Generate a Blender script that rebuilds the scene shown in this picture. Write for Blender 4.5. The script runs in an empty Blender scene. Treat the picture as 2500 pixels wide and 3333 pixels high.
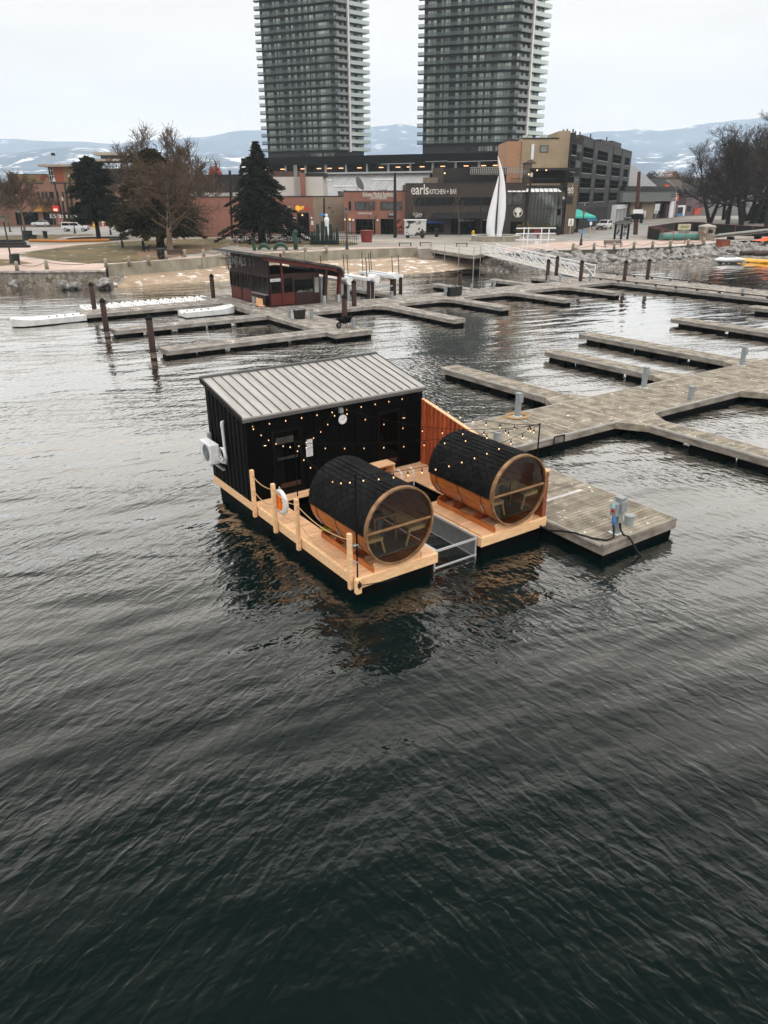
import bpy, math, random
from mathutils import Vector, Matrix, noise
random.seed(7)
S = bpy.context.scene
COL = S.collection
PI = math.pi
def R(d): return math.radians(d)
# ------------------------------------------------------------------ camera
HAZE = 1.4e-4
CAM_H, CAM_F, CAM_P, CAM_R = 9.0, 2381.0, R(23.5), R(-.27)
cd = bpy.data.cameras.new('camera'); cam = bpy.data.objects.new('camera', cd); COL.objects.link(cam)
cd.sensor_fit = 'VERTICAL'; cd.sensor_height = 36.0; cd.lens = 36.0 * CAM_F / 3333.0
cd.clip_start = .1; cd.clip_end = 30000
cam.matrix_world = Matrix.Translation((0, 0, CAM_H)) @ Matrix.Rotation(PI/2 - CAM_P, 4, 'X') @ Matrix.Rotation(CAM_R, 4, 'Z')
S.camera = cam
# ------------------------------------------------------------------ sky, sun, exposure
w = bpy.data.worlds.new('World'); S.world = w; w.use_nodes = True
nt = w.node_tree; nt.nodes.clear()
def N(nt, t, **k):
    n = nt.nodes.new(t)
    for a, b in k.items():
        if a in n.inputs: n.inputs[a].default_value = b
        else: setattr(n, a, b)
    return n
SUN_EL, SUN_AZ = 42, 150            # degrees; azimuth clockwise from +Y
sky = N(nt, 'ShaderNodeTexSky', sky_type='NISHITA', sun_disc=False, sun_elevation=R(SUN_EL), sun_rotation=R(SUN_AZ))
bg1 = N(nt, 'ShaderNodeBackground', Strength=.07); nt.links.new(sky.outputs[0], bg1.inputs[0])
tc = N(nt, 'ShaderNodeTexCoord'); mp = N(nt, 'ShaderNodeMapping'); mp.inputs['Scale'].default_value = (1.5, 1.5, 7)
nt.links.new(tc.outputs['Generated'], mp.inputs[0])
nz = N(nt, 'ShaderNodeTexNoise', Scale=1.6, Detail=5.0, Roughness=.5); nt.links.new(mp.outputs[0], nz.inputs['Vector'])
sep = N(nt, 'ShaderNodeSeparateXYZ'); nt.links.new(tc.outputs['Generated'], sep.inputs[0])
rz = N(nt, 'ShaderNodeValToRGB'); e = rz.color_ramp
e.elements[0].position = 0.0; e.elements[0].color = (1.34, 1.19, 1.07, 1)
e.elements[1].position = 1.0; e.elements[1].color = (2.2, 2.13, 2.05, 1)
for p_, c_ in ((.05, (1.30, 1.19, 1.10, 1)), (.12, (1.17, 1.11, 1.065, 1)), (.24, (1.15, 1.10, 1.06, 1)), (.30, (1.55, 1.48, 1.40, 1)), (.40, (2.4, 2.30, 2.18, 1)), (.6, (2.75, 2.63, 2.50, 1))):
    x = e.elements.new(p_); x.color = c_
nt.links.new(sep.outputs['Z'], rz.inputs[0])
rn = N(nt, 'ShaderNodeMapRange'); rn.inputs['From Min'].default_value = .3; rn.inputs['From Max'].default_value = .7
rn.inputs['To Min'].default_value = .87; rn.inputs['To Max'].default_value = 1.07
nt.links.new(nz.outputs['Fac'], rn.inputs['Value'])
vm = N(nt, 'ShaderNodeVectorMath', operation='SCALE'); nt.links.new(rz.outputs[0], vm.inputs[0]); nt.links.new(rn.outputs[0], vm.inputs['Scale'])
bg2 = N(nt, 'ShaderNodeBackground', Strength=.97); nt.links.new(vm.outputs[0], bg2.inputs[0])
mx = N(nt, 'ShaderNodeMixShader'); mx.inputs[0].default_value = .93
nt.links.new(bg1.outputs[0], mx.inputs[1]); nt.links.new(bg2.outputs[0], mx.inputs[2])
wo = N(nt, 'ShaderNodeOutputWorld'); nt.links.new(mx.outputs[0], wo.inputs[0])
sl = bpy.data.lights.new('sun', 'SUN'); sl.energy = 0.5; sl.angle = R(14); sl.color = (1, .95, .88)
so = bpy.data.objects.new('sun', sl); COL.objects.link(so)
sd = Vector((math.sin(R(SUN_AZ))*math.cos(R(SUN_EL)), math.cos(R(SUN_AZ))*math.cos(R(SUN_EL)), math.sin(R(SUN_EL))))
so.rotation_euler = (-sd).to_track_quat('-Z', 'Y').to_euler()
S.view_settings.view_transform = 'Standard'; S.view_settings.look = 'None'
S.view_settings.exposure = 0.0; S.view_settings.gamma = 1.0
S.cycles.max_bounces = 8; S.cycles.transparent_max_bounces = 12; S.cycles.volume_bounces = 2
S.cycles.caustics_reflective = False; S.cycles.caustics_refractive = False
S.cycles.use_adaptive_sampling = True
try: S.cycles.use_denoising = True
except Exception: pass
# ------------------------------------------------------------------ surveying helpers (photo pixel -> point at a true height)
_fw = Vector((0, math.cos(CAM_P), -math.sin(CAM_P))); _u = Vector((0, math.sin(CAM_P), math.cos(CAM_P))); _r = Vector((1, 0, 0))
_ri = _r*math.cos(CAM_R) + _u*math.sin(CAM_R); _up = _u*math.cos(CAM_R) - _r*math.sin(CAM_R)
CO = Vector((0, 0, CAM_H))
def ray(x, y): return _fw + _ri*((x-1250)/CAM_F) - _up*((y-1666.5)/CAM_F)
def at(x, y, z=2.0):
    d = ray(x, y); return CO + d*((z-CAM_H)/d.z)
def atY(x, y, Y):
    d = ray(x, y); return CO + d*(Y/d.y)
def proj(P):
    v = Vector(P)-CO; k = v.dot(_fw); return 1250+CAM_F*v.dot(_ri)/k, 1666.5-CAM_F*v.dot(_up)/k
def zfor(P, y):
    """height above P's plan position that appears at photo row y"""
    lo, hi = -5., 400.
    for _ in range(50):
        m = (lo+hi)/2
        if proj((P[0], P[1], m))[1] > y: lo = m
        else: hi = m
    return lo
def crop(ox, oy, wd): return lambda x, y: (ox+x*wd/1659, oy+y*wd/1659)
class Face:
    """a vertical plane through two ground points; loc() gives (x along, z up) of a photo pixel lying on it"""
    def __init__(s, a, b):
        s.a = Vector((a[0], a[1], 0)); d = Vector((b[0]-a[0], b[1]-a[1], 0)); s.len = d.length; s.d = d.normalized()
        s.rot = math.atan2(s.d.y, s.d.x); s.n = Vector((-s.d.y, s.d.x, 0))      # n points into the building
    def loc(s, px, py, dep=0):
        d = ray(px, py); o = s.a+s.n*dep; t = (o-CO).dot(s.n)/d.dot(s.n); p = CO+d*t-s.a
        return p.dot(s.d), p.z
# ------------------------------------------------------------------ object helpers
def tag(o, label=None, cat=None, group=None, kind=None):
    if label: o['label'] = label
    if cat: o['category'] = cat
    if group: o['group'] = group
    if kind: o['kind'] = kind
    return o
def thing(name, label, cat, loc=(0, 0, 0), rot=0, group=None, kind=None):
    o = bpy.data.objects.new(name, None); COL.objects.link(o); o.empty_display_size = .2
    o.location = loc; o.rotation_euler = (0, 0, rot)
    return tag(o, label, cat, group, kind)
def dup(root, loc, rot=None, label=None, scale=None):
    r = root.copy(); COL.objects.link(r); r.location = loc
    if rot is not None: r.rotation_euler = (0, 0, rot)
    if label: r['label'] = label
    if scale: r.scale = (scale,)*3 if not isinstance(scale, tuple) else scale
    for ch in list(root.children):
        c = ch.copy(); COL.objects.link(c); c.parent = r
        for g in list(ch.children):
            d = g.copy(); COL.objects.link(d); d.parent = c
    return r
ORD = 'first second third fourth fifth sixth seventh eighth ninth tenth eleventh twelfth thirteenth fourteenth fifteenth sixteenth'.split()
class MB:
    def __init__(s): s.v = []; s.f = []; s.m = []
    def add(s, vs, fs, m=0):
        b = len(s.v); s.v += [tuple(p) for p in vs]; s.f += [tuple(i+b for i in f) for f in fs]; s.m += [m]*len(fs); return s
    def box(s, x0, x1, y0, y1, z0, z1, m=0):
        return s.add([(x0,y0,z0),(x1,y0,z0),(x1,y1,z0),(x0,y1,z0),(x0,y0,z1),(x1,y0,z1),(x1,y1,z1),(x0,y1,z1)],
                     [(0,3,2,1),(4,5,6,7),(0,1,5,4),(1,2,6,5),(2,3,7,6),(3,0,4,7)], m)
    def cbox(s, c, sx, sy, sz, rz=0, m=0):
        ca, sa = math.cos(rz), math.sin(rz); vs = []
        for k in (-1, 1):
            for i, j in ((-1,-1),(1,-1),(1,1),(-1,1)):
                x, y = i*sx/2, j*sy/2; vs.append((c[0]+x*ca-y*sa, c[1]+x*sa+y*ca, c[2]+k*sz/2))
        return s.add(vs, [(0,3,2,1),(4,5,6,7),(0,1,5,4),(1,2,6,5),(2,3,7,6),(3,0,4,7)], m)
    def beam(s, p, q, wd, h, m=0, up=(0,0,1)):
        p, q = Vector(p), Vector(q); d = (q-p).normalized(); u = Vector(up)
        if abs(d.dot(u)) > .99: u = Vector((1,0,0))
        a = d.cross(u).normalized()*wd/2; b = a.cross(d).normalized()*h/2
        vs = [p-a-b, p+a-b, p+a+b, p-a+b, q-a-b, q+a-b, q+a+b, q-a+b]
        return s.add(vs, [(0,1,2,3),(7,6,5,4),(0,4,5,1),(1,5,6,2),(2,6,7,3),(3,7,4,0)], m)
    def tube(s, pts, r, n=8, m=0, cap=True):
        pts = [Vector(p) for p in pts]; k = len(pts); rs = r if isinstance(r, (list, tuple)) else [r]*k
        d0 = (pts[1]-pts[0]).normalized(); u = d0.orthogonal().normalized(); b = len(s.v); fs = []
        for i, p in enumerate(pts):
            d = (pts[min(i+1, k-1)]-pts[max(i-1, 0)]).normalized()
            u = (u-d*u.dot(d)); u = u.normalized() if u.length > 1e-6 else d.orthogonal().normalized(); v = d.cross(u)
            for j in range(n):
                a = 2*PI*j/n; s.v.append(tuple(p+(u*math.cos(a)+v*math.sin(a))*rs[i]))
        for i in range(k-1):
            for j in range(n):
                a, c = b+i*n+j, b+i*n+(j+1) % n; fs.append((a, c, c+n, a+n))
        if cap: fs += [tuple(b+j for j in range(n))[::-1], tuple(b+(k-1)*n+j for j in range(n))]
        s.f += fs; s.m += [m]*len(fs); return s
    def lathe(s, prof, c=(0,0,0), n=16, m=0, cap=True):
        b = len(s.v); k = len(prof); fs = []
        for r, z in prof:
            for j in range(n):
                a = 2*PI*j/n; s.v.append((c[0]+r*math.cos(a), c[1]+r*math.sin(a), c[2]+z))
        for i in range(k-1):
            for j in range(n):
                a, d = b+i*n+j, b+i*n+(j+1) % n; fs.append((a, d, d+n, a+n))
        if cap: fs += [tuple(b+j for j in range(n))[::-1], tuple(b+(k-1)*n+j for j in range(n))]
        s.f += fs; s.m += [m]*len(fs); return s
    def prism(s, poly, z0, z1, m=0, ax='z'):
        n = len(poly)
        def P(x, y, z): return {'z': (x, y, z), 'y': (x, z, y), 'x': (z, x, y)}[ax]
        vs = [P(x, y, z0) for x, y in poly]+[P(x, y, z1) for x, y in poly]
        fs = [tuple(range(n))[::-1], tuple(range(n, 2*n))]+[(i, (i+1) % n, n+(i+1) % n, n+i) for i in range(n)]
        return s.add(vs, fs, m)
    def ball(s, c, rx, ry=None, rz=None, n=10, k=6, m=0):
        ry = ry or rx; rz = rz or rx; b = len(s.v); fs = []
        for i in range(1, k):
            t = PI*i/k
            for j in range(n):
                a = 2*PI*j/n; s.v.append((c[0]+rx*math.sin(t)*math.cos(a), c[1]+ry*math.sin(t)*math.sin(a), c[2]+rz*math.cos(t)))
        top = len(s.v); s.v += [(c[0], c[1], c[2]+rz), (c[0], c[1], c[2]-rz)]
        for i in range(k-2):
            for j in range(n):
                a, d = b+i*n+j, b+i*n+(j+1) % n; fs.append((a, a+n, d+n, d))
        for j in range(n):
            fs.append((top, b+j, b+(j+1) % n)); fs.append((top+1, b+(k-2)*n+(j+1) % n, b+(k-2)*n+j))
        s.f += fs; s.m += [m]*len(fs); return s
    def mesh(s, name, mats):
        me = bpy.data.meshes.new(name); me.from_pydata(s.v, [], s.f)
        for x in (mats if isinstance(mats, (list, tuple)) else [mats]): me.materials.append(x)
        if any(s.m): me.polygons.foreach_set('material_index', s.m)
        me.update(); return me
    def build(s, name, mats, parent=None, smooth=False, bevel=0, normals=True):
        me = s.mesh(name, mats)
        if normals:
            import bmesh
            bm = bmesh.new(); bm.from_mesh(me); bmesh.ops.recalc_face_normals(bm, faces=bm.faces); bm.to_mesh(me); bm.free()
        if smooth: me.polygons.foreach_set('use_smooth', [True]*len(me.polygons))
        o = bpy.data.objects.new(name, me); COL.objects.link(o)
        if parent: o.parent = parent
        if bevel:
            b = o.modifiers.new('bevel', 'BEVEL'); b.width = bevel; b.segments = 1; b.limit_method = 'ANGLE'; b.angle_limit = R(50)
        if smooth == 'auto':
            try: me.set_sharp_from_angle(angle=R(40))
            except Exception: pass
        return o
def obj(name, me, parent=None, loc=(0,0,0), rot=(0,0,0)):
    o = bpy.data.objects.new(name, me); COL.objects.link(o); o.location = loc; o.rotation_euler = rot
    if parent: o.parent = parent
    return o
def text(name, body, size, mat, parent, loc, rot, depth=.02, align='LEFT', shear=0, space=1, bold=0, sx=1):
    c = bpy.data.curves.new(name, 'FONT'); c.body = body; c.size = size; c.extrude = depth; c.align_x = align; c.shear = shear; c.space_character = space; c.offset = bold
    o = bpy.data.objects.new(name, c); me = bpy.data.meshes.new_from_object(o); bpy.data.objects.remove(o); bpy.data.curves.remove(c)
    me.materials.clear(); me.materials.append(mat); me.name = name; me.polygons.foreach_set('use_smooth', [False]*len(me.polygons))
    o = bpy.data.objects.new(name, me); COL.objects.link(o); o.location = loc; o.rotation_euler = rot; o.parent = parent
    o.scale = (sx, 1, 1); return o
# ------------------------------------------------------------------ materials
MATS = {}
def M(name, col, rough=.6, metal=0, var=.15, scale=2.0, col2=None, bump=0, bscale=30, island=0, stretch=(1,1,1), spec=.4, detail=4, lo=.35, hi=.65, emit=0, thru=0, spot=None, ior=1.5):
    if name in MATS: return MATS[name]
    m = bpy.data.materials.new(name); m.use_nodes = True; nt = m.node_tree; nt.nodes.clear(); L = nt.links.new
    out = N(nt, 'ShaderNodeOutputMaterial'); b = N(nt, 'ShaderNodeBsdfPrincipled'); L(b.outputs[0], out.inputs[0])
    b.inputs['Roughness'].default_value = rough; b.inputs['Metallic'].default_value = metal; b.inputs['Specular IOR Level'].default_value = spec; b.inputs['IOR'].default_value = ior
    tc = N(nt, 'ShaderNodeTexCoord'); mp = N(nt, 'ShaderNodeMapping'); mp.inputs['Scale'].default_value = stretch; L(tc.outputs['Object'], mp.inputs[0])
    nz = N(nt, 'ShaderNodeTexNoise', Scale=scale, Detail=detail, Roughness=.6); L(mp.outputs[0], nz.inputs['Vector'])
    mr = N(nt, 'ShaderNodeMapRange'); mr.inputs['From Min'].default_value = lo; mr.inputs['From Max'].default_value = hi; L(nz.outputs['Fac'], mr.inputs['Value'])
    if not emit: col = tuple(x**1.38 for x in col); col2 = tuple(x**1.38 for x in col2) if col2 else None
    c1 = tuple(x*(1-var) for x in col) if col2 is None else col; c2 = tuple(min(1, x*(1+var)) for x in col) if col2 is None else col2
    mix = N(nt, 'ShaderNodeMix', data_type='RGBA'); mix.inputs['A'].default_value = (*c1, 1); mix.inputs['B'].default_value = (*c2, 1)
    L(mr.outputs[0], mix.inputs['Factor']); cur = mix.outputs['Result']
    if spot:                                     # (colour, scale, threshold): small blotches such as lichen, snow or droppings
        n2 = N(nt, 'ShaderNodeTexNoise', Scale=spot[1], Detail=3.0, Roughness=.55); L(tc.outputs['Object'], n2.inputs['Vector'])
        r2 = N(nt, 'ShaderNodeMapRange'); r2.inputs['From Min'].default_value = spot[2]; r2.inputs['From Max'].default_value = spot[2]+(spot[3] if len(spot) > 3 else .05); L(n2.outputs['Fac'], r2.inputs['Value'])
        m2 = N(nt, 'ShaderNodeMix', data_type='RGBA'); m2.inputs['B'].default_value = (*spot[0], 1); L(cur, m2.inputs['A']); L(r2.outputs[0], m2.inputs['Factor']); cur = m2.outputs['Result']
    if island:
        g = N(nt, 'ShaderNodeNewGeometry'); ir = N(nt, 'ShaderNodeMapRange'); ir.inputs['To Min'].default_value = 1-island; ir.inputs['To Max'].default_value = 1+island
        L(g.outputs['Random Per Island'], ir.inputs['Value']); vs = N(nt, 'ShaderNodeVectorMath', operation='SCALE'); L(cur, vs.inputs[0]); L(ir.outputs[0], vs.inputs['Scale']); cur = vs.outputs[0]
    L(cur, b.inputs['Base Color'])
    if emit: L(cur, b.inputs['Emission Color']); b.inputs['Emission Strength'].default_value = emit
    if bump:
        n3 = N(nt, 'ShaderNodeTexNoise', Scale=bscale, Detail=3.0); L(mp.outputs[0], n3.inputs['Vector'])
        bp = N(nt, 'ShaderNodeBump', Strength=bump, Distance=.02); L(n3.outputs['Fac'], bp.inputs['Height']); L(bp.outputs[0], b.inputs['Normal'])
    MATS[name] = m; return m
def brick_mat(name, c1, c2, mortar, wd=.25, h=.08, rough=.85, off=.5):
    if name in MATS: return MATS[name]
    m = M(name, c1, rough); nt = m.node_tree; L = nt.links.new; b = next(n for n in nt.nodes if n.type == 'BSDF_PRINCIPLED')
    tc = N(nt, 'ShaderNodeTexCoord'); sp = N(nt, 'ShaderNodeSeparateXYZ'); L(tc.outputs['Object'], sp.inputs[0])
    ad = N(nt, 'ShaderNodeMath', operation='ADD'); L(sp.outputs[0], ad.inputs[0]); L(sp.outputs[1], ad.inputs[1])
    cb = N(nt, 'ShaderNodeCombineXYZ'); L(ad.outputs[0], cb.inputs[0]); L(sp.outputs[2], cb.inputs[1])
    br = N(nt, 'ShaderNodeTexBrick', offset=off); br.inputs['Color1'].default_value = (*c1, 1); br.inputs['Color2'].default_value = (*c2, 1); br.inputs['Mortar'].default_value = (*mortar, 1)
    br.inputs['Scale'].default_value = 1; br.inputs['Brick Width'].default_value = wd; br.inputs['Row Height'].default_value = h; br.inputs['Mortar Size'].default_value = h*.1; br.inputs['Bias'].default_value = -.2
    L(cb.outputs[0], br.inputs['Vector'])
    nz = N(nt, 'ShaderNodeTexNoise', Scale=.5, Detail=4.0); L(tc.outputs['Object'], nz.inputs['Vector'])
    mr = N(nt, 'ShaderNodeMapRange'); mr.inputs['To Min'].default_value = .7; mr.inputs['To Max'].default_value = 1.3; L(nz.outputs['Fac'], mr.inputs['Value'])
    vs = N(nt, 'ShaderNodeVectorMath', operation='SCALE'); L(br.outputs['Color'], vs.inputs[0]); L(mr.outputs[0], vs.inputs['Scale']); L(vs.outputs[0], b.inputs['Base Color'])
    return m
def glass_mat(name, tint=(.5,.55,.5), refl=.08, alpha=.6):
    if name in MATS: return MATS[name]
    m = bpy.data.materials.new(name); m.use_nodes = True; nt = m.node_tree; nt.nodes.clear(); L = nt.links.new
    out = N(nt, 'ShaderNodeOutputMaterial'); t = N(nt, 'ShaderNodeBsdfTransparent'); t.inputs[0].default_value = (*tint, 1)
    g = N(nt, 'ShaderNodeBsdfGlossy', Roughness=.02); fr = N(nt, 'ShaderNodeFresnel', IOR=1.5); mx = N(nt, 'ShaderNodeMixShader')
    L(fr.outputs[0], mx.inputs[0]); L(t.outputs[0], mx.inputs[1]); L(g.outputs[0], mx.inputs[2]); L(mx.outputs[0], out.inputs[0])
    MATS[name] = m; return m
def rail_mat(name, col, alpha, rough=.12):
    if name in MATS: return MATS[name]
    m = bpy.data.materials.new(name); m.use_nodes = True; nt = m.node_tree; nt.nodes.clear(); L = nt.links.new
    out = N(nt, 'ShaderNodeOutputMaterial'); t = N(nt, 'ShaderNodeBsdfTransparent'); p = N(nt, 'ShaderNodeBsdfPrincipled'); p.inputs['Base Color'].default_value = (*col, 1); p.inputs['Roughness'].default_value = .3; p.inputs['Specular IOR Level'].default_value = .2
    mx = N(nt, 'ShaderNodeMixShader'); mx.inputs[0].default_value = alpha; L(t.outputs[0], mx.inputs[1]); L(p.outputs[0], mx.inputs[2]); L(mx.outputs[0], out.inputs[0]); MATS[name] = m; return m
def pane_mat(name, col=(.02,.025,.028), rough=.08, var=.5, scale=.35):
    return M(name, col, rough, var=var, scale=scale, spec=.4, ior=1.22)
# palette
wood_new = M('new_deck_timber', (.66,.44,.275), .65, col2=(.80,.58,.40), scale=2.5, stretch=(1,9,9), island=.13, bump=.25, bscale=14, spot=((.42,.20,.09), 3.2, .71))
wood_beam = M('new_beam_timber', (.72,.50,.31), .65, col2=(.84,.63,.42), scale=2.0, stretch=(1.2,5,7), island=.07, bump=.2, bscale=12, spot=((.50,.27,.13), 3.0, .715))
wood_ceda = M('cedar_stave_wood', (.40,.15,.045), .5, col2=(.60,.27,.09), scale=2.0, stretch=(7,1,7), island=.22, bump=.2, bscale=12)
wood_fence = M('cedar_fence_wood', (.36,.105,.045), .6, col2=(.52,.19,.085), scale=2.5, stretch=(6,6,1), island=.22)
wood_rim = M('pale_rim_wood', (.25,.155,.085), .6, col2=(.38,.25,.14), scale=5, island=.15)
wood_in = M('interior_bench_wood', (.62,.50,.30), .6, col2=(.76,.63,.42), scale=3, island=.1)
shingle = M('black_asphalt_shingle', (.012,.0135,.015), .9, col2=(.030,.032,.034), scale=1.3, island=.45, bump=.5, bscale=90, spec=.12)
black_clad = M('black_steel_cladding', (.0035,.005,.0065), .6, col2=(.006,.008,.010), scale=1.2, spec=.06)
black_mat = M('black_painted_metal', (.006,.007,.008), .6, spec=.12)
rubber = M('black_rubber', (.012,.012,.013), .7, spec=.3)
float_blk = M('black_float_plastic', (.004,.005,.006), .7, spec=.06)
roof_grey = M('grey_standing_seam', (.39,.38,.365), .6, col2=(.48,.47,.455), scale=1.2, stretch=(3,.5,1), spec=.4, bump=.05, bscale=8)
rib_shade = M('shaded_seam_rib', (.17,.17,.17), .7, spec=.2)  # darker than the roof sheet: side shading of the ribs put into their colour
white_pl = M('white_plastic', (.72,.73,.74), .5, var=.06)
white_pt = M('white_paint', (.74,.75,.77), .5, var=.05, scale=.6)
galv = M('galvanised_steel', (.48,.50,.51), .45, metal=.35, var=.15, scale=6)
alum = M('brushed_aluminium', (.62,.63,.64), .4, metal=.5, var=.08)
dockwood = M('weathered_dock_board', (.21,.188,.152), .85, col2=(.41,.375,.315), scale=1.9, detail=7, island=.22, bump=.5, bscale=14, spot=((.62,.60,.54), 5.0, .655))
dockwood2 = M('pale_dock_board', (.22,.20,.175), .85, col2=(.42,.39,.355), scale=1.4, detail=7, island=.2, bump=.3, bscale=14, spot=((.68,.67,.66), 2.6, .64))
dockside = M('dock_side_timber', (.22,.20,.175), .85, col2=(.42,.39,.35), scale=1.3, stretch=(1,1,3), island=.12, bump=.4, bscale=9)
dockside2 = M('pale_dock_side_timber', (.26,.24,.215), .85, col2=(.46,.44,.41), scale=1.1, stretch=(1,1,3), island=.1)
bumper = M('grey_fender_strip', (.42,.41,.39), .7, col2=(.60,.59,.57), scale=2)
float_dk = M('dock_float_black', (.004,.005,.006), .8, spec=.06)
pile_st = M('rusty_brown_pile', (.055,.026,.019), .75, col2=(.085,.042,.030), scale=1.5, stretch=(3,3,.5))
pile_wet = M('pale_pile_tidemark', (.30,.24,.20), .8, scale=3)
ped_grey = M('grey_pedestal_paint', (.34,.37,.38), .5, var=.06)
bulb_on = M('warm_lamp_filament', (1.0,.60,.30), .4, var=0, emit=1.7)
steel_dk = M('dark_steel_strap', (.05,.05,.055), .4, metal=.6)
rope_mat = M('tan_rope', (.50,.34,.19), .9, col2=(.62,.44,.27), scale=40)
# ------------------------------------------------------------------ water
def water_mat():
    m = bpy.data.materials.new('lake_water'); m.use_nodes = True; nt = m.node_tree; nt.nodes.clear(); L = nt.links.new
    out = N(nt, 'ShaderNodeOutputMaterial'); df = N(nt, 'ShaderNodeBsdfDiffuse'); df.inputs[0].default_value = (.0010, .0052, .0052, 1)
    gl = N(nt, 'ShaderNodeBsdfGlossy', Roughness=.03); gl.inputs[0].default_value = (1, .97, .93, 1)
    g = N(nt, 'ShaderNodeNewGeometry'); sp = N(nt, 'ShaderNodeSeparateXYZ'); L(g.outputs['Position'], sp.inputs[0])
    def mth(op, a, b=None, c=None):
        n = N(nt, 'ShaderNodeMath', operation=op)
        for i, x in enumerate((a, b, c)):
            if x is None: continue
            if isinstance(x, (int, float)): n.inputs[i].default_value = x
            else: L(x, n.inputs[i])
        return n.outputs[0]
    def mr(v, a, b, c, d, smooth=False):
        n = N(nt, 'ShaderNodeMapRange'); n.interpolation_type = 'SMOOTHSTEP' if smooth else 'LINEAR'
        L(v, n.inputs['Value'])
        for k, x in zip(('From Min', 'From Max', 'To Min', 'To Max'), (a, b, c, d)): n.inputs[k].default_value = x
        return n.outputs[0]
    def train(head, along, across, sc, det=2.0, dist=0.0, rough=.5):
        mp = N(nt, 'ShaderNodeMapping'); mp.vector_type = 'TEXTURE'; mp.inputs['Rotation'].default_value = (0, 0, R(head)); mp.inputs['Scale'].default_value = (along, across, 1)
        L(g.outputs['Position'], mp.inputs[0]); nz = N(nt, 'ShaderNodeTexNoise', Scale=sc, Detail=det, Roughness=rough, Distortion=dist); L(mp.outputs[0], nz.inputs['Vector'])
        return nz.outputs['Fac']
    X, Y = sp.outputs[0], sp.outputs[1]
    # side mask: right train towards +x, left train towards -x ; near mask
    side = mr(mth('ADD', X, mth('MULTIPLY', mth('SUBTRACT', train(0, 1, 1, .25), .5), 7.0)), -3.0, 2.5, 0, 1, True)
    near = mr(Y, 14, 30, 1, 0, True)
    far = mr(Y, 24, 60, 0, 1, True)
    swell = mth('MULTIPLY', train(28, 3.6, 1.25, 1.0, 1.5), mr(Y, 20, 40, .15, .07, True))
    tA = mth('MULTIPLY', mth('MULTIPLY', train(-50, .46, .20, 1.0, 1.9, .5, .42), side), .047)
    tB = mth('MULTIPLY', mth('MULTIPLY', train(60, .46, .19, 1.0, 1.9, .5, .42), mth('SUBTRACT', 1.0, side)), .041)
    tC = mth('MULTIPLY', train(7, 2.8, .62, 1.0, 1.6, .5, .4), mr(Y, 8, 24, .030, .064, True))
    fine = mth('MULTIPLY', train(20, .17, .11, 1.0, 1.0, .3), mr(Y, 14, 40, .0115, .0025, True))
    # broad calm lanes and gusts, sheltered marina on the right
    lane = mr(train(10, 16, 5, 1.0, 2.0), .38, .62, .35, 1.15, True)
    shel = mr(mth('SUBTRACT', mth('MULTIPLY', X, 1.0), mth('MULTIPLY', Y, .12)), -8, 4, 1.0, .16, True)
    shel = mth('ADD', mth('MULTIPLY', shel, far), mth('SUBTRACT', 1.0, far))
    amp = mth('MULTIPLY', mth('MULTIPLY', lane, shel), mr(Y, 30, 95, 1.0, .55, True))
    h = mth('ADD', swell, mth('MULTIPLY', amp, mth('ADD', mth('ADD', tA, tB), mth('ADD', tC, fine))))
    bp = N(nt, 'ShaderNodeBump', Strength=1.0, Distance=1.0); L(h, bp.inputs['Height'])
    L(bp.outputs[0], gl.inputs['Normal'])
    lw = N(nt, 'ShaderNodeLayerWeight', Blend=.5); L(bp.outputs[0], lw.inputs['Normal'])
    rp = N(nt, 'ShaderNodeValToRGB'); e = rp.color_ramp; e.interpolation = 'B_SPLINE' if False else 'LINEAR'
    e.elements[0].position = .05; e.elements[0].color = (.006,)*3+(1,)
    e.elements[1].position = 1.0; e.elements[1].color = (.95,)*3+(1,)
    for p, v in WATER_RAMP:
        x = e.elements.new(p); x.color = (v, v, v, 1)
    L(lw.outputs['Facing'], rp.inputs[0])
    mx = N(nt, 'ShaderNodeMixShader'); L(rp.outputs[0], mx.inputs[0]); L(df.outputs[0], mx.inputs[1]); L(gl.outputs[0], mx.inputs[2]); L(mx.outputs[0], out.inputs[0])
    return m
WATER_RAMP = ((.16, .0026), (.266, .0088), (.345, .021), (.44, .054), (.52, .108), (.63, .31), (.73, .62), (.84, .90))
wb = MB(); wb.add([(-420, -60, 0), (420, -60, 0), (420, 150, 0), (-420, 150, 0)], [(0, 1, 2, 3)])
tag(wb.build('water', water_mat(), normals=False), kind='structure')
# ------------------------------------------------------------------ floating sauna: platform
SA = R(34.6); SO = Vector((-.64, 15.29, 0)); SU = Vector((math.cos(SA), math.sin(SA), 0)); SV = Vector((-SU.y, SU.x, 0))
DZ = .6
def sauna(name, label, cat, u=0, v=0, z=0, group=None): return thing(name, label, cat, SO+SU*u+SV*v+Vector((0, 0, z)), SA, group)
t = sauna('floating_platform', 'U shaped floating platform of new pale timber carrying the black cabin and barrels', 'floating deck')
def boards(mb, u0, u1, v0, v1, z, bw=.14, gap=.012, th=.035, along='u'):
    if along == 'u':
        v = v0
        while v < v1-.02:
            mb.box(u0, u1, v, min(v+bw, v1)-gap, z-th, z+random.uniform(-.002, .002)); v += bw
    else:
        u = u0
        while u < u1-.02:
            mb.box(u, min(u+bw, u1)-gap, v0, v1, z-th, z+random.uniform(-.002, .002)); u += bw
    return mb
FB = .09
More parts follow.
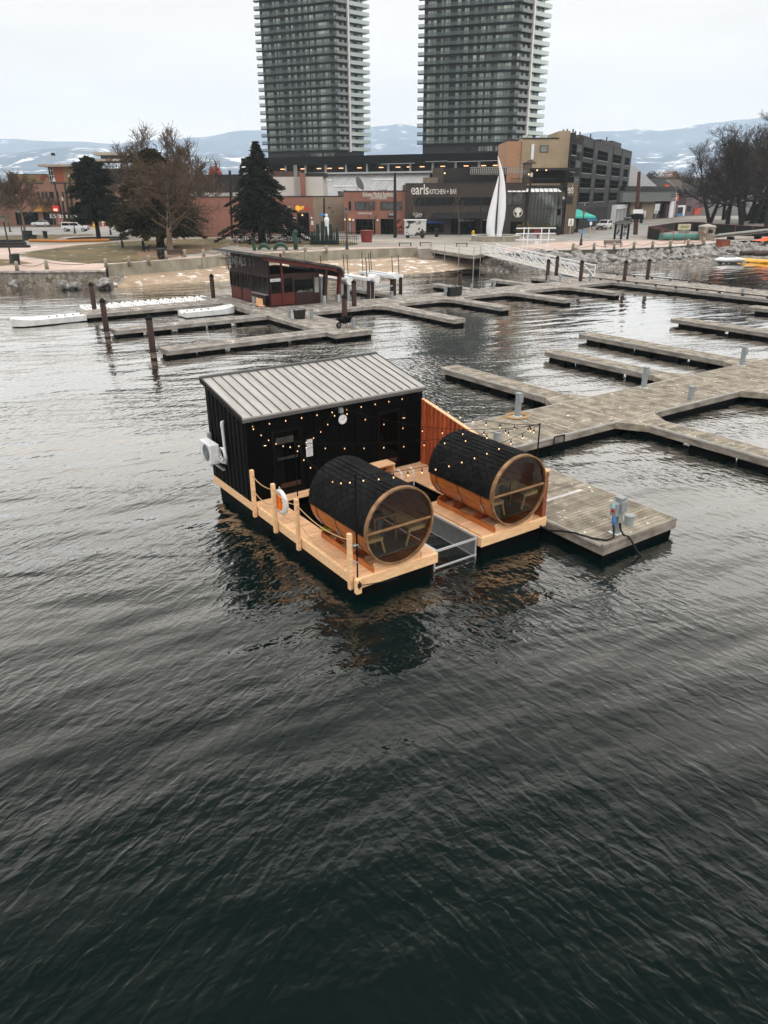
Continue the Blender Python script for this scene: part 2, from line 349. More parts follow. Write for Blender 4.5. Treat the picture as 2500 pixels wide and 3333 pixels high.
for nm, (u0, u1, v0, v1) in dict(walkway=(FB, .73, 2.85, 5.8), front=(FB, 2.45-.05, FB, 2.85), right=(3.98+.05, 6.38-FB, FB, 2.75), side=(5.05, 6.38-FB, 2.75, 4.5), back=(2.45, 6.38-FB, 4.5, 5.8), strip=(.73, 2.45, 5.35, 5.8)).items():
    boards(MB(), u0, u1, v0, v1, DZ).build('deck_surface', wood_new, t)
fa = [(0, FB, 0, 8.68), (FB, 2.45, 0, FB), (3.92, 6.38, 0, FB), (6.38-FB, 6.38, FB, 8.68), (2.40, 2.45, FB, 2.85), (3.92, 3.98, FB, 2.75)]
for i, (u0, u1, v0, v1) in enumerate(fa):
    MB().box(u0, u1, v0, v1, .33, DZ+.004).build('fascia_beam', wood_beam, t, bevel=.008)
MB().box(-.10, .05, -.12, .0, .27, .66).build('corner_block', wood_beam, t, bevel=.01)
MB().box(FB, 6.38-FB, 5.8, 8.6, .4, .56).build('cabin_subfloor', float_blk, t)
for (u0, u1, v0, v1) in ((.12, 2.35, .12, 2.75), (4.05, 6.28, .12, 2.65), (.12, .66, 2.75, 5.4), (.12, 6.28, 5.42, 8.5), (5.12, 6.28, 2.65, 5.42), (2.5, 5.12, 4.58, 5.42)):
    MB().box(u0, u1, v0, v1, -.55, .34).build('float_tank', float_blk, t)
PV = [5.46, 4.12, 2.78, .2]
PU = -.07
for v in PV:
    MB().box(PU-.05, PU+.05, v-.055, v+.055, .28, 1.75).build('rail_post', wood_beam, t, bevel=.004)
def sag(p, q, s, n=12):
    p, q = Vector(p), Vector(q); return [p.lerp(q, i/n)-Vector((0, 0, s*4*(i/n)*(1-i/n))) for i in range(n+1)]
for a, b in zip(PV, PV[1:]):
    for z, s in ((1.58, .10), (1.12, .13)):
        r = .30 if (a-b > 2 and z < 1.2) else s*(1.6 if a-b > 2 else 1)
        MB().tube(sag((PU, a-.03, z), (PU, b+.03, z), r), .013, 6).build('rail_rope', rope_mat, t, smooth=True)
cl = MB(); cl.tube([(-.02, -.13, .40), (-.02, -.13, .62)], .012, 6); cl.box(-.07, .03, -.135, -.122, .45, .57)
cl.build('mooring_cleat', steel_dk, t)
# ------------------------------------------------------------------ cabin
HV0, HV1, ZF, ZB = 5.82, 8.66, 3.14, 3.72
t = sauna('sauna_cabin', 'black metal clad cabin with sloping grey seamed roof on the floating platform', 'cabin', 0, 0, 0)
U0, U1 = .0, 6.36
mb = MB(); mb.prism([(HV0, DZ+.006), (HV1, DZ+.006), (HV1, ZB), (HV0, ZF)], U0, U1, ax='x')
for k in range(10):                                              # standing ribs of the cladding, left wall and front
    v = HV0+.16+k*.30
    if v < HV1: mb.box(U0-.022, U0-.001, v-.02, v+.02, DZ+.03, ZF+(ZB-ZF)*(v-HV0)/(HV1-HV0)-.02)
for k in range(22):
    u = .15+k*.30
    if .72 < u < 1.85 or 4.5 < u < 5.5: continue
    if u < U1: mb.box(u-.02, u+.02, HV0-.022, HV0-.001, DZ+.03, ZF-.02)
mb.build('cabin_wall', black_clad, t, normals=True)
sl_ = (ZB-ZF)/(HV1-HV0); RV0, RV1 = HV0-.06, HV1+.06
def rz_(v): return ZF+.03+sl_*(v-HV0)
mb = MB(); mb.prism([(RV0, rz_(RV0)), (RV1, rz_(RV1)), (RV1, rz_(RV1)+.05), (RV0, rz_(RV0)+.05)], U0-.10, U1+.09, ax='x')
rf = mb.build('cabin_roof', roof_grey, t)
mb = MB(); nrib = 21
for k in range(nrib+1):
    u = U0-.09+k*(U1+.17-U0)/nrib
    mb.add([(u+a*.008, v, rz_(v)+z) for v in (RV0+.01, RV1-.09) for a, z in ((-1, .048), (1, .048), (1, .084), (-1, .084))], [(0,1,2,3),(7,6,5,4),(0,4,5,1),(1,5,6,2),(2,6,7,3),(3,7,4,0)])
mb.build('roof_rib', rib_shade, rf)
mb = MB(); mb.prism([(RV0+.0, rz_(RV0)-.10), (RV0+.02, rz_(RV0)-.10), (RV0+.02, rz_(RV0)+.0), (RV0, rz_(RV0)+.0)], U0-.10, U1+.09, ax='x')
mb.prism([(RV1-.10, rz_(RV1)+.05), (RV1+.03, rz_(RV1)+.05), (RV1+.03, rz_(RV1)+.10), (RV1-.10, rz_(RV1)+.095)], U0-.11, U1+.10, ax='x')
mb.build('roof_trim', M('dark_grey_trim', (.16,.16,.16), .6), rf)
mb = MB()
for u in (U0-.125, U1+.092): MB().prism([(RV0, rz_(RV0)-.09), (RV1, rz_(RV1)-.09), (RV1, rz_(RV1)+.045), (RV0, rz_(RV0)+.045)], u, u+.024, ax='x').build('verge_board', black_mat, rf)
inner = pane_mat('dark_door_glass', (.006,.007,.008), .05)
reflection_brown = M('painted_reflection_brown', (.09,.045,.022), .6)
for u0, u1, z0, z1 in ((.78, 1.78, .64, 2.66), (4.55, 5.42, .64, 2.6)):
    d = MB()
    for a, b, c, e_ in ((u0, u0+.08, z0, z1), (u1-.08, u1, z0, z1), (u0+.08, u1-.08, z1-.08, z1), (u0+.08, u1-.08, z0, z0+.10)): d.box(a, b, HV0-.05, HV0-.002, c, e_)
    d = d.build('cabin_door', black_mat, t)
    MB().box(u0+.08, u1-.08, HV0-.02, HV0-.004, z0+.1, z1-.08).build('door_glass', inner, d)
    MB().box(u0+.10, u0+.13, HV0-.10, HV0-.052, 1.45, 1.85).build('door_handle', black_mat, d)
    bn = MB(); bn.box(u0+.22, u1-.1, HV0-.0235, HV0-.0205, .82, .97); bn.build('painted_bench_reflection', reflection_brown, d)  # brown strip over the door glass, a bench reflection painted as flat colour
bl = M('grey_window_blind', (.10,.11,.11), .5, col2=(.02,.022,.024), scale=4)
MB().box(.93, 1.62, HV0-.0235, HV0-.0205, 1.72, 1.80).build('inner_ledge', bl, t)
MB().box(.93, 1.5, HV0-.0235, HV0-.0205, 2.22, 2.42).build('inner_blind', bl, t)
for u, z in ((.54, 2.30), (5.55, 2.29)):
    s_ = MB().box(u-.05, u+.05, HV0-.10, HV0-.024, z+.0, z+.16).build('wall_sconce', black_mat, t)
    MB().box(u-.035, u+.035, HV0-.09, HV0-.045, z-.012, z-.001).build('sconce_lamp', M('sconce_glow', (1, .72, .42), emit=6, var=0), s_)
MB().box(3.10, 3.22, HV0-.12, HV0-.003, 2.84, 3.0).build('motion_sensor', ped_grey, t)
# clock, paper, air conditioner, pipe
t = sauna('wall_clock', 'round white faced thermometer clock with black rim on the black cabin front', 'clock', 3.22, HV0-.026, 2.62)
c = MB(); c.tube([(0, 0, 0), (0, -.03, 0)], .175, 24); c.build('clock_rim', black_mat, t)
c = MB(); c.tube([(0, -.031, 0), (0, -.036, 0)], .150, 24); c.build('clock_face', white_pt, t)
c = MB(); c.beam((0, -.040, 0), (.07, -.040, .06), .006, .012, up=(0, 1, 0)); c.beam((0, -.040, 0), (-.09, -.040, .03), .006, .009, up=(0, 1, 0))
for k in range(12):
    a = k*PI/6; c.beam((.118*math.cos(a), -.040, .118*math.sin(a)), (.138*math.cos(a), -.040, .138*math.sin(a)), .006, .008, up=(0, 1, 0))
c.build('clock_hand', black_mat, t)
t = sauna('paper_notice', 'white paper notice sheets pinned beside the cabin door', 'notice', 2.02, HV0-.03, 1.65)
c = MB(); c.box(-.115, .115, -.006, 0, 0, .26); c.box(-.115, .115, -.006, 0, .275, .54); c.build('notice_sheet', M('paper_white', (.66,.67,.72), .7, var=.03), t)
c = MB()
for k in range(14):
    wv = random.uniform(.05, .09); z = .03+k*.035
    if .25 < z < .285: continue
    c.box(-wv, wv, -.009, -.0065, z, z+.007)
c.build('printed_line', M('print_grey', (.40,.40,.43), .7, var=0), t)
t = sauna('heat_pump', 'white outdoor air conditioner unit on a bracket on the cabin side wall', 'air conditioner', -.06, 7.5, 1.38)
b_ = MB().box(-.42, -.12, 0, .84, 0, .62).build('pump_casing', white_pl, t, bevel=.02)
g_ = MB()
for k in range(9):
    r = .04+.028*k; g_.tube([(-.424, .34+r*math.cos(a*PI/12), .31+r*math.sin(a*PI/12)) for a in range(25)], .004, 4)
for k in range(8):
    a = k*PI/4; g_.tube([(-.424, .34, .31), (-.424, .34+.27*math.cos(a), .31+.27*math.sin(a))], .004, 4)
g_.build('fan_grille', ped_grey, b_)
MB().tube([(-.4195, .34, .31), (-.4215, .34, .31)], .26, 24).build('fan_opening', M('fan_shadow_grey', (.16,.165,.17), .6), b_)
c = MB(); c.box(-.40, .06, .12, .16, -.05, 0); c.box(-.40, .06, .68, .72, -.05, 0); c.box(-.02, .06, .10, .74, -.30, -.25); c.build('wall_bracket', galv, t)
c = MB(); c.box(-.30, -.2, -.03, 0, .10, .30); c.build('valve_cover', white_pl, t)
c = MB()
for k in range(3): c.tube([(-.10+.02*k, -.10-.02*k+.19*math.cos(a*PI/10), .33+.2*math.sin(a*PI/10)) for a in range(21)], .017, 6)
c.tube([(-.2, 0, .2), (-.15, -.1, .12), (-.05, -.17, .1), (-.02, -.2, .06)], .015, 6); c.tube([(-.2, 0, .15), (-.12, -.14, .06), (.02, -.2, .0)], .015, 6)
c.build('coiled_hose', white_pl, t, smooth=True)
t = sauna('conduit_pipe', 'white elbow pipe running down the cabin side wall to the air conditioner', 'pipe', -.08, 0, 0)
c = MB(); c.tube([(.06, 7.34, 2.73), (0, 7.34, 2.72), (0, 7.34, 2.60), (0, 7.28, 1.55), (0, 7.30, 1.46), (0, 7.38, 1.45), (0, 7.80, 1.45)], .045, 10); c.build('pipe_run', white_pl, t, smooth=True)
for z in (2.62, 1.62): MB().tube([(0, 7.34 if z > 2 else 7.284, z-.05), (0, 7.34 if z > 2 else 7.284, z+.05)], .056, 10).build('pipe_collar', white_pl, t)
t = sauna('isolator_box', 'small grey electrical isolator box above the air conditioner', 'electrical box', -.03, 8.42, 1.84)
MB().box(-.10, 0, 0, .16, 0, .26).build('box_body', ped_grey, t, bevel=.01); MB().tube([(-.05, .05, 0), (-.06, -.02, -.10), (-.10, -.1, -.2)], .012, 6).build('box_cable', rubber, t)
# ------------------------------------------------------------------ barrels
BR, BZ = .985, 1.70-DZ
def barrel(u, label):
    t = sauna('barrel_sauna', label, 'barrel sauna', u, 0, DZ, 'barrel saunas on the platform')
    L0, L1 = .03, 2.62
    mb = MB(); n = 52
    for k in range(n):
        a0, a1 = 2*PI*k/n+.004, 2*PI*(k+1)/n-.004; q = []
        for v in (L0, L1):
            for r, a in ((BR-.035, a0), (BR-.035, a1), (BR-.005, a1), (BR-.005, a0)): q.append((r*math.cos(a), v, BZ+r*math.sin(a)))
        mb.add(q, [(0,1,2,3),(7,6,5,4),(0,4,5,1),(1,5,6,2),(2,6,7,3),(3,7,4,0)])
    mb.build('barrel_body', wood_ceda, t)
    mb = MB(); rows = 12; cols = 9; a_lo, a_hi = R(-3), R(183)         # overlapping shingle courses, ridge at the top
    for half in (0, 1):
        for r_ in range(rows):
            a0 = (PI/2-(a_lo if not half else 0))*0
            span = (a_hi-a_lo)/2/rows
            b0 = (a_lo+r_*span) if not half else (a_hi-r_*span); b1 = b0+(span*1.25 if not half else -span*1.25)
            for c_ in range(cols+1):
                x0 = L0-.0+(c_-(.5 if r_ % 2 else 0))*(L1-L0+.04)/cols; x1 = x0+(L1-L0+.04)/cols-.022
                x0 = max(x0, L0+.016); x1 = min(x1, L1+.02)
                if x1-x0 < .02: continue
                lift = random.uniform(.0, .004); qs = []
                for a, rr in ((b0, BR+.016+lift), (b0, BR+.004), (b1, BR+.003), (b1, BR-.004)):
                    pass
                ci = random.uniform(0, .010)
                P_ = lambda rr, a, v: (rr*math.cos(a), v, BZ+rr*math.sin(a))
                am = (b0+b1)/2
                qs = [P_(BR+.028+ci, b0, x0), P_(BR+.028+ci, b0, x1), P_(BR+.014+ci/2, am, x1), P_(BR+.011+ci/2, am, x0), P_(BR+.003, b1, x1), P_(BR+.003, b1, x0), P_(BR+.001, b0, x0), P_(BR+.001, b0, x1)]
                mb.add(qs, [(0,1,2,3), (3,2,4,5), (6,7,1,0), (0,3,5,6), (1,7,4,2)])
    mb.build('shingle_roof', shingle, t, normals=True)
    mb = MB(); n = 60                                                   # rim of short staves round the glass
    for v0, v1, ro in ((-.07, .045, BR+.012),):
        for k in range(n):
            a0, a1 = 2*PI*k/n+.001, 2*PI*(k+1)/n-.001; q = []
            for v in (v0, v1):
                for r, a in ((BR-.032, a0), (BR-.032, a1), (ro, a1), (ro, a0)): q.append((r*math.cos(a), v, BZ+r*math.sin(a)))
            mb.add(q, [(0,1,2,3),(7,6,5,4),(0,4,5,1),(1,5,6,2),(2,6,7,3),(3,7,4,0)])
    mb.build('front_rim', wood_rim, t)
    mb = MB(); n = 48
    mb.add([((BR-.033)*math.cos(2*PI*k/n), .0, BZ+(BR-.033)*math.sin(2*PI*k/n)) for k in range(n)], [tuple(range(n))])
    mb.build('front_glass', glass_mat('tinted_sauna_glass', (.80,.77,.70)), t, normals=False)
    MB().box(-.945, .945, -.045, -.003, BZ-.03, BZ+.03).build('front_transom', wood_rim, t, bevel=.006)
    mb = MB(); mb.add([(.945*math.cos(2*PI*k/n), L1-.04, BZ+.945*math.sin(2*PI*k/n)) for k in range(n)]+[(.945*math.cos(2*PI*k/n), L1-.08, BZ+.945*math.sin(2*PI*k/n)) for k in range(n)], [tuple(range(n)), tuple(range(n, 2*n))])
    mb.build('back_wall', wood_ceda, t, normals=False)
    MB().box(-.62, .62, .08, L1-.1, BZ-.74, BZ-.70).build('inner_floor', M('grey_inner_floor', (.22,.19,.15), .8), t)
    for s_ in (-1, 1):
        mb = MB()
        for k in range(4): x = .40+k*.125; mb.box(min(s_*x, s_*(x+.115)), max(s_*x, s_*(x+.115)), .12, L1-.15, BZ-.28, BZ-.24)
        mb.beam((s_*.44, .16, BZ-.28), (s_*.86, .16, BZ-.50) if False else (s_*.30+s_*.02, .16, BZ-.70), .05, .05)
        mb.box(min(s_*.38, s_*.88), max(s_*.38, s_*.88), .13, .17, BZ-.34, BZ-.285)
        mb.build('inner_bench', wood_in, t)
    mb = MB(); mb.lathe([(.16, 0), (.16, .55), (.13, .58), (.13, .62)], (0.02, .95, BZ-.70), 14); mb.lathe([(.055, .62), (.055, .66)], (0.02, .95, BZ-.70), 10); mb.build('stove', M('stove_steel', (.20,.21,.22), .35, metal=.7), t)
    mb = MB()
    for k in range(26):
        mb.ball((.02+random.uniform(-.12, .12), .95+random.uniform(-.12, .12), BZ-.06+random.uniform(-.03, .05)), random.uniform(.03, .05), n=6, k=4)
    mb.build('stove_stone', M('stove_stone_dark', (.03,.032,.036), .8, island=.4), t)
    mb = MB()
    for x in (-.30, .34):
        for v in (.62, 1.28): mb.box(x-.025, x+.025, v-.025, v+.025, BZ-.70, BZ+.02)
    for x in (-.30, .34): mb.box(x-.025, x+.025, .645, 1.255, BZ-.03, BZ+.03)
    for v in (.62, 1.28): mb.box(-.275, .315, v-.02, v+.02, BZ-.025, BZ+.025)
    mb.build('stove_guard', wood_rim, t)
    for v in (.42, 1.36, 2.3):
        mb = MB(); mb.tube([((BR+.006)*math.cos(a), v, BZ+(BR+.006)*math.sin(a)) for a in [R(182+176*k/24) for k in range(25)]], .008, 5); mb.build('tension_band', steel_dk, t)
        for s_ in (-1, 1):
            a = R(270-s_*62); mb = MB(); p = Vector((math.cos(a), 0, math.sin(a)))*(BR+.02)
            d = Vector((-math.sin(a), 0, math.cos(a)))*.09; cpt = Vector((p.x, v, BZ+p.z)); mb.beam(cpt-d, cpt+d, .03, .03); mb.tube([cpt-d*1.6, cpt+d*1.6], .01, 5); mb.build('band_buckle', galv, t)
    W_ = .70
    for v in (.05, .95, 1.85, 2.50):
        pts = [(-W_, 0.004), (W_, 0.004), (W_, .20), (W_-.04, .235), (W_-.10, .24)]
        k_ = 10
        for i in range(k_+1):
            x = (W_-.12)-(2*(W_-.12))*i/k_; pts.append((x, BZ-math.sqrt(max((BR+.004)**2-x*x, 0)) if abs(x) < W_ else .24))
        pts = [p for p in pts]+[(-W_+.10, .24), (-W_+.04, .235), (-W_, .20)]
        MB().prism([(x, min(z, .24)) for x, z in pts], v, v+.045, ax='y').build('cradle_saddle', wood_fence if v > .1 else wood_new, t)
    for s_ in (-1, 1):
        MB().box(min(s_*W_, s_*(W_+.03)), max(s_*W_, s_*(W_+.03)), .05, 2.545, .0045, .15).build('cradle_rail', wood_ceda, t)
    return t
barrel(1.22, 'barrel sauna of cedar staves by the rope railing, left of the water slip')
barrel(5.16, 'barrel sauna of cedar staves beside the sloping cedar privacy fence')
# ------------------------------------------------------------------ cedar fence with a falling top
FU = 6.30
t = sauna('privacy_fence', 'orange cedar board fence with a top falling towards the water', 'fence', FU, 0, DZ)
def ftop(v): return 1.10+(2.20-1.10)*max(0, min(1, (v-.25)/5.45))
mb = MB(); k = 0; v = .25
while v < 5.70:
    h = ftop(v+.07); th = .014 if k % 2 else .11
    mb.box(-th/2, th/2, v, v+(.135 if k % 2 else .075), .005, h); v += (.135 if k % 2 else .075); k += 1
mb.build('fence_board', wood_fence, t)
mb = MB(); mb.beam((0, .2, ftop(.2)+.012), (0, 5.72, ftop(5.72)+.012), .12, .03); mb.build('fence_cap', wood_new, t)
MB().box(-.07, .07, .06, .20, .005, 1.36).build('fence_post', M('red_cedar_post', (.36,.14,.075), .6, scale=3), t)
MB().box(-.10, .10, .03, .23, 1.36, 1.40).build('post_cap', wood_new, t)
MB().box(-.07, .07, 5.56, 5.70, .005, 2.2).build('back_post', wood_fence, t)
# ------------------------------------------------------------------ light poles and strings
HP = {}
def pole(nm, u, v, z0, z1, label, r=.02):
    t = sauna('light_pole', label, 'pole', u, v, 0, 'black poles holding the string lights'); HP[nm] = Vector((u, v, z1))
    MB().tube([(0, 0, z0), (0, 0, z1)], r, 8).build('pole_shaft', black_mat, t); MB().lathe([(r*1.4, 0), (r*1.4, .03)], (0, 0, z1-.001), 8).build('pole_cap', black_mat, t)
    for z in (1.0, 1.45):
        if z0 < .5: MB().box(-.10, .03, -.025, .025, z, z+.03).build('pole_clip', galv, t)
pole('front', .07, .10, .35, 3.20, 'thin black pole at the front corner of the rope railing')
pole('door', 1.36, 5.45, .6, 2.30, 'short black pole in front of the cabin door near the lifebuoy')
pole('right', 6.12, .32, .6, 3.28, 'thin black pole behind the barrel beside the cedar fence')
def strand(label, a, b, s, n, first=.5, hang=.10):
    a, b = Vector(a), Vector(b); t = sauna('string_light', label, 'string lights', 0, 0, 0, 'strings of bulbs over the platform')
    pts = sag(a, b, s, 24); MB().tube(pts, .0075, 5).build('light_cord', black_mat, t)
    for k in range(n):
        f = (k+first)/n; i = min(int(f*24), 23); p = pts[i].lerp(pts[i+1], f*24-i)
        sk = MB().tube([(0, 0, 0), (0, 0, -hang*.6)], .006, 5).lathe([(.018, -hang*.6-.055), (.020, -hang*.6)], (0, 0, 0), 8)
        if k == 0: strand.sk = getattr(strand, 'sk', None) or sk.mesh('bulb_socket', black_mat)
        o = obj('bulb_socket', strand.sk, t, p)
        if not getattr(strand, 'bu', None):
            m_ = MB().lathe([(.009, -.114), (.014, -.131), (.0155, -.144), (.012, -.157), (.004, -.162)], (0, 0, 0), 10).mesh('light_bulb', bulb_on); m_.polygons.foreach_set('use_smooth', [True]*len(m_.polygons)); strand.bu = m_
        obj('light_bulb', strand.bu, o)
    return t
EV = HV0-.075
strand('string of warm bulbs fixed straight along the cabin eave', (.15, EV, 3.06), (5.95, EV, 3.06), .012, 11, .1)
strand('string of bulbs sagging from the cabin front corner to the short door pole', (.15, EV, 3.06), HP['door'], .17, 6, .3)
strand('string of bulbs rising from the short door pole to the middle of the eave', HP['door'], (3.05, EV, 3.06), .20, 6, .5)
strand('string of bulbs from the short door pole over the barrel to the front corner pole', HP['door'], HP['front'], .42, 8, .4)
strand('string of bulbs from the short door pole to the fence pole, over open water', HP['door'], HP['right'], .22, 12, .6)
strand('string of bulbs from the eave middle to the pole by the fence', (3.05, EV, 3.06), HP['right'], .38, 10, .5)
strand('string of bulbs above the cedar fence from the cabin corner to its pole', (6.25, EV, 3.0), HP['right'], .32, 9, .4)
strand('string of bulbs crossing in front of both barrels between the two tall poles', HP['front'], HP['right'], .30, 14, .5)
# ------------------------------------------------------------------ small things on the platform
t = sauna('lifebuoy', 'white ring lifebuoy with an orange bag hung on the second rail post', 'lifebuoy', .06, 3.98, 1.22)
mb = MB(); A_ = 28
for i in range(A_):
    for j in range(10):
        a, b = 2*PI*i/A_, 2*PI*j/10; r = .30+.075*math.cos(b); mb.v.append((.055*math.sin(b)*1.2+.02, r*math.cos(a), r*math.sin(a)))
for i in range(A_):
    for j in range(10): mb.f.append((i*10+j, ((i+1) % A_)*10+j, ((i+1) % A_)*10+(j+1) % 10, i*10+(j+1) % 10)); mb.m.append(0)
mb.build('ring', white_pl, t, smooth=True)
MB().box(-.05, .03, -.05, .15, -.22, .20).build('throw_bag', M('orange_bag', (.85,.28,.03), .6), t, bevel=.02)
mb = MB(); mb.tube([(-.07+.03*math.sin(k*1.1), .40*math.cos(2*PI*k/24), .40*math.sin(2*PI*k/24)-.04) for k in range(25)], .010, 5); mb.tube([(.03, .0, .38), (.0, .03, .46), (-.03, -.03, .46), (.0, .0, .38)], .010, 5); mb.build('grab_line', white_pl, t, smooth=True)
t = sauna('step_bench', 'low wooden box step standing against the cabin front', 'bench', 3.95, 5.10, DZ)
mb = MB()
for k in range(4): mb.box(-.02, .82, .02+k*.125, .137+k*.125, .41, .45)
mb.build('bench_top', wood_new, t); MB().box(.76, .80, .03, .50, .005, .41).build('side_panel', wood_new, t); MB().box(.0, .04, .03, .50, .005, .41).build('side_panel', wood_new, t); MB().box(.04, .76, .46, .50, .15, .41).build('back_panel', wood_ceda, t)
t = sauna('ladder_rail', 'curved white grab rail of the plunge ladder between the barrels', 'ladder', 4.45, 4.42, DZ)
for x in (0, .45): MB().tube([(x, .30, 0), (x, .30, .25), (x, .22, .42), (x, .08, .48), (x, -.06, .42), (x, -.12, .25), (x, -.12, -.9)], .022, 8).build('grab_rail', white_pl, t, smooth=True)
for z in (-.25, -.5): MB().tube([(0, -.12, z), (.45, -.12, z)], .02, 8).build('ladder_rung', white_pl, t)
t = sauna('swim_cage', 'aluminium framed wire mesh cage hanging in the water slip', 'cage', 2.45, .12, DZ)
mb = MB(); cu = 1.44
mb.beam((0, .03, -.03), (cu, .03, -.03), .05, .05); mb.beam((0, .03, -.52), (cu, .03, -.52), .04, .04)
mb.beam((cu, .06, -.03), (cu, 2.68, -.03), .06, .05); mb.beam((cu-.02, .05, -.06), (cu-.02, .05, -.9), .04, .04); mb.beam((.03, .06, -.03), (.03, 2.6, -.03), .12, .05)
mb.beam((.02, .05, -.06), (.02, .05, -.9), .04, .04)
mb.beam((cu, .06, -.60), (cu, 2.68, -.60), .03, .03)
mb.build('cage_frame', alum, t)
mb = MB()
for k in range(54): v = .08+k*.048; mb.box(cu-.004, cu+.004, v, v+.012, -.60, -.055)
for k in range(13): z = -.58+k*.042; mb.box(cu-.0065, cu-.0042, .08, 2.66, z, z+.010)
mb.build('mesh_panel', galv, t)
MB().box(cu+.008, cu+.016, .08, 2.66, -.60, -.055).build('mesh_backing', M('grey_mesh_backing', (.14,.145,.15), .7), t)
t = sauna('yellow_rope', 'small coil of yellow green rope on the barrel cradle by the railing', 'rope', .62, 2.45, DZ+.16)
mb = MB(); mb.tube([(.06+(.07+.004*k)*math.cos(k*.5), (.10)*math.sin(k*.5), .02+.002*k) for k in range(60)], .012, 5); mb.build('rope_coil', M('lime_rope', (.55,.58,.10), .8), t, smooth=True)
t = sauna('boat_hook', 'tan wooden pole with black grip lying on the barrel cradle', 'pole', .60, 0, DZ+.17)
MB().tube([(.03, 2.25, .10), (-.02, .95, .02)], .014, 6).build('hook_shaft', wood_rim, t); MB().tube([(-.02, .95, .02), (-.04, .55, .01)], .018, 6).build('hook_grip', rubber, t)
# mooring chain from the platform corner to the end float
t = sauna('mooring_chain', 'thin dark mooring chain slung from the platform corner to the end float', 'chain', 0, 0, 0)
MB().tube(sag((-.02, -.15, .52), (8.05, 1.55, .50), .62, 40), .012, 5).build('chain_run', steel_dk, t)
# ------------------------------------------------------------------ docks on one grid: s along the main walkway, t along the fingers
DA = R(34.3); DM = Vector((math.cos(DA), math.sin(DA), 0)); DF = Vector((math.sin(DA), -math.cos(DA), 0))
def dk(s, t, z=0): return DM*s+DF*t+Vector((0, 0, z))
DOCK = .5
def dock(name, label, cat, s0, s1, t0, t1, along, pale=False, floats=None, group=None, bump=True, z=DOCK, flare=None):
    """along='s': walkway running along s with boards across; local x = s, y = -t"""
    th = thing(name, label, cat, dk(s0, t1), DA, group); W, D = s1-s0, t1-t0       # local x 0..W (s), y 0..D (towards -t)
    bm_, sm_ = (dockwood2, dockside2) if pale else (dockwood, dockside)
    mb = MB(); bw = .14
    if along == 's':
        x = .05
        while x < W-.06: mb.box(x, min(x+bw-.014, W-.05), .05, D-.05, z-.04, z+random.uniform(-.004, .004)); x += bw
    else:
        y = .05
        while y < D-.06: mb.box(.05, W-.05, y, min(y+bw-.014, D-.05), z-.04, z+random.uniform(-.004, .004)); y += bw
    mb.build('deck_surface', bm_, th)
    for (x0, x1, y0, y1) in ((0, W, 0, .05), (0, W, D-.05, D), (0, .05, .05, D-.05), (W-.05, W, .05, D-.05)):
        seg = MB(); L_ = max(x1-x0, y1-y0); n = max(1, int(L_/3.0))
        for k in range(n):
            if x1-x0 > y1-y0: seg.box(x0+(x1-x0)*k/n+.004, x0+(x1-x0)*(k+1)/n-.004, y0, y1, z-.30, z+.006)
            else: seg.box(x0, x1, y0+(y1-y0)*k/n+.004, y0+(y1-y0)*(k+1)/n-.004, z-.30, z+.006)
        seg.build('side_board', sm_, th)
    if bump:                                                         # grey fender strip along the long edges
        for e_ in (0, 1):
            if along == 's': MB().box(.1, W-.1, -.025 if not e_ else D+.001, -.001 if not e_ else D+.025, z-.07, z+.012).build('fender_strip', bumper, th, bevel=.008)
            else: MB().box(-.025 if not e_ else W+.001, -.001 if not e_ else W+.025, .1, D-.1, z-.07, z+.012).build('fender_strip', bumper, th, bevel=.008)
    if floats is None: floats = 1
    if floats == 1: MB().box(.08, W-.08, .08, D-.08, -.25, z-.28).build('float_tank', float_dk, th)
    else:
        n = floats; L_ = D if along == 't' else W; g = L_/n
        for k in range(n):
            a, b = k*g+.15, (k+1)*g-.35-(.3 if k % 2 else 0)
            if along == 't': MB().box(.06, W-.06, a, b, -.25, z-.28).build('float_tank', float_dk, th)
            else: MB().box(a, b, .06, D-.06, -.25, z-.28).build('float_tank', float_dk, th)
    if flare:                                                        # triangular gussets where a finger meets the walkway
        y = D if flare == '-' else 0
        for s_ in (0, 1):
            if along == 't':
                yb = 0 if flare == '+' else D; sg = 1 if flare == '+' else -1
                x = 0 if s_ == 0 else W; dx = -.75 if s_ == 0 else .75
                MB().prism([(x, yb+sg*.0), (x+dx, yb+sg*.0), (x, yb+sg*1.2)], z-.28, z-.004).build('corner_gusset', bm_, th)
    return th
dock('main_dock', 'wide weathered grey walkway dock leading right from the saunas', 'dock', 14.6, 62.9, -21.6, -18.35, 's', floats=1)
dock('end_float', 'broad weathered float beside the cedar fence carrying the power post with blue plug', 'dock', 14.50, 17.6, -18.33, -11.0, 't', floats=1)
g1 = 'finger docks on the far side of the main walkway'
for lab, s0, s1, t0, n in (('finger dock behind the cedar fence, closest to the cabin', 24.45, 25.55, -30.4, 5), ('short finger dock with the grey pedestal at its root, beside the longest finger', 32.15, 33.15, -30.3, 5), ('long finger dock with several gaps between its floats, ending past its neighbour', 38.2, 39.35, -33.1, 6), ('finger dock cut by the picture edge, below the far wide dock', 48.5, 49.6, -33.5, 6), ('stub of finger dock nearly outside the picture on the right edge', 58.9, 60.0, -33.8, 6)):
    dock('finger_dock', lab, 'dock', s0, s1, t0, -21.62, 't', floats=n, group=g1, flare='+')
g2 = 'finger docks on the near side of the main walkway'
for lab, s0, s1, t1 in (('near finger dock with a pale fender running off the picture edge', 24.6, 25.55, -7.0), ('near finger dock further along, mostly outside the picture', 33.4, 34.35, -7.0)):
    dock('finger_dock', lab, 'dock', s0, s1, -18.33, t1, 't', floats=5, group=g2, flare='-')
dock('rental_walkway', 'pale walkway dock in front of the red rental hut', 'dock', 25.05, 28.0, -52.0, -42.3, 't', True)
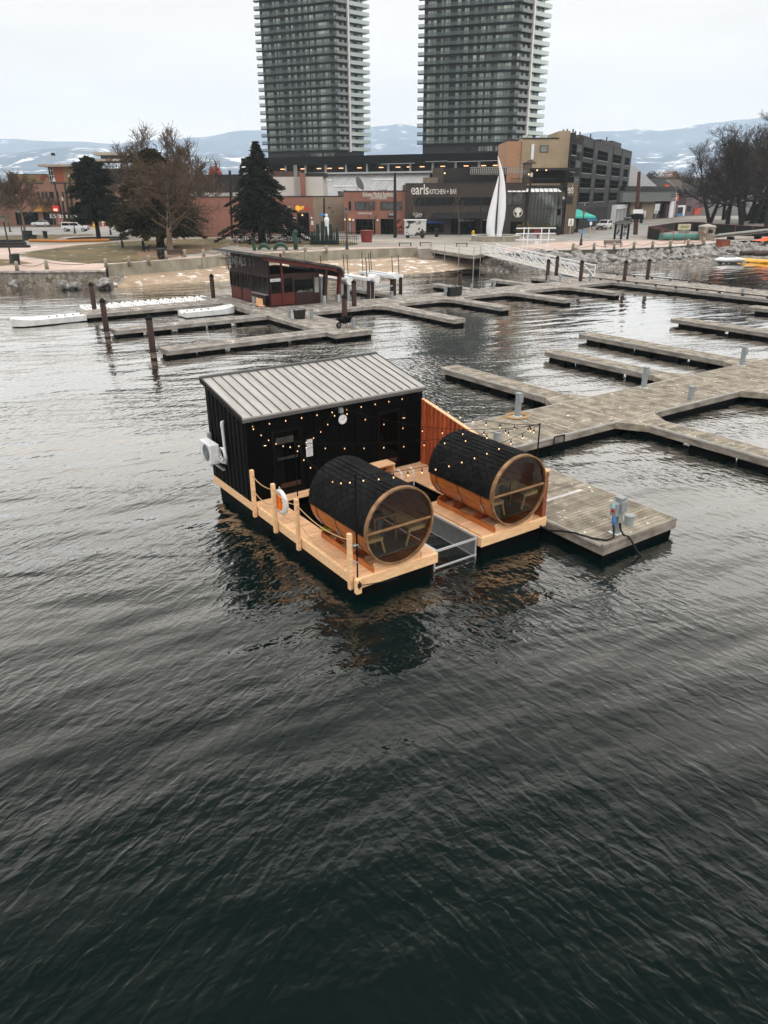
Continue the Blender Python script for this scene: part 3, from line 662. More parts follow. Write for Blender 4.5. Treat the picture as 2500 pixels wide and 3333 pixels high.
dock('hut_platform', 'wide plank platform carrying the red rental hut', 'dock', 25.05, 33.4, -66.0, -52.05, 's', True)
dock('rental_finger', 'snow dusted finger dock with a leaning pile at its tip, closest to the cabin roof', 'dock', 14.0, 25.0, -44.75, -43.45, 's', True, 5, 'finger docks on the rental side')
dock('rental_finger', 'middle finger dock on the rental side with a pile at its tip', 'dock', 13.5, 25.0, -53.5, -52.4, 's', True, 5, 'finger docks on the rental side')
dock('rental_finger', 'wide finger dock lined with white personal watercraft floats', 'dock', 13.6, 25.0, -63.6, -61.2, 's', True, 1, 'finger docks on the rental side')
dock('middle_dock', 'long walkway dock running from the red hut to the foot of the ramp', 'dock', 33.45, 64.3, -55.6, -52.1, 's', True)
g3 = 'finger docks below the middle walkway'
for lab, s0, s1, t1 in (('finger dock beside the wheelbarrow with pale icy planks', 35.25, 36.35, -42.4), ('second icy finger dock below the green storage bin', 42.4, 43.45, -45.1), ('third icy finger dock from the red hut', 49.95, 51.0, -45.3), ('fourth icy finger dock, closest to the ramp foot', 57.35, 58.4, -46.0)):
    dock('finger_dock', lab, 'dock', s0, s1, -52.08, t1, 't', True, 3, g3, flare='-')
g4 = 'finger docks on the beach side of the middle walkway'
for lab, s0, s1, t0 in (('short dark finger dock beside the boat lifts', 39.6, 40.5, -65.0), ('short finger dock beside the tall brown pile, facing the beach', 48.3, 49.2, -62.0), ('short finger dock between two grey pedestals, facing the beach', 56.0, 56.9, -61.7)):
    dock('finger_dock', lab, 'dock', s0, s1, t0, -55.62, 't', True, 3, g4)
dock('landing_float', 'small railed float under the ramp foot', 'dock', 61.0, 64.2, -60.5, -55.7, 't', True, 1)
T = dock('wide_dock', 'wide plank dock with a low timber kerb rail crossing behind all the slips', 'dock', 64.4, 70.4, -59.5, 16, 't', True, 1)
for x in (.25, 5.75):
    mb = MB(); D_ = 75.5; mb.box(x-.06, x+.06, 5.0, D_-4 if x < 1 else D_-1, DOCK+.13, DOCK+.22)
    for k in range(30): y = 5.3+k*2.3; mb.box(x-.06, x+.06, y, y+.25, DOCK+.007, DOCK+.129)
    mb.build('kerb_rail', M('dark_kerb_timber', (.09,.075,.06), .8), T)
# snow or ice left on some of the planks
# ------------------------------------------------------------------ piles
def pile(s, t, top, label, r=.19, collar=False):
    p = thing('mooring_pile', label, 'pile', dk(s, t), 0, 'brown steel piles holding the docks')
    lean = .0
    MB().tube([(0, 0, -1.2), (0, 0, top-.16)], r, 14).build('pile_shaft', pile_st, p, smooth=True)
    MB().lathe([(r*1.12, top-.17), (r*1.12, top-.10), (.02, top+.10)], (0, 0, 0), 14).build('pile_cap', black_mat, p)
    MB().lathe([(r+.004, .1), (r+.004, .45)], (0, 0, 0), 14, cap=False).build('tide_mark', pile_wet, p, smooth=True, normals=True)
    if collar:
        mb = MB(); mb.beam((.25, -.28, .5), (-.35, -.28, .5), .05, .06); mb.beam((.25, .28, .5), (-.35, .28, .5), .05, .06); mb.beam((-.33, -.3, .5), (-.33, .3, .5), .05, .06); mb.build('pile_hoop', steel_dk, p); p.rotation_euler = (0, 0, DA)
for a in ((13.35, -43.9, 2.5, 'brown pile at the tip of the finger dock closest to the cabin', .19, True), (13.1, -52.9, 2.55, 'brown pile at the tip of the middle rental finger dock', .19, True), (15.2, -64.2, 2.5, 'brown pile standing among the white watercraft floats', .19), (25.7, -64.7, 2.5, 'brown pile beside the slatted corner of the red hut', .19), (28.95, -47.5, 2.2, 'brown pile behind the black wheelbarrow', .2), (33.2, -52.9, 2.5, 'reddish pile rising from the walkway right of the red hut', .2), (45.3, -53.9, 2.52, 'tall brown pile on the walkway beyond the green storage bin', .2), (62.4, -54.6, 2.52, 'brown pile at the foot of the ramp beside a grey pedestal', .2), (61.0, -58.0, 2.5, 'dark pile behind the lower railing of the ramp', .2), (64.8, -60.3, 2.5, 'dark pile on the far side of the ramp foot', .2), (66.2, -52.0, 2.5, 'first brown pile through the wide dock, right of the ramp', .2), (69.2, -51.4, 2.55, 'second brown pile through the wide dock, near the boulders', .2)):
    pile(*a)
# ------------------------------------------------------------------ dock furniture
def pedestal(s, t, h, label, plug=False, rot=0, base=DOCK+.006):
    p = thing('power_pedestal', label, 'power pedestal', dk(s, t, base), DA+rot, 'grey power pedestals on the docks')
    MB().box(-.09, .09, -.10, .10, 0, h-.02).build('pedestal_post', ped_grey, p, bevel=.01)
    MB().box(-.11, .11, -.13, .12, h-.02, h+.04).build('pedestal_cap', ped_grey, p, bevel=.008)
    if h > .7: MB().box(-.11, .11, -.17, -.101, h-.36, h-.06).build('outlet_box', ped_grey, p, bevel=.008); MB().box(-.15, .15, -.15, .15, .0, .012).build('foot_plate', white_pl, p)
    return p
pedestal(21.2, -21.2, .95, 'grey power pedestal with a rope round its foot, on the main dock'); pedestal(29.5, -21.3, .95, 'grey power pedestal on the main dock at the second finger'); pedestal(37.8, -21.4, .95, 'grey power pedestal on the main dock near the picture edge'); pedestal(29.45, -18.75, .55, 'short grey post on the near edge of the main dock')
pp = pedestal(15.4, -11.35, 1.02, 'grey power pedestal with blue plug and black cable on the end float')
mb = MB(); mb.box(-.25, -.10, -.10, .10, .55, .92); mb.build('socket_box', ped_grey, pp, bevel=.01)
MB().box(-.27, -.252, -.05, .05, .78, .90).build('pale_label', M('pale_blue_label', (.45,.66,.72), .5), pp); MB().box(-.275, -.252, -.045, .045, .66, .74).build('red_switch', M('red_switch_plastic', (.5,.03,.03), .5), pp)
MB().tube([(-.22, -.03, .57), (-.27, -.08, .42), (-.29, -.10, .34)], [.05, .055, .045], 10).build('blue_plug', M('blue_plug_plastic', (.05,.20,.40), .4), pp)
cbl = thing('power_cable', 'thick black cable from the blue plug across the float to the platform corner', 'cable', dk(15.4, -11.35, DOCK), DA)
MB().tube([(-.29, -.10, .36), (-.32, -.16, .22), (-.42, -.25, .06), (-.65, -.2, .03), (-.85, .1, .03), (-.98, .6, .03), (-1.05, 1.0, -.05), (-1.15, 1.4, -.16), (-1.2, 1.75, -.10), (-1.1, 2.1, .05), (-1.05, 2.3, .15), (-1.25, 2.25, .12), (-1.5, 2.1, .14)], .028, 8).build('cable_run', rubber, cbl, smooth=True)
c2 = thing('water_cable', 'black cable dropping from the power pedestal over the float edge into the lake', 'cable', dk(15.4, -11.35, DOCK), DA)
MB().tube([(-.05, -.12, .35), (-.03, -.16, .15), (.0, -.25, .03), (.06, -.36, .01), (.12, -.45, -.12), (.2, -.62, -.40), (.3, -.8, -.6)], .026, 8).build('cable_run', rubber, c2, smooth=True)
cp = thing('float_cap', 'round pale grey pipe cap standing on the end float', 'pipe cap', dk(16.1, -11.5, DOCK), 0); MB().lathe([(.13, 0), (.13, .24)], (0, 0, 0), 16).build('cap_tube', ped_grey, cp, smooth='auto'); MB().lathe([(.142, .24), (.142, .30), (.12, .31)], (0, 0, 0), 16).build('cap_lid', ped_grey, cp)
cp = thing('float_cap', 'round pale grey pipe cap on the main dock behind the cedar fence', 'pipe cap', dk(18.2, -19.2, DOCK), 0); MB().lathe([(.13, 0), (.13, .30)], (0, 0, 0), 16).build('cap_tube', ped_grey, cp, smooth='auto'); MB().lathe([(.142, .30), (.142, .36), (.12, .37)], (0, 0, 0), 16).build('cap_lid', ped_grey, cp)
sh = thing('plank_stack', 'pale white board lying on the end float beside the cedar fence', 'board', dk(15.0, -14.6, DOCK+.012), DA); MB().box(-.4, .55, -.25, .3, 0, .03).build('board_sheet', white_pl, sh); 
mb = MB()
for k in range(3): mb.box(-.38, .5, -.13+.13*k, -.12+.13*k, .031, .034)
mb.build('board_groove', ped_grey, sh)
ps = thing('pale_plank', 'single pale bleached plank lying across the end float', 'plank', dk(16.1, -14.0, DOCK+.012), DA); MB().box(-.9, .9, -.07, .07, 0, .025).build('plank_body', bumper, ps)
rc = thing('rope_coil', 'tan rope coil with a yellow hose end at a pedestal foot', 'rope', dk(21.2, -21.2, DOCK+.012), DA)
MB().tube([((.30+.004*k)*math.cos(k*.45), (.30+.003*k)*math.sin(k*.45), .012+.0004*k) for k in range(70)], .014, 5).build('coil', rope_mat, rc); MB().tube([(-.3, .0, .02), (-.6, .1, .02), (-.95, .12, .02)], .016, 5).build('hose_end', M('yellow_hose', (.6,.42,.05), .6), rc)
lad = thing('dock_ladder', 'small dark folding ladder hung on the near edge of the main dock', 'ladder', dk(20.3, -18.33, .5), DA)
mb = MB(); mb.box(0, .04, -.05, -.027, -.45, .03); mb.box(.55, .59, -.05, -.027, -.45, .03); mb.box(.04, .55, -.05, -.027, -.02, .03); mb.box(.04, .55, -.05, -.027, -.30, -.26); mb.build('ladder_frame', black_mat, lad)
for s_, t_, h_, lab in ((26.3, -57.5, .75, 'slim grey post in front of the slatted side of the red hut'), (25.6, -49.9, .85, 'grey post left of the small green bin on the rental walkway'), (27.0, -49.0, .7, 'grey post right of the small green bin on the rental walkway'), (27.3, -43.6, .6, 'grey post in front of the black wheelbarrow'), (38.2, -54.6, .6, 'grey post on the walkway in front of the boat lifts'), (43.0, -53.1, .75, 'grey post left of the green storage bin'), (47.9, -55.2, .55, 'short grey post at the root of the beach side finger dock'), (50.2, -54.6, .75, 'grey post between the tall pile and the ramp'), (57.9, -54.9, .75, 'grey post near the landing float'), (60.2, -55.4, .55, 'short grey post beside the landing float'), (63.2, -54.0, .7, 'grey post at the foot of the ramp'), (65.0, -38.0, .55, 'grey post on the kerb of the wide dock')):
    pedestal(s_, t_, h_, lab)
def bin_(s, t, sx, sy, h, label):
    p = thing('storage_bin', label, 'bin', dk(s, t, DOCK+.006), DA); MB().prism([(-sx/2+.08, 0), (sx/2-.08, 0), (sx/2, h), (-sx/2, h)], -sy/2, sy/2, ax='y').build('bin_body', M('dark_green_plastic', (.012,.022,.018), .6), p, bevel=.02)
    MB().box(-sx/2-.03, sx/2+.03, -sy/2-.03, sy/2+.03, h+.001, h+.07).build('bin_lid', M('snowy_bin_lid', (.05,.07,.065), .6, col2=(.5,.5,.5), scale=5, lo=.55, hi=.6), p, bevel=.015)
bin_(26.25, -49.5, .75, .6, .62, 'small dark green storage bin between two grey posts on the rental walkway'); bin_(44.0, -53.2, 1.5, .8, .75, 'large dark green storage bin on the middle walkway')
wbw = thing('wheelbarrow', 'black wheelbarrow standing on the corner of the rental walkway', 'wheelbarrow', dk(27.0, -44.3, DOCK+.006), DA+R(10))
MB().add([(-.55,-.32,.62),(.45,-.36,.70),(.45,.36,.70),(-.55,.32,.62),(-.25,-.18,.28),(.25,-.2,.30),(.25,.2,.30),(-.25,.18,.28)], [(4,7,6,5),(0,4,5,1),(1,5,6,2),(2,6,7,3),(3,7,4,0)]).build('barrow_tray', black_mat, wbw, normals=False)
wh = MB().tube([(-.55, -.05, .2), (-.55, .05, .2)], .2, 16).build('wheel', rubber, wbw); MB().tube([(-.55, -.055, .2), (-.55, .055, .2)], .09, 10).build('rim', galv, wh)
mb = MB()
for y in (-.22, .22): mb.tube([(-.62, y*.4, .2), (-.1, y, .27), (.4, y*1.2, .42), (1.05, y*1.3, .60)], .02, 6); mb.tube([(.25, y, .32), (.32, y, .0)], .018, 6); mb.tube([(.32, y, .0), (.5, y, .02), (.3, y*1.1, .38)], .015, 6)
mb.build('barrow_frame', black_mat, wbw)
# ------------------------------------------------------------------ personal watercraft floats
pale_pl = M('pale_grey_float_plastic', (.60,.61,.61), .55, col2=(.74,.75,.75), scale=2)
def pwc(s, t, rot, label, L_=3.6, W_=1.5, z=.0, grp='white watercraft floats at the rental docks'):
    p = thing('watercraft_float', label, 'float', dk(s, t, z), rot, grp)
    mb = MB(); n = 14                                    # moulded drive-on hull: raised side rims, V channel, upturned nose
    prof = []
    for i in range(n+1):
        x = L_*i/n; wv = W_/2*(1 if i < n-3 else math.sqrt(max(.05, 1-((i-(n-3))/3.2)**2))); lift = .0 if i < n-4 else .03*(i-n+4)
        prof.append([(x, -wv, .05), (x, -wv, .34+lift), (x, -wv*.62, .38+lift), (x, -wv*.3, .26+lift), (x, 0, .20+lift), (x, wv*.3, .26+lift), (x, wv*.62, .38+lift), (x, wv, .34+lift), (x, wv, .05)])
    vs = [q for r in prof for q in r]; fs = []
    for i in range(n):
        for j in range(8): fs.append((i*9+j, i*9+j+1, (i+1)*9+j+1, (i+1)*9+j))
    fs += [tuple(range(9)), tuple(n*9+j for j in range(9))[::-1]]
    if L_ > 4: p.scale = (1, 1, 1.35)
    mb.add(vs, fs); mb.build('float_hull', pale_pl, p, smooth='auto')
    mb = MB()
    for i in range(4):
        for y in (-.22, .22): mb.tube([(.6+i*.6, y*W_-.06, .30), (.6+i*.6, y*W_+.06, .30)], .055, 8)
    mb.build('float_roller', rubber, p)
for k in range(10):
    pwc(15.0+k*1.12, -63.65, DA+PI/2, 'white moulded watercraft float in the row along the wide rental finger dock', 2.9, 1.08, .12)
pwc(13.7, -62.0, DA+PI+R(4), 'long white watercraft float with round rollers off the end of the wide finger dock', 5.2, 1.9)
pwc(20.5, -58.6, DA+R(0), 'single white watercraft float lying in the slip beside the red hut', 4.4, 1.8)
# ------------------------------------------------------------------ ground, shore walls, beach
G = 1.8
def A2(p, z=G): return at(p[0], p[1], z)
lc = crop(0, 650, 500); tcp = crop(250, 400, 550); Ec = crop(600, 450, 700); mc = crop(850, 550, 500); ec = crop(1300, 480, 600)
rc_ = crop(1800, 550, 400); qc = crop(2050, 550, 450); uc = crop(2000, 750, 500); vc = crop(1350, 720, 650); Dc = crop(0, 380, 650)
wallL = [Vector((-150, 80.0, G)), at(0, 882, G), at(343, 879, G)]
wallC = [at(345, 868, G), at(650, 845, G), at(731, 835, G), at(987, 826, G), at(1136, 818, G), at(1356, 811, G)]
wallR = [at(1640, 826, G), at(1801, 816, G), at(2000, 812, G), at(2180, 804, G), at(2329, 791, G)]
back = [at(1402, 809, G), at(1500, 812, G), at(1580, 818, G)]
rim = wallL+[Vector((wallC[0].x, wallC[0].y, G))]+wallC[1:]+back+wallR+[at(2420, 784, G), at(2560, 776, G), Vector((160, 112, G))]
pave = M('city_paving', (.30,.275,.25), .9, col2=(.40,.37,.335), scale=.12, spot=((.50,.47,.44), .35, .66))
gv = [tuple(p) for p in rim]+[(4000, 100, G), (4000, 9000, G), (-4000, 9000, G), (-4000, 80, G)]
tag(MB().add(gv, [tuple(range(len(gv)))]).build('ground', pave, normals=False), kind='structure')
def sheet(name, pts, mat, dz, kind='structure', **k):
    v = [(p[0], p[1], G+dz) for p in pts]; o = MB().add(v, [tuple(range(len(v)))]).build(name, mat, normals=False)
    if o.data.polygons[0].normal.z < 0: o.data.flip_normals()
    return tag(o, kind=kind, **k)
grass = M('winter_lawn', (.115,.105,.045), .95, col2=(.235,.175,.09), scale=.16, bump=.4, bscale=6, detail=6, spot=((.55,.53,.50), .5, .62, .12))
dirt = M('bare_lawn_soil', (.20,.13,.085), .95, col2=(.28,.20,.13), scale=.3)
pink = M('pink_brick_paving', (.46,.37,.32), .9, col2=(.57,.47,.42), scale=.25, spot=((.68,.64,.62), .5, .64))
asph = M('grey_road_asphalt', (.28,.275,.265), .9, col2=(.38,.37,.35), scale=.1)
conc_w = M('pale_concrete', (.42,.40,.34), .85, col2=(.30,.285,.24), scale=.8, stretch=(1,1,.5), spot=((.16,.15,.125), .9, .63))
pinkp = [at(0, 884, G), at(340, 881, G), at(345, 869, G), at(650, 846, G), at(640, 838, G), at(500, 850, G)]
sheet('promenade_path', [at(-30, 883, G), at(343, 880, G)]+[at(*p, G) for p in ((347, 867), (650, 843.5), (800, 832), (990, 824), (1136, 816), (1350, 809), (1352, 804), (1130, 806), (987, 815), (800, 822), (650, 833), (520, 838), (345, 858), (200, 852), (45, 834), (45, 824), (150, 811), (420, 792), (330, 790), (-30, 806))], pink, .008)
sheet('lawn', [at(*lc(*p), G) for p in ((170, 592), (300, 568), (560, 530), (800, 497), (1100, 470), (1400, 448), (1900, 432), (2350, 418), (2560, 432), (2560, 490), (2200, 545), (1900, 610), (1659, 655), (1300, 680), (960, 690), (700, 672), (400, 630))], grass, .022)
sheet('bare_soil', [at(*lc(*p), G) for p in ((1480, 560), (1750, 520), (2200, 500), (2400, 520), (2200, 560), (1900, 620), (1660, 650), (1500, 620))], dirt, .030)
sheet('lawn', [at(*lc(*p), G) for p in ((-60, 640), (120, 648), (360, 688), (200, 700), (-60, 722))], grass, .026)
sheet('lawn', [at(*lc(*p), G) for p in ((-60, 392), (500, 378), (1000, 372), (1040, 385), (700, 400), (560, 436), (330, 440), (-60, 425))], grass, .014)
sheet('lawn', [at(*Ec(*p), G) for p in ((420, 800), (1250, 790), (1350, 815), (1250, 835), (900, 838), (600, 850), (420, 838))], grass, .022)
sheet('road', [at(*p, G) for p in ((-60, 766), (300, 763), (640, 772), (900, 770), (1250, 772), (1600, 770), (1900, 782), (2100, 770), (2180, 755), (2330, 735), (2500, 727), (2560, 722), (2560, 700), (2340, 715), (2080, 728), (1960, 758), (1800, 768), (1250, 757), (900, 755), (640, 756), (300, 742), (-60, 736))], asph, .010)
sheet('right_promenade', [at(*p, G) for p in ((1640, 825), (1801, 815), (2000, 811), (2180, 803), (2329, 790), (2310, 780), (2100, 783), (1950, 784), (1800, 789), (1640, 806))], pink, .012)
sheet('far_ground', [(-2500, 262, G), (2500, 262, G), (3500, 6000, G), (-3500, 6000, G)], M('far_town_ground', (.085,.08,.075), .95, col2=(.15,.14,.13), scale=.02), .02)
def wall(name, label, pts, z0, z1, th, mat, cap=None):
    o = thing(name, label, 'wall', pts[0]); mb = MB(); cp_ = MB()
    for a, b in zip(pts, pts[1:]):
        n = Vector((b.y-a.y, a.x-b.x, 0)).normalized()                     # towards the water
        p, q = a-pts[0], b-pts[0]
        for m_, zz0, zz1, t0, t1 in ((mb, z0, z1, 0, th), (cp_, z1, z1+.12, -.1, th+.12)):
            A_, B_, C_, D_ = p+n*t1, q+n*t1, q+n*t0, p+n*t0
            m_.add([(v.x, v.y, z) for z in (zz0-pts[0].z, zz1-pts[0].z) for v in (A_, B_, C_, D_)], [(0,3,2,1),(4,5,6,7),(0,1,5,4),(1,2,6,5),(2,3,7,6),(3,0,4,7)])
    mb.build('wall_face', mat, o)
    if cap: cp_.build('wall_cap', cap, o)
    return o
def stone_mat():
    m = M('rubble_stone', (.20,.175,.145), .9); nt = m.node_tree; L = nt.links.new; b = next(n for n in nt.nodes if n.type == 'BSDF_PRINCIPLED')
    tc = N(nt, 'ShaderNodeTexCoord'); v1 = N(nt, 'ShaderNodeTexVoronoi', Scale=2.4); v2 = N(nt, 'ShaderNodeTexVoronoi', Scale=2.4, feature='DISTANCE_TO_EDGE'); L(tc.outputs['Object'], v1.inputs['Vector']); L(tc.outputs['Object'], v2.inputs['Vector'])
    cr = N(nt, 'ShaderNodeValToRGB'); e = cr.color_ramp; e.elements[0].color = (.11,.095,.08,1); e.elements[1].color = (.34,.30,.25,1); L(v1.outputs['Color'], cr.inputs[0])
    mr = N(nt, 'ShaderNodeMapRange'); mr.inputs['From Max'].default_value = .06; L(v2.outputs['Distance'], mr.inputs['Value'])
    mx = N(nt, 'ShaderNodeMix', data_type='RGBA'); mx.inputs['A'].default_value = (.03,.027,.023,1); L(mr.outputs[0], mx.inputs['Factor']); L(cr.outputs[0], mx.inputs['B']); L(mx.outputs['Result'], b.inputs['Base Color']); return m
stone = stone_mat()
wall('stone_seawall', 'rubble stone seawall with a snowy concrete cap along the left shore', wallL, -.3, G-.15, .5, stone, M('snowy_wall_cap', (.30,.28,.25), .85, col2=(.62,.61,.60), scale=1.2))
wall('concrete_seawall', 'stained pale concrete seawall above the sand beach', wallC, -.2, G+.25, .35, conc_w)
wall('promenade_seawall', 'dark concrete seawall above the boulders on the right shore', wallR, -.2, G+.05, .35, M('dark_concrete', (.22,.20,.17), .9, col2=(.15,.135,.115), scale=.7), M('pale_wall_cap', (.60,.58,.55), .85, scale=2))
def strip(name, top, ztop, bot, zbot, mat, n=10, rough=.05, kind='structure'):
    def samp(P, f):
        k = f*(len(P)-1); i = min(int(k), len(P)-2); return P[i].lerp(P[i+1], k-i)
    mb = MB(); rows = 8; cols = n*6; vs = []
    for i in range(cols+1):
        a, b = samp(top, i/cols), samp(bot, i/cols)
        for j in range(rows+1):
            f = j/rows; p = a.lerp(b, f); z = ztop+(zbot-ztop)*f+noise.noise(Vector((p.x*.5, p.y*.5, 3)))*rough*(1 if j else 0); vs.append((p.x, p.y, z))
    fs = [(i*(rows+1)+j, i*(rows+1)+j+1, (i+1)*(rows+1)+j+1, (i+1)*(rows+1)+j) for i in range(cols) for j in range(rows)]
    o = mb.add(vs, fs).build(name, mat, smooth=True); return tag(o, kind=kind)
sand = M('beach_sand', (.37,.295,.22), .95, col2=(.47,.385,.30), scale=.4, spot=((.74,.72,.71), .9, .56, .14))
def wl(*pts): return [at(x, y, 0) for x, y in pts]
bb = wl((380, 933), (460, 929), (727, 921), (1000, 912), (1301, 900), (1420, 893), (1490, 883), (1560, 872))
bt = [p.copy() for p in wallC[0:1]]+[p.copy() for p in wallC[1:]]+[at(1402, 809, G), at(1560, 816, G)]
bb2 = [b+(b-a).normalized()*1.6 for a, b in zip([bt[0], bt[1], bt[2], bt[3], bt[4], bt[5], bt[6], bt[7]], bb)]
strip('beach', bt, .85, bb2, -.22, sand, 10, .10)
rock_m = M('boulder_stone', (.17,.165,.155), .9, col2=(.46,.45,.435), scale=1.6, island=.6, bump=.5, bscale=4)
bank_m = M('rocky_bank', (.16,.14,.115), .95, col2=(.32,.29,.25), scale=1.8, bump=.6, bscale=4, spot=((.55,.52,.49), 2.2, .60))
rb = wl((1560, 876), (1650, 884), (1765, 882), (1900, 879), (2000, 874), (2163, 863), (2350, 859), (2500, 857), (2600, 855))
rt = [at(1575, 822, G), at(1640, 826, G), at(1720, 821, G), at(1801, 816, G), at(2000, 812, G), at(2180, 804, G), at(2329, 791, G), at(2420, 784, G), at(2560, 776, G)]
rb2 = [b+(b-a).normalized()*1.5 for a, b in zip(rt, rb)]
strip('rocky_shore', rt, 1.35, rb2, -.3, bank_m, 12, .18)
strip('stony_ledge', [p+Vector((0, -.45, 0)) for p in wallL]+[wallC[0]+Vector((1.5, .3, 0)), at(430, 880, .8)], .85, [Vector((-150, 78.2, 0)), at(0, 941, 0), at(330, 938, 0), at(400, 933, 0), at(470, 926, 0)], -.25, bank_m, 10, .25)
def rock_mesh(seed, r=.5, flat=.62):
    rnd = random.Random(seed); mb = MB(); mb.ball((0, 0, 0), r, r*rnd.uniform(.7, 1), r*flat, 9, 6)
    o = Vector((seed*7.3, seed*1.9, 0)); vs = []
    for p in mb.v:
        v = Vector(p); k = 1+.55*noise.noise(v*1.9/r*.5+o)+.25*noise.noise(v*3.3/r*.5+o); vs.append(tuple(v*k))
    mb.v = vs; return mb.mesh('boulder', rock_m)
RK = [rock_mesh(i+1) for i in range(7)]
def samp(P, f):
    k = f*(len(P)-1); i = min(int(k), len(P)-2); return P[i].lerp(P[i+1], k-i)
rnd = random.Random(5)
def rock(p, sc, label, grp):
    o = bpy.data.objects.new('boulder', RK[rnd.randrange(7)]); COL.objects.link(o); o.location = p; o.scale = (sc*rnd.uniform(.8, 1.4), sc*rnd.uniform(.8, 1.2), sc*rnd.uniform(.7, 1.2)); o.rotation_euler = (rnd.uniform(-.4, .4), rnd.uniform(-.4, .4), rnd.uniform(0, 6.3)); tag(o, label, 'boulder', grp)
for k in range(230):
    f = rnd.uniform(.20, .98); g_ = rnd.uniform(.02, .58)**1.0; p = samp(rt, f).lerp(samp(rb2, f), g_); p.z = 1.35-1.6*g_+rnd.uniform(.05, .28)
    rock(p, rnd.uniform(.9, 1.9) if f < .8 else rnd.uniform(.7, 1.5), 'grey boulder in the riprap bank below the right promenade', 'riprap boulders of the right bank')
for k in range(26):
    f = rnd.uniform(.3, .95); p = samp(wallL+[wallC[0]], f); p = Vector((p.x, p.y-rnd.uniform(.6, 1.6), rnd.uniform(.2, .75)))
    rock(p, rnd.uniform(.8, 1.5), 'dark wet rock at the foot of the left stone seawall', 'rocks below the stone seawall')
pb = MB()
for k in range(2600):
    f = rnd.uniform(.08, .98); g_ = rnd.uniform(.45, .93); p = samp(rt, f).lerp(samp(rb2, f), g_); z = 1.35-1.65*g_+.10; r = rnd.uniform(.05, .16)
    pb.add([(p.x-r, p.y, z), (p.x, p.y-r, z), (p.x+r, p.y, z), (p.x, p.y+r, z), (p.x+rnd.uniform(-.03, .03), p.y, z+r*.8)], [(0,1,4),(1,2,4),(2,3,4),(3,0,4)])
tag(pb.build('pebbles', rock_m), 'loose pebbles along the waterline below the boulders', 'pebbles', kind='stuff')
# ------------------------------------------------------------------ viewing platform, stairs, ramp
fr = [at(1402, 812, G), at(1542, 833, G), at(1578, 825, G), at(1640, 824, G)]
pf = thing('shore_platform', 'pale wooden viewing platform on steel legs beside the ramp', 'platform', fr[0])
poly = [p-fr[0] for p in fr]+[at(1640, 800, G)-fr[0], at(1402, 797, G)-fr[0]]
mb = MB(); mb.prism([(p.x, p.y) for p in poly], -.12, .03); mb.build('platform_deck', M('pale_platform_board', (.42,.40,.36), .85, scale=2, stretch=(1,8,1)), pf)
mb = MB()
for a, b in zip(poly[:3], poly[1:3]):
    n = max(2, int((b-a).length/.22))
    for k in range(n): c0 = a.lerp(b, (k+.5)/n); mb.cbox((c0.x, c0.y-.06, -.18), .15, .08, .44, math.atan2((b-a).y, (b-a).x))
mb.build('platform_skirt', dockside2, pf)
bk = [at(1402, 803, G)-fr[0], at(1640, 806, G)-fr[0]]
MB().add([(bk[0].x, bk[0].y, -.13), (bk[1].x, bk[1].y, -.13), (bk[1].x, bk[1].y, -2.6), (bk[0].x, bk[0].y, -2.6)], [(0,1,2,3)]).build('dark_back_wall', M('dark_timber_bulkhead', (.022,.021,.020), .9), pf, normals=False)
mb = MB()
for i, f in ((0, .02), (0, .35), (0, .68), (1, .0), (1, .6)):
    p = poly[i].lerp(poly[i+1], f); mb.tube([(p.x, p.y-.1, -2.4), (p.x, p.y-.1, 1.05)], .05, 8)
mb.build('platform_leg', galv, pf)
mb = MB()
for z in (.55, 1.02):
    mb.tube([(p.x, p.y-.1, z) for p in poly[:3]], .028, 6)
mb.build('platform_railing', galv, pf)
st = thing('beach_stairs', 'grey concrete steps with side rails going down to the sand', 'stairs', at(1380, 812, G), R(8))
mb = MB()
for k in range(8): mb.box(-.95, .95, -.3*(k+1), -.3*k, -1.15, -.02-.13*k)
mb.build('stair_treads', M('stair_timber', (.34,.31,.27), .85, scale=1.5, island=.1), st)
for x in (-1.0, 1.0):
    mb = MB(); mb.tube([(x, .2, .95), (x, -2.3, -.1), (x, -2.3, -1.0)], .03, 6); mb.tube([(x, .2, -.1), (x, .2, .95)], .03, 6); mb.tube([(x, -1.1, -.7), (x, -1.1, .4)], .025, 6); mb.build('stair_rail', galv, st)
ra, rb_ = at(1592, 826, G+.02), dk(65.3, -56.2, .62)
rp = thing('gangway_ramp', 'long white aluminium truss ramp sloping from the platform to the docks', 'ramp', ra, math.atan2((rb_-ra).y, (rb_-ra).x))
RL = Vector((rb_.x-ra.x, rb_.y-ra.y)).length; dz = rb_.z-ra.z
def rz(x): return dz*x/RL
RW = .95
mb = MB(); mb.add([(0, -RW, 0), (RL, -RW, dz), (RL, RW, dz), (0, RW, 0), (0, -RW, -.12), (RL, -RW, dz-.12), (RL, RW, dz-.12), (0, RW, -.12)], [(0,1,2,3),(7,6,5,4),(0,4,5,1),(1,5,6,2),(2,6,7,3),(3,7,4,0)]); mb.build('ramp_deck', M('ramp_grating', (.46,.43,.38), .8, scale=3), rp)
for y in (-RW, RW):
    mb = MB(); nb = 9
    mb.beam((0, y, 1.15), (RL, y, dz+1.15), .12, .12); mb.beam((0, y, -.02), (RL, y, dz-.02), .12, .14); mb.beam((0, y, .62), (RL, y, dz+.62), .05, .05)
    for k in range(nb+1):
        x = RL*k/nb; mb.beam((x, y, rz(x)), (x, y, rz(x)+1.12), .07, .07, up=(0,1,0))
        if k < nb: x2 = RL*(k+1)/nb; mb.beam((x, y, rz(x)+1.12) if k % 1 == 0 else 0, (x2, y, rz(x2)+.05), .06, .06, up=(0,1,0))
    mb.build('ramp_truss', white_pt, rp)
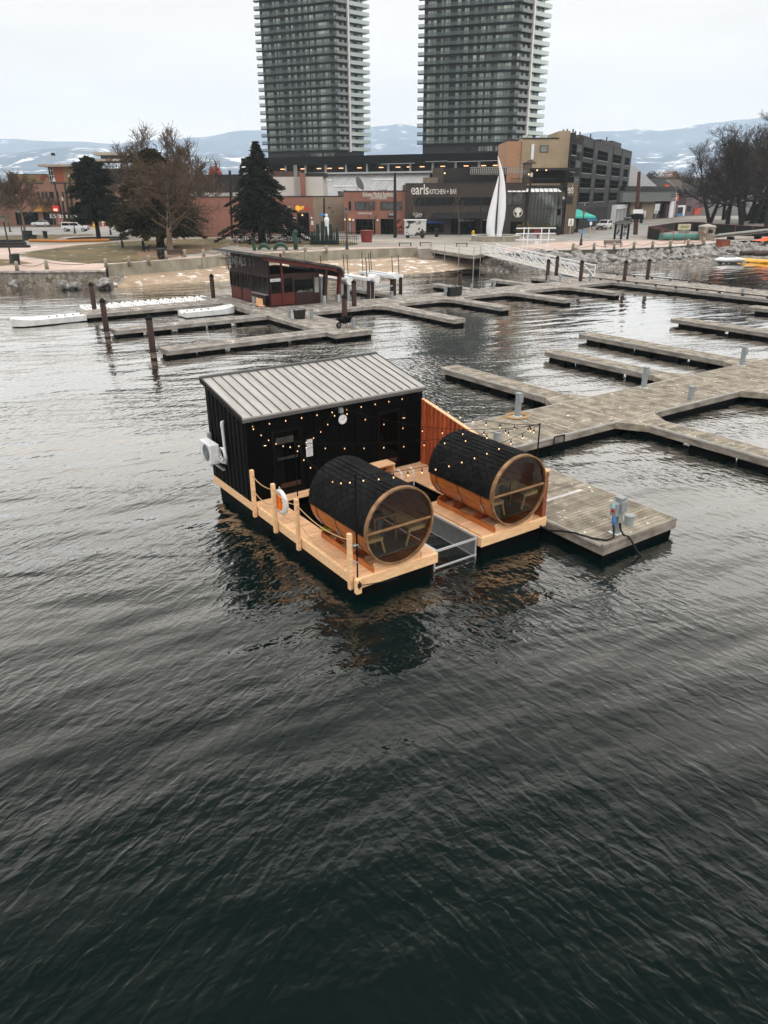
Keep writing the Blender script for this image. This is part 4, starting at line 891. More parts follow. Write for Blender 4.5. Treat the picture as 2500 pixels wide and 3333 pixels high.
sg = thing('gate_frame', 'tall white metal gate frame with sign plates standing behind the ramp', 'gate frame', at(1735, 812, G), R(-8))
mb = MB()
for x in (-1.5, -.9, .9, 1.9): mb.beam((x, 0, -1.2), (x+.12, 0, 2.9), .14, .14, up=(0,1,0))
for z in (1.25, 2.05, 2.75): mb.beam((-2.5, 0, z), (2.9, 0, z+.05), .28, .14)
mb.build('gate_bar', white_pt, sg); MB().box(.15, .75, -.12, -.09, .6, 1.1).build('sign_plate', white_pl, sg); MB().box(-.8, .4, .3, 1.0, 1.32, 1.8).build('cross_arm', galv, sg)
# ------------------------------------------------------------------ bollards with chains, benches, lamps, bins
def bollard_mesh(): return MB().lathe([(.21, 0), (.18, .85), (.14, .93), (.05, .97)], (0, 0, 0), 12).mesh('bollard_post', conc_w)
BO = bollard_mesh(); BO.polygons.foreach_set('use_smooth', [True]*len(BO.polygons))
chain_m = M('rusty_chain', (.10,.07,.055), .8)
def bollards(pts, lab, grp, z=G, sc=1.0):
    P = [at(x, y, z) for x, y in pts]
    for i, p in enumerate(P):
        b = thing('bollard', lab(i), 'bollard', p, 0, grp); b.scale = (sc,)*3; obj('bollard_post', BO, b)
        if i+1 < len(P):
            q = P[i+1]-p
            MB().tube([Vector((0, 0, .75)).lerp(Vector((q.x/sc, q.y/sc, .75)), k/10)-Vector((0, 0, 1.1*(k/10)*(1-k/10)*1.3)) for k in range(11)], .03, 4).build('chain_link_run', chain_m, b)
bollards([lc(190, 768), lc(510, 752), lc(1150, 732), lc(1400, 708), lc(1610, 692)]+[tcp(880, 1330+10), tcp(1062, 1340-20), tcp(1248, 1318), tcp(1440, 1310), Ec(770, 905), Ec(935, 890), Ec(1098, 885)], lambda i: f'{ORD[i]} concrete bollard from the left along the lawn promenade', 'concrete bollards of the left promenade')
bollards([rc_(268, 1100), rc_(550, 1095), rc_(822, 1088), rc_(1090, 1075), rc_(1340, 1065), rc_(1580, 1058), qc(695, 925), qc(885, 915)], lambda i: f'{ORD[i]} concrete bollard from the ramp along the right promenade', 'concrete bollards of the right promenade', G+.17)
bench_w = M('dark_bench_wood', (.09,.06,.05), .7, island=.15)
def bench(px, rot, label, L_=2.0):
    b = thing('park_bench', label, 'bench', at(*px, G), rot)
    mb = MB()
    for k in range(4): mb.box(-L_/2, L_/2, -.05+k*.12, .05+k*.12, .42, .46)
    mb.build('seat', bench_w, b); mb = MB()
    for k in range(4): mb.box(-L_/2, L_/2, .44+.03*k, .47+.03*k, .52+k*.11, .61+k*.11)
    mb.build('backrest', bench_w, b)
    for x in (-L_/2+.1, L_/2-.1): mb = MB(); mb.beam((x, -.05, 0), (x, -.05, .62), .06, .06); mb.beam((x, .45, 0), (x, .58, .98), .06, .06); mb.beam((x, -.08, .62), (x, .5, .62), .06, .05); mb.build('bench_frame', black_mat, b)
bench(tcp(945, 1328), R(10), 'dark slatted bench under the bare trunk on the left promenade', 2.4); bench(rc_(815, 1062), R(4), 'dark slatted bench on the pink paving behind the right chain', 2.6)
def flatbench(px, L_, rot, label):
    b = thing('backless_bench', label, 'bench', at(*px, G), rot); MB().box(-L_/2, L_/2, -.25, .25, .42, .50).build('seat', bench_w, b)
    for x in (-L_/2+.15, L_/2-.15): MB().box(x-.05, x+.05, -.22, .22, 0, .42).build('leg', black_mat, b)
flatbench(vc(90, 205), 1.9, R(3), 'short backless bench above the beach stairs'); flatbench(vc(390, 212), 1.8, R(0), 'backless bench on the platform edge left of the ramp'); flatbench(mc(1555, 835), 2.0, R(3), 'backless bench on the promenade left of the beach stairs')
lampg = M('dark_green_lamp_paint', (.010,.020,.017), .5)
def lamp(px, top, label, lean=0, glow=False, banner=None):
    p = at(*px, G); h = zfor(p, top)-G; l = thing('street_lamp', label, 'street lamp', p, 0, 'dark green lamp posts')
    MB().lathe([(.30, 0), (.28, .12), (.20, .25), (.17, .9), (.10, 1.0), (.075, h-.75)], (0, 0, 0), 10).build('lamp_post', lampg, l, smooth='auto')
    MB().lathe([(.10, h-.75), (.20, h-.68), (.24, h-.32), (.26, h-.30)], (0, 0, 0), 8).build('lantern', M('lantern_glass', (.25,.25,.23), .3), l); MB().lathe([(.30, h-.30), (.20, h-.12), (.04, h-.04), (.03, h+.05)], (0, 0, 0), 8).build('lantern_roof', lampg, l)
    if banner: MB().box(-.2, .2, -.13, -.11, h*banner-.25, h*banner+.25).build('blue_sign', M('blue_sign_paint', (.10,.35,.60), .5), l)
for a in ((lc(130, 690), lc(20, 160)[1], 'dark lamp post beside the bin on the small lawn, far left'), (lc(262, 470), lc(190, 90)[1], 'dark lamp post by the path behind the first lawn'), (lc(1326, 522), lc(1270, 255)[1], 'dark lamp post on the lawn beside the walking person'), (mc(928, 875), mc(920, 415)[1], 'dark lamp post on the promenade in front of the red brick clinic'), (lc(112, 348), lc(75, 195)[1], 'dark lamp post at the road edge on the far left'), (lc(812, 365), lc(785, 190)[1], 'dark lamp post in front of the white pickup'), (lc(1198, 378), lc(1175, 210)[1], 'dark lamp post right of the leaning trunk by the road'), (rc_(1105, 885), rc_(1130, 600)[1], 'dark lamp post on the right street corner below the board')):
    lamp(*a)
lamp(rc_(375, 1032), rc_(415, 540)[1], 'dark lamp post with a blue sign on the pink right promenade', banner=.38)
def bin2(px, h, w_, label, mat=None):
    b = thing('waste_bin', label, 'bin', at(*px, G)); MB().lathe([(w_*.42, 0), (w_*.5, h-.06), (w_*.5, h)], (0, 0, 0), 12).build('bin_body', mat or lampg, b, smooth='auto'); MB().lathe([(w_*.56, h+.001), (w_*.56, h+.08), (w_*.3, h+.14)], (0, 0, 0), 12).build('bin_lid', mat or lampg, b)
bin2(lc(495, 418), 1.15, .8, 'dark waste bin behind the orange fence line on the left lawn'); bin2(tcp(830, 1340), 1.15, .95, 'dark waste bin left of the slatted bench'); bin2(lc(185, 705), 1.1, .85, 'dark waste bin at the foot of the far left lamp post'); bin2(rc_(70, 893), 1.4, .7, 'dark waste bin below the turquoise awning'); bin2(rc_(1190, 732), 1.6, .9, 'dark waste bin on the far pavement right of the wooden pole'); bin2(mc(310, 720), 1.3, .8, 'dark waste bin at the kerb in front of the lit food shop'); bin2(ec(335, 805), 1.3, .75, 'dark waste bin before the long brown restaurant front')
rbn = M('red_brown_bin', (.26,.06,.045), .6)
bin2(mc(1140, 790), 1.7, 2.0, 'wide red round planter bin with a grey dome near the clinic', rbn); bin2(vc(1010, 140), 1.5, 1.0, 'red brown bin behind the white gate frame', rbn)
# ------------------------------------------------------------------ city: buildings as facades surveyed from the photo
Hc = crop(1600, 400, 460); kc = crop(0, 500, 400); tl = crop(780, 0, 480); tr = crop(1300, 0, 520); sc_ = crop(1850, 400, 650); q5 = crop(1250, 400, 650)
brick_r = brick_mat('red_brick', (.25,.095,.062), (.20,.072,.05), (.17,.13,.11)); brick_o = brick_mat('orange_brick', (.20,.095,.06), (.16,.075,.05), (.17,.12,.09)); brick_t = brick_mat('tan_brick', (.27,.21,.145), (.20,.155,.11), (.22,.19,.16))
frame_b = M('black_window_frame', (.012,.013,.014), .5); shop = pane_mat('shop_glass', (.012,.014,.015), .05); pane = pane_mat('city_window_glass', (.03,.036,.038), .07); pane_l = pane_mat('pale_curtained_glass', (.28,.29,.28), .2)
lamp_w = M('lit_sign_white', (.74,.72,.69), .5, var=0); warm = M('warm_shop_light', (1, .62, .28), emit=2.2, var=0)
def on(F, cr, x0, y0, x1, y1, dep=0):
    a = F.loc(*cr(x0, y0), dep); b = F.loc(*cr(x1, y1), dep); return a[0], b[0], b[1], a[1]
class Bld:
    def __init__(s, name, label, a, b, top, depth, mat, cat='building', z0=G-.3, parapet=.35, wall_name='wall', x0=0, x1=None, group=None):
        s.F = Face(a, b); s.t = thing(name, label, cat, (a[0], a[1], 0), s.F.rot, group); s.h = top; s.d = depth; L_ = s.F.len if x1 is None else x1
        s.L = L_; MB().box(x0, L_, 0, depth, z0, top).build(wall_name, mat, s.t)
        if parapet: 
            c = MB(); c.box(x0-.08, L_+.08, -.08, .25, top+.002, top+parapet*.5); c.build('parapet_cap', M('dark_parapet_metal', (.05,.05,.052), .6), s.t)
    def rect(s, cr, x0, y0, x1, y1): return on(s.F, cr, x0, y0, x1, y1)
    def win(s, r, name='window', nx=2, nz=1, g=None, fr=.08, fm=None, dep=.07):
        x0, x1, z0, z1 = r; w_ = MB(); w_.box(x0, x0+fr, -dep, -.003, z0, z1); w_.box(x1-fr, x1, -dep, -.003, z0, z1); w_.box(x0+fr, x1-fr, -dep, -.003, z0, z0+fr); w_.box(x0+fr, x1-fr, -dep, -.003, z1-fr, z1)
        for i in range(1, nx): x = x0+(x1-x0)*i/nx; w_.box(x-fr*.35, x+fr*.35, -dep*.8, -.035, z0+fr, z1-fr)
        for i in range(1, nz): z = z0+(z1-z0)*i/nz; w_.box(x0+fr, x1-fr, -dep*.75, -.036, z-fr*.35, z+fr*.35)
        b0 = len(w_.f); w_.box(x0+fr, x1-fr, -.03, -.004, z0+fr, z1-fr, 1); return w_.build(name, [fm or frame_b, g or pane], s.t)
    def box(s, name, r, y0, y1, mat, **k): x0, x1, z0, z1 = r; return MB().box(x0, x1, y0, y1, z0, z1).build(name, mat, s.t, **k)
    def sign(s, name, body, px, width, size, mat, y=-.06, shear=0, depth=.03, bold=0):
        x, z = s.F.loc(*px); o = text(name, body, size, mat, s.t, (x, y, z), (PI/2, 0, 0), depth, shear=shear, bold=bold); xs_ = [v.co.x for v in o.data.vertices]; wd = max(max(xs_)-min(xs_), .01); o.scale = (width/wd, 1, 1) if width else (1, 1, 1); return o
def gp(p): return at(p[0], p[1], G)
# ---- brown restaurant
a, b = gp(ec(55, 787)), gp(ec(1117, 782)); top = zfor(a, ec(0, 330)[1])
brown = M('brown_stucco', (.085,.07,.06), .8, var=.1, scale=.5); brown_d = M('dark_brown_panel', (.03,.026,.024), .7); tanpost = M('tan_stucco', (.20,.16,.12), .85, var=.1)
B = Bld('restaurant_building', 'long brown restaurant with big white lettering, upper window band and glazed corner', a, b, top, 24, brown)
F = B.F; pm = (F.loc(*ec(100, 400))[0]-F.loc(*ec(0, 400))[0])/100              # metres per crop pixel
B.sign('white_lettering', 'earls', ec(103, 422), 157*pm, 5.9*.42, lamp_w, bold=.02); B.sign('white_lettering', 'KITCHEN + BAR', ec(270, 420), 245*pm, 1.25, lamp_w)
B.win(B.rect(ec, 128, 448, 838, 522), 'window_band', 7, 1, pane_mat('restaurant_band_glass', (.03,.033,.035), .06)); 
B.box('sign_board', B.rect(ec, 92, 585, 228, 632), -.12, -.01, frame_b); B.sign('sign_lettering', 'InSpire', ec(118, 615), 85*pm, .9, lamp_w, y=-.13, shear=.3); B.sign('sign_lettering', 'SALON', ec(135, 628), 60*pm, .35, lamp_w, y=-.13)
r = B.rect(ec, 262, 588, 838, 632); mb = MB(); mb.add([(r[0], -1.6, r[2]), (r[1], -1.6, r[2]), (r[1], -.01, r[3]), (r[0]+1.0, -.01, r[3]), (r[0], -1.6, r[2]-.15), (r[1], -1.6, r[2]-.15)], [(0,1,2,3), (4,5,1,0), (4,0,3), (1,5,2)]); mb.build('entrance_canopy', M('black_awning', (.012,.012,.013), .8), B.t, normals=False)
B.win(B.rect(ec, 128, 672, 402, 765), 'shop_window', 3, 1, shop); B.box('blue_strip', B.rect(ec, 125, 668, 405, 680), -.12, -.072, M('blue_strip_paint', (.04,.13,.42), .5))
B.win(B.rect(ec, 465, 640, 705, 780), 'entrance_door', 4, 1, shop); B.sign('door_lettering', 'earls', ec(530, 664), 52*pm, .75, lamp_w, y=-.10); B.sign('door_lettering', 'KITCHEN + BAR', ec(590, 663), 80*pm, .3, lamp_w, y=-.10)
B.win(B.rect(ec, 715, 640, 790, 780), 'shop_window', 1, 1, shop); B.sign('door_lettering', 'POKE', ec(752, 658), 40*pm, .4, lamp_w, y=-.10)
B.win(B.rect(ec, 1000, 665, 1112, 780), 'side_door', 2, 1, shop)
x, z = F.loc(*ec(1067, 585)); rr = 38*pm; mb = MB(); mb.tube([(x+rr*math.cos(k*PI/18), -.08, z+rr*math.sin(k*PI/18)) for k in range(37)], .07, 6, cap=False)
mb.ball((x, -.06, z+.12), rr*.45, .05, rr*.5, 12, 6); mb.ball((x+.02, -.06, z-rr*.55), rr*.38, .05, rr*.30, 12, 6)
for k in range(9): aa = k*PI/8; mb.ball((x+rr*.58*math.cos(aa), -.06, z+.15+rr*.55*math.sin(aa)), rr*.17, .05, rr*.17, 8, 5)
mb.build('round_emblem', lamp_w, B.t); MB().tube([(x, -.01, z), (x, -.03, z)], rr*1.02, 28).build('emblem_disc', frame_b, B.t)
# glazed corner and corner tower of the restaurant
gx0, gx1 = F.loc(*ec(960, 600))[0], F.loc(*ec(1478, 600))[0]; zt = F.loc(*ec(1200, 400))[1]; zt2 = F.loc(*ec(1200, 345))[1]
MB().box(B.L+.05, gx1, .6, 20, G-.3, top-.3).build('corner_wall', brown_d, B.t)
mb = MB(); n = 11
g0 = F.loc(*ec(1150, 600))[0]; zb = F.loc(*ec(1300, 755))[1]
mb.box(g0, gx1, .0, .05, zb, zt, 1)
for k in range(n+1): xx = g0+(gx1-g0)*k/n; mb.box(xx-.04, xx+.04, -.06, -.003, zb, zt)
mb.box(g0, gx1, -.05, -.003, F.loc(*ec(1300, 552))[1]-.05, F.loc(*ec(1300, 552))[1]+.05)
mb.build('glazed_front', [frame_b, M('green_grey_glass', (.06,.075,.07), .08, col2=(.20,.23,.215), scale=.22, lo=.48, hi=.55, spec=.6)], B.t)
mb = MB(); mb.add([(gx0, -.4, zt), (g0+3.6*1.7, -.4, zt), (g0+3.0*1.7, 1.4, zt2), (gx0, 1.4, zt2)], [(0,1,2,3)])
for k in range(12):
    xx = gx0+(g0+3.2*1.7-gx0)*k/11; mb.beam((xx, -.42, zt+.03), (xx-.1, 1.42, zt2+.03), .08, .06, m=1)
mb.build('white_awning', [white_pt, frame_b], B.t, normals=False)
MB().add([(g0+3.6*1.7+.1, -.4, zt), (gx1+.6, -.4, zt), (gx1+.2, 1.4, zt2-.1), (g0+3.0*1.7+.1, 1.4, zt2)], [(0,1,2,3)]).build('dark_awning', frame_b, B.t, normals=False)
B.win(B.rect(ec, 968, 400, 1108, 520), 'upper_window', 3, 1, M('upper_room_glass', (.05,.05,.045), .1, col2=(.16,.16,.145), scale=.6))
tx0, tx1 = F.loc(*ec(1492, 600))[0], F.loc(*ec(1585, 600))[0]; ttop = F.loc(*ec(1540, 318))[1]
MB().box(tx0, tx1, -.2, 6, G-.3, ttop).build('corner_tower', tanpost, B.t)
r = B.rect(ec, 1493, 436, 1553, 505); B.box('tower_screen', r, -.34, -.205, frame_b); B.sign('white_lettering', 'earls', ec(1510, 412), 50*pm, 2.1, lamp_w, y=-.27, bold=.01)
B.win(B.rect(ec, 1420, 548, 1452, 610), 'side_window', 1, 1, shop)
# roof terrace behind the parapet
r = on(F, ec, 400, 185, 960, 325, 4); MB().box(r[0], r[1], 4, 12, top-.2, r[3]).build('terrace_back_wall', brown_d, B.t)
r = on(F, ec, 300, 185, 395, 325, 3.4); MB().box(r[0], r[1], 3.4, 3.9, top-.2, r[3]).build('terrace_side_wall', M('grey_brown_block', (.11,.095,.08), .8), B.t)
r = on(F, ec, 215, 270, 345, 325, 2); MB().box(r[0], r[1], 2, 3.2, top-.1, r[3]).build('rooftop_unit', M('tan_unit', (.24,.21,.17), .7), B.t)
mb = MB(); r = on(F, ec, 640, 175, 1160, 235, 2.5); n = 30
for k in range(n+1): xx = r[0]+(r[1]-r[0])*k/n; mb.beam((xx, 2.2, r[2]), (xx+.3, 3.9, r[3]), .12, .10)
for f in (0, .33, .66, 1): mb.beam((r[0], 2.2+1.7*f, r[2]-.08+(r[3]-r[2])*f), (r[1], 2.2+1.7*f, r[2]-.08+(r[3]-r[2])*f), .12, .12)
mb.build('pergola_roof', M('grey_pergola_slat', (.26,.25,.23), .8), B.t)
mb = MB(); r = on(F, ec, 1000, 280, 1430, 320, .5)
for k in range(46): xx = r[0]+(r[1]-r[0])*k/45; mb.box(xx-.02, xx+.02, .5, .54, r[2], r[3])
mb.box(r[0], r[1], .48, .56, r[3], r[3]+.08); mb.build('terrace_railing', frame_b, B.t)
r = on(F, ec, 1195, 185, 1620, 205, 1.0); MB().box(r[0], r[1], .3, 9, r[2], r[3]).build('terrace_roof', brown_d, B.t)
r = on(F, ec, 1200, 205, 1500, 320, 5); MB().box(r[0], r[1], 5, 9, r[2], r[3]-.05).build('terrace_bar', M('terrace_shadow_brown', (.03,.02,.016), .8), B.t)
r = on(F, ec, 1110, 110, 1235, 190, 3); mb = MB(); mb.box(r[0]+.5, r[1]-.9, 3, 5, top, r[3]-.6); mb.prism([(r[0], r[3]-.6), (r[1], r[3]-.6), ((r[0]+r[1])/2, r[3])], 2.7, 5.3, ax='y'); mb.build('roof_hut', tanpost, B.t)
for q_ in ((408, 232), (1165, 243), (1240, 205), (1322, 205)):
    x, z = F.loc(*ec(*q_), .25); MB().ball((x, .25, z), .13, n=8, k=5).build('terrace_lamp', warm, B.t)
# ---- turquoise awning kiosk
p = gp(ec(1545, 765)); aw = thing('awning_kiosk', 'small ticket kiosk under a turquoise sloped awning at the restaurant corner', 'kiosk', p, F.rot)
zz = lambda y: zfor(p, ec(0, y)[1])-G
MB().box(-1.6, 1.4, 0, 2.5, 0, zz(620)).build('kiosk_body', brown_d, aw)
turq = M('turquoise_canvas', (.12,.55,.47), .7, var=.08); h0, h1 = zz(618), zz(558)
MB().add([(-2.0,-1.6,h0),(4.2,-1.6,h0),(4.2,1.6,h0),(-2.0,1.6,h0),(-1.7,.4,h1),(1.2,.4,h1),(-2.0,-1.6,h0-.35),(4.2,-1.6,h0-.35)], [(0,1,5,4),(1,2,5),(2,3,4,5),(3,0,4),(6,7,1,0)]).build('awning', turq, aw, normals=False)
MB().box(-1.9, -1.3, -.25, -.02, .9, 3.2).build('turquoise_panel', turq, aw); MB().box(-.7, .8, -.06, -.005, .6, 2.4).build('service_window', pane_l, aw)
# ---- brick clinic
a, b = gp(mc(905, 706)), gp(mc(1556, 708)); top = zfor(a, mc(0, 246)[1])
B = Bld('brick_clinic', 'two storey red brick clinic with white script lettering beside the brown restaurant', a, b, top, 22, brick_r); pm = (B.F.loc(*mc(1000, 300))[0]-B.F.loc(*mc(900, 300))[0])/100
B.sign('white_lettering', 'Kelowna Medical Aesthetics', mc(1097, 300), 335*pm, 1.25, lamp_w, shear=.15); B.sign('white_lettering', '& SKIN SCREENING', mc(1170, 328), 188*pm, .65, lamp_w)
for r in ((1012, 352, 1232, 444), (1288, 352, 1522, 444)): B.win(B.rect(mc, *r), 'window', 3, 1, M('clinic_upper_glass', (.05,.055,.055), .06, col2=(.16,.17,.17), scale=1.1))
B.win(B.rect(mc, 945, 350, 972, 444), 'window', 1, 1); B.win(B.rect(mc, 1018, 540, 1235, 706), 'shop_window', 3, 2, shop); B.win(B.rect(mc, 1290, 538, 1455, 706), 'shop_window', 3, 1, shop); B.win(B.rect(mc, 945, 560, 980, 700), 'door', 1, 1, pane_l)
r = B.rect(mc, 1456, 540, 1522, 700); B.box('poster', r, -.05, -.008, M('orange_portrait_poster', (.45,.16,.10), .6, col2=(.08,.05,.045), scale=1.2, lo=.45, hi=.55))
B.sign('sign_lettering', 'RESERVATIONS', mc(1048, 490), 148*pm, .5, lamp_w); B.box('sign_board', B.rect(mc, 1370, 468, 1437, 522), -.12, -.008, frame_b); B.sign('sign_lettering', 'Soul', mc(1380, 500), 46*pm, .8, lamp_w, y=-.13)
for q_ in ((910, 548), (998, 553), (1260, 552)): x, z = B.F.loc(*mc(*q_)); MB().ball((x, -.3, z), .22, n=10, k=6).build('globe_lamp', lamp_w, B.t)
x, z = B.F.loc(*mc(960, 545)); MB().ball((x, -.3, z), .16, n=8, k=5).build('lit_lamp', warm, B.t)
r = on(B.F, mc, 1035, 150, 1072, 240, 5); cx_, cz_ = (r[0]+r[1])/2, r[2]
mb = MB(); mb.tube([(cx_-.3, 5, top), (cx_-.2, 5, cz_+.9)], .08, 6); mb.build('dish_mast', galv, B.t)
mb = MB(); d_ = Vector((.75, -.2, .35)).normalized(); mb.tube([Vector((cx_, 5, cz_+1.3))-d_*.2, Vector((cx_, 5, cz_+1.3)), Vector((cx_, 5, cz_+1.3))+d_*.35], [.3, .9, 1.35], 20); mb.build('satellite_dish', M('dark_dish_grey', (.08,.085,.085), .6), B.t)
for q_ in ((870, 225, 905, 246), (1278, 215, 1345, 240)): r = on(B.F, mc, *q_, 4); MB().box(r[0], r[1], 4, 5.5, top, r[3]).build('rooftop_unit', galv, B.t)
# ---- tan brick side building and grey gap
a, b = gp(mc(575, 694)), gp(mc(904, 670)); top = zfor(a, mc(0, 300)[1])
B2 = Bld('tan_brick_building', 'plain tan brick side wall between the lit food shop and the clinic', a, b, top, 10, brick_t, parapet=.3); b.z = 0
for q_ in ((722, 414, 752, 424), (765, 458, 778, 470)): B2.win(B2.rect(mc, *q_), 'wall_vent', 1, 1, frame_b, fr=.04)
a2, b2 = gp(mc(815, 660)), gp(mc(906, 660)); 
Bg = Bld('grey_gap_building', 'grey plastered rear block showing above the tan brick wall', Vector((a2.x, a2.y+9, G)), Vector((b2.x+2, b2.y+9, G)), zfor(Vector((a2.x, a2.y+9, 0)), mc(0, 250)[1]), 10, M('grey_plaster', (.20,.18,.175), .85))
# ---- lit food shop (red brick)
a, b = gp(Ec(150, 765)), gp(mc(575, 694)); top = zfor(b, mc(0, 300)[1])
B = Bld('brick_food_shop', 'single storey red brick shop with a glowing yellow and red sign behind the dark spruce', a, b, top, 16, brick_r); pm = (B.F.loc(*mc(500, 400))[0]-B.F.loc(*mc(400, 400))[0])/100
B.win(B.rect(mc, 385, 472, 522, 692), 'shop_window', 2, 1, shop); B.win(B.rect(mc, 240, 480, 338, 690), 'shop_window', 2, 1, shop); B.win(B.rect(mc, 60, 490, 200, 690), 'shop_window', 3, 1, shop)
x, z = B.F.loc(*mc(393, 425)); MB().tube([(x, -.14, z), (x, -.02, z)], .52, 18).build('round_sign', M('glowing_yellow_sign', (.9, .42, .03), emit=.2, var=0), B.t)
B.sign('yellow_lettering', 'HAPPY', mc(412, 440), 52*pm, .95, M('glowing_yellow_letter', (.9, .48, .05), emit=.15, var=0), bold=.02); B.box('red_sign', B.rect(mc, 464, 418, 505, 442), -.12, -.008, M('glowing_red_sign', (.4, .02, .02), emit=.2, var=0))
r = B.rect(mc, 238, 412, 320, 442); B.box('green_sign', r, -.1, -.008, M('dark_green_sign', (.09,.13,.05), .6), bevel=.05); B.sign('sign_lettering', 'TACO', mc(245, 435), 66*pm, .7, lamp_w, y=-.11)
for q_ in ((348, 530), (535, 530)): x, z = B.F.loc(*mc(*q_)); MB().ball((x, -.3, z), .22, n=10, k=6).build('globe_lamp', lamp_w, B.t)
r = B.rect(mc, 538, 558, 564, 605); B.box('walk_sign', r, -.08, -.008, white_pl); r = B.rect(mc, 250, 620, 310, 680); B.box('white_poster', r, -.09, -.072, white_pl); r = B.rect(mc, 395, 630, 440, 680); B.box('food_poster', r, -.09, -.072, M('orange_food_poster', (.5,.16,.04), .6, col2=(.7,.6,.5), scale=2)); x, z = B.F.loc(*mc(440, 498)); MB().ball((x, -.2, z), .15, n=8, k=5).build('lit_lamp', warm, B.t)
# ---- white block behind
a, b = atY(*mc(90, 292), 168), atY(*mc(672, 292), 168); top = zfor(a, mc(0, 86)[1])
B = Bld('white_block', 'plain white rendered block with a brick chimney stack above the food shop', a, b, top, 14, M('white_render', (.56,.55,.53), .8, var=.06, scale=.4), parapet=0, x0=-4)
r = B.rect(mc, 422, 45, 485, 285); B.box('brick_chimney', r, -1.0, .5, brick_r)
mb = MB()
for q_ in (372, 385, 398): x = B.F.loc(*mc(q_, 285))[0]; mb.tube([(x, -.35, top-7.5), (x, -.35, top+2.2)], .07, 6)
mb.build('vent_pipe', galv, B.t); r = on(B.F, mc, 470, 60, 700, 84, 1); MB().box(r[0], r[1], 1, 9, top, r[3]+.3).build('roof_slab', brown_d, B.t); r = on(B.F, mc, 80, 25, 410, 60, 6); MB().box(r[0], r[1], 6, 12, top-.1, r[3]).build('roof_block', M('brown_block', (.12,.075,.06), .8), B.t)
# ---- parkade with patterned silver screen
a, b = atY(*Ec(560, 560), 232), atY(*q5(1000, 560), 205); tp = zfor(b, q5(0, 245)[1])
def parkmat():
    m = M('silver_screen_panel', (.36,.37,.375), .5, metal=.25); nt = m.node_tree; L = nt.links.new; b_ = next(n for n in nt.nodes if n.type == 'BSDF_PRINCIPLED'); tc = N(nt, 'ShaderNodeTexCoord')
    mp = N(nt, 'ShaderNodeMapping'); mp.inputs['Rotation'].default_value = (0, R(45), 0); L(tc.outputs['Object'], mp.inputs[0]); sp = N(nt, 'ShaderNodeSeparateXYZ'); L(mp.outputs[0], sp.inputs[0]); cb = N(nt, 'ShaderNodeCombineXYZ'); L(sp.outputs[0], cb.inputs[0]); L(sp.outputs[2], cb.inputs[1])
    br = N(nt, 'ShaderNodeTexBrick', offset=.5); br.inputs['Color1'].default_value = (.40,.41,.415,1); br.inputs['Color2'].default_value = (.33,.34,.345,1); br.inputs['Mortar'].default_value = (.22,.23,.235,1); br.inputs['Brick Width'].default_value = 3.2; br.inputs['Row Height'].default_value = .8; br.inputs['Mortar Size'].default_value = .05; br.inputs['Scale'].default_value = 1; L(cb.outputs[0], br.inputs['Vector']); L(br.outputs['Color'], b_.inputs['Base Color']); return m
B = Bld('parkade', 'long parking garage with dark roof band, lit deck and patterned silver screen wall', a, b, tp, 40, M('dark_parkade_wall', (.008,.010,.011), .7), parapet=0, x0=-2); F = B.F
zb1 = F.loc(*q5(500, 345))[1]; zb2 = F.loc(*q5(500, 395))[1]
MB().box(-2.5, B.L+.5, -2.6, -.01, zb1+.4, tp).build('roof_band', M('dark_roof_band', (.010,.014,.016), .7, spec=.15), B.t)
MB().add([(F.loc(*Ec(1070, 300))[0], -.6, zb2-.1), (F.loc(*q5(400, 500))[0], -.6, zb2-.1), (F.loc(*q5(300, 560))[0], -6.0, 3.0), (F.loc(*Ec(1070, 560))[0], -6.0, 3.0)], [(0,1,2,3)]).build('silver_screen', parkmat(), B.t, normals=False)
mb = MB()
for (x0, y0, x1) in ((1080, 325, 1165), (1470, 318, 1659), (1180, 370, 1410)):
    p0, p1 = F.loc(*Ec(x0, y0)), F.loc(*Ec(x1, y0)); f = (zb2-.1-p0[1])/(zb2-3.1); yy = -.6-5.4*max(0, f)-.15; mb.box(p0[0], p1[0], yy-.1, yy, p0[1]-.18, p0[1]+.18)
mb.build('white_streak_panel', white_pt, B.t)
mb = MB(); n = 12
for k in range(n+1): x = -1.5+(B.L+1)*k/n; mb.box(x-.25, x+.25, -1.2, -.7, zb2-.6, zb1+.4)
mb.build('deck_column', galv, B.t)
for k in range(16):
    x = 1+(B.L-3)*(k+.3*math.sin(k*5))/15; MB().box(x-.55, x+.55, -.9, -.3, zb1-.55, zb1-.38).build('ceiling_lamp', M('orange_deck_lamp', (1, .50, .25), emit=2.2, var=0), B.t)
MB().box(-2, B.L, -2.0, -.8, zb2-.5, zb2-.1).build('deck_edge', galv, B.t)
mb = MB()
for x0, x1, z0 in ((.55, .68, .25), (.72, .80, .6), (.80, .98, .45)): mb.tube([(B.L*x0, -2.75, zb1+z0), (B.L*x1, -2.75, zb1+z0+.1)], .06, 5)
mb.build('drain_pipe', galv, B.t)
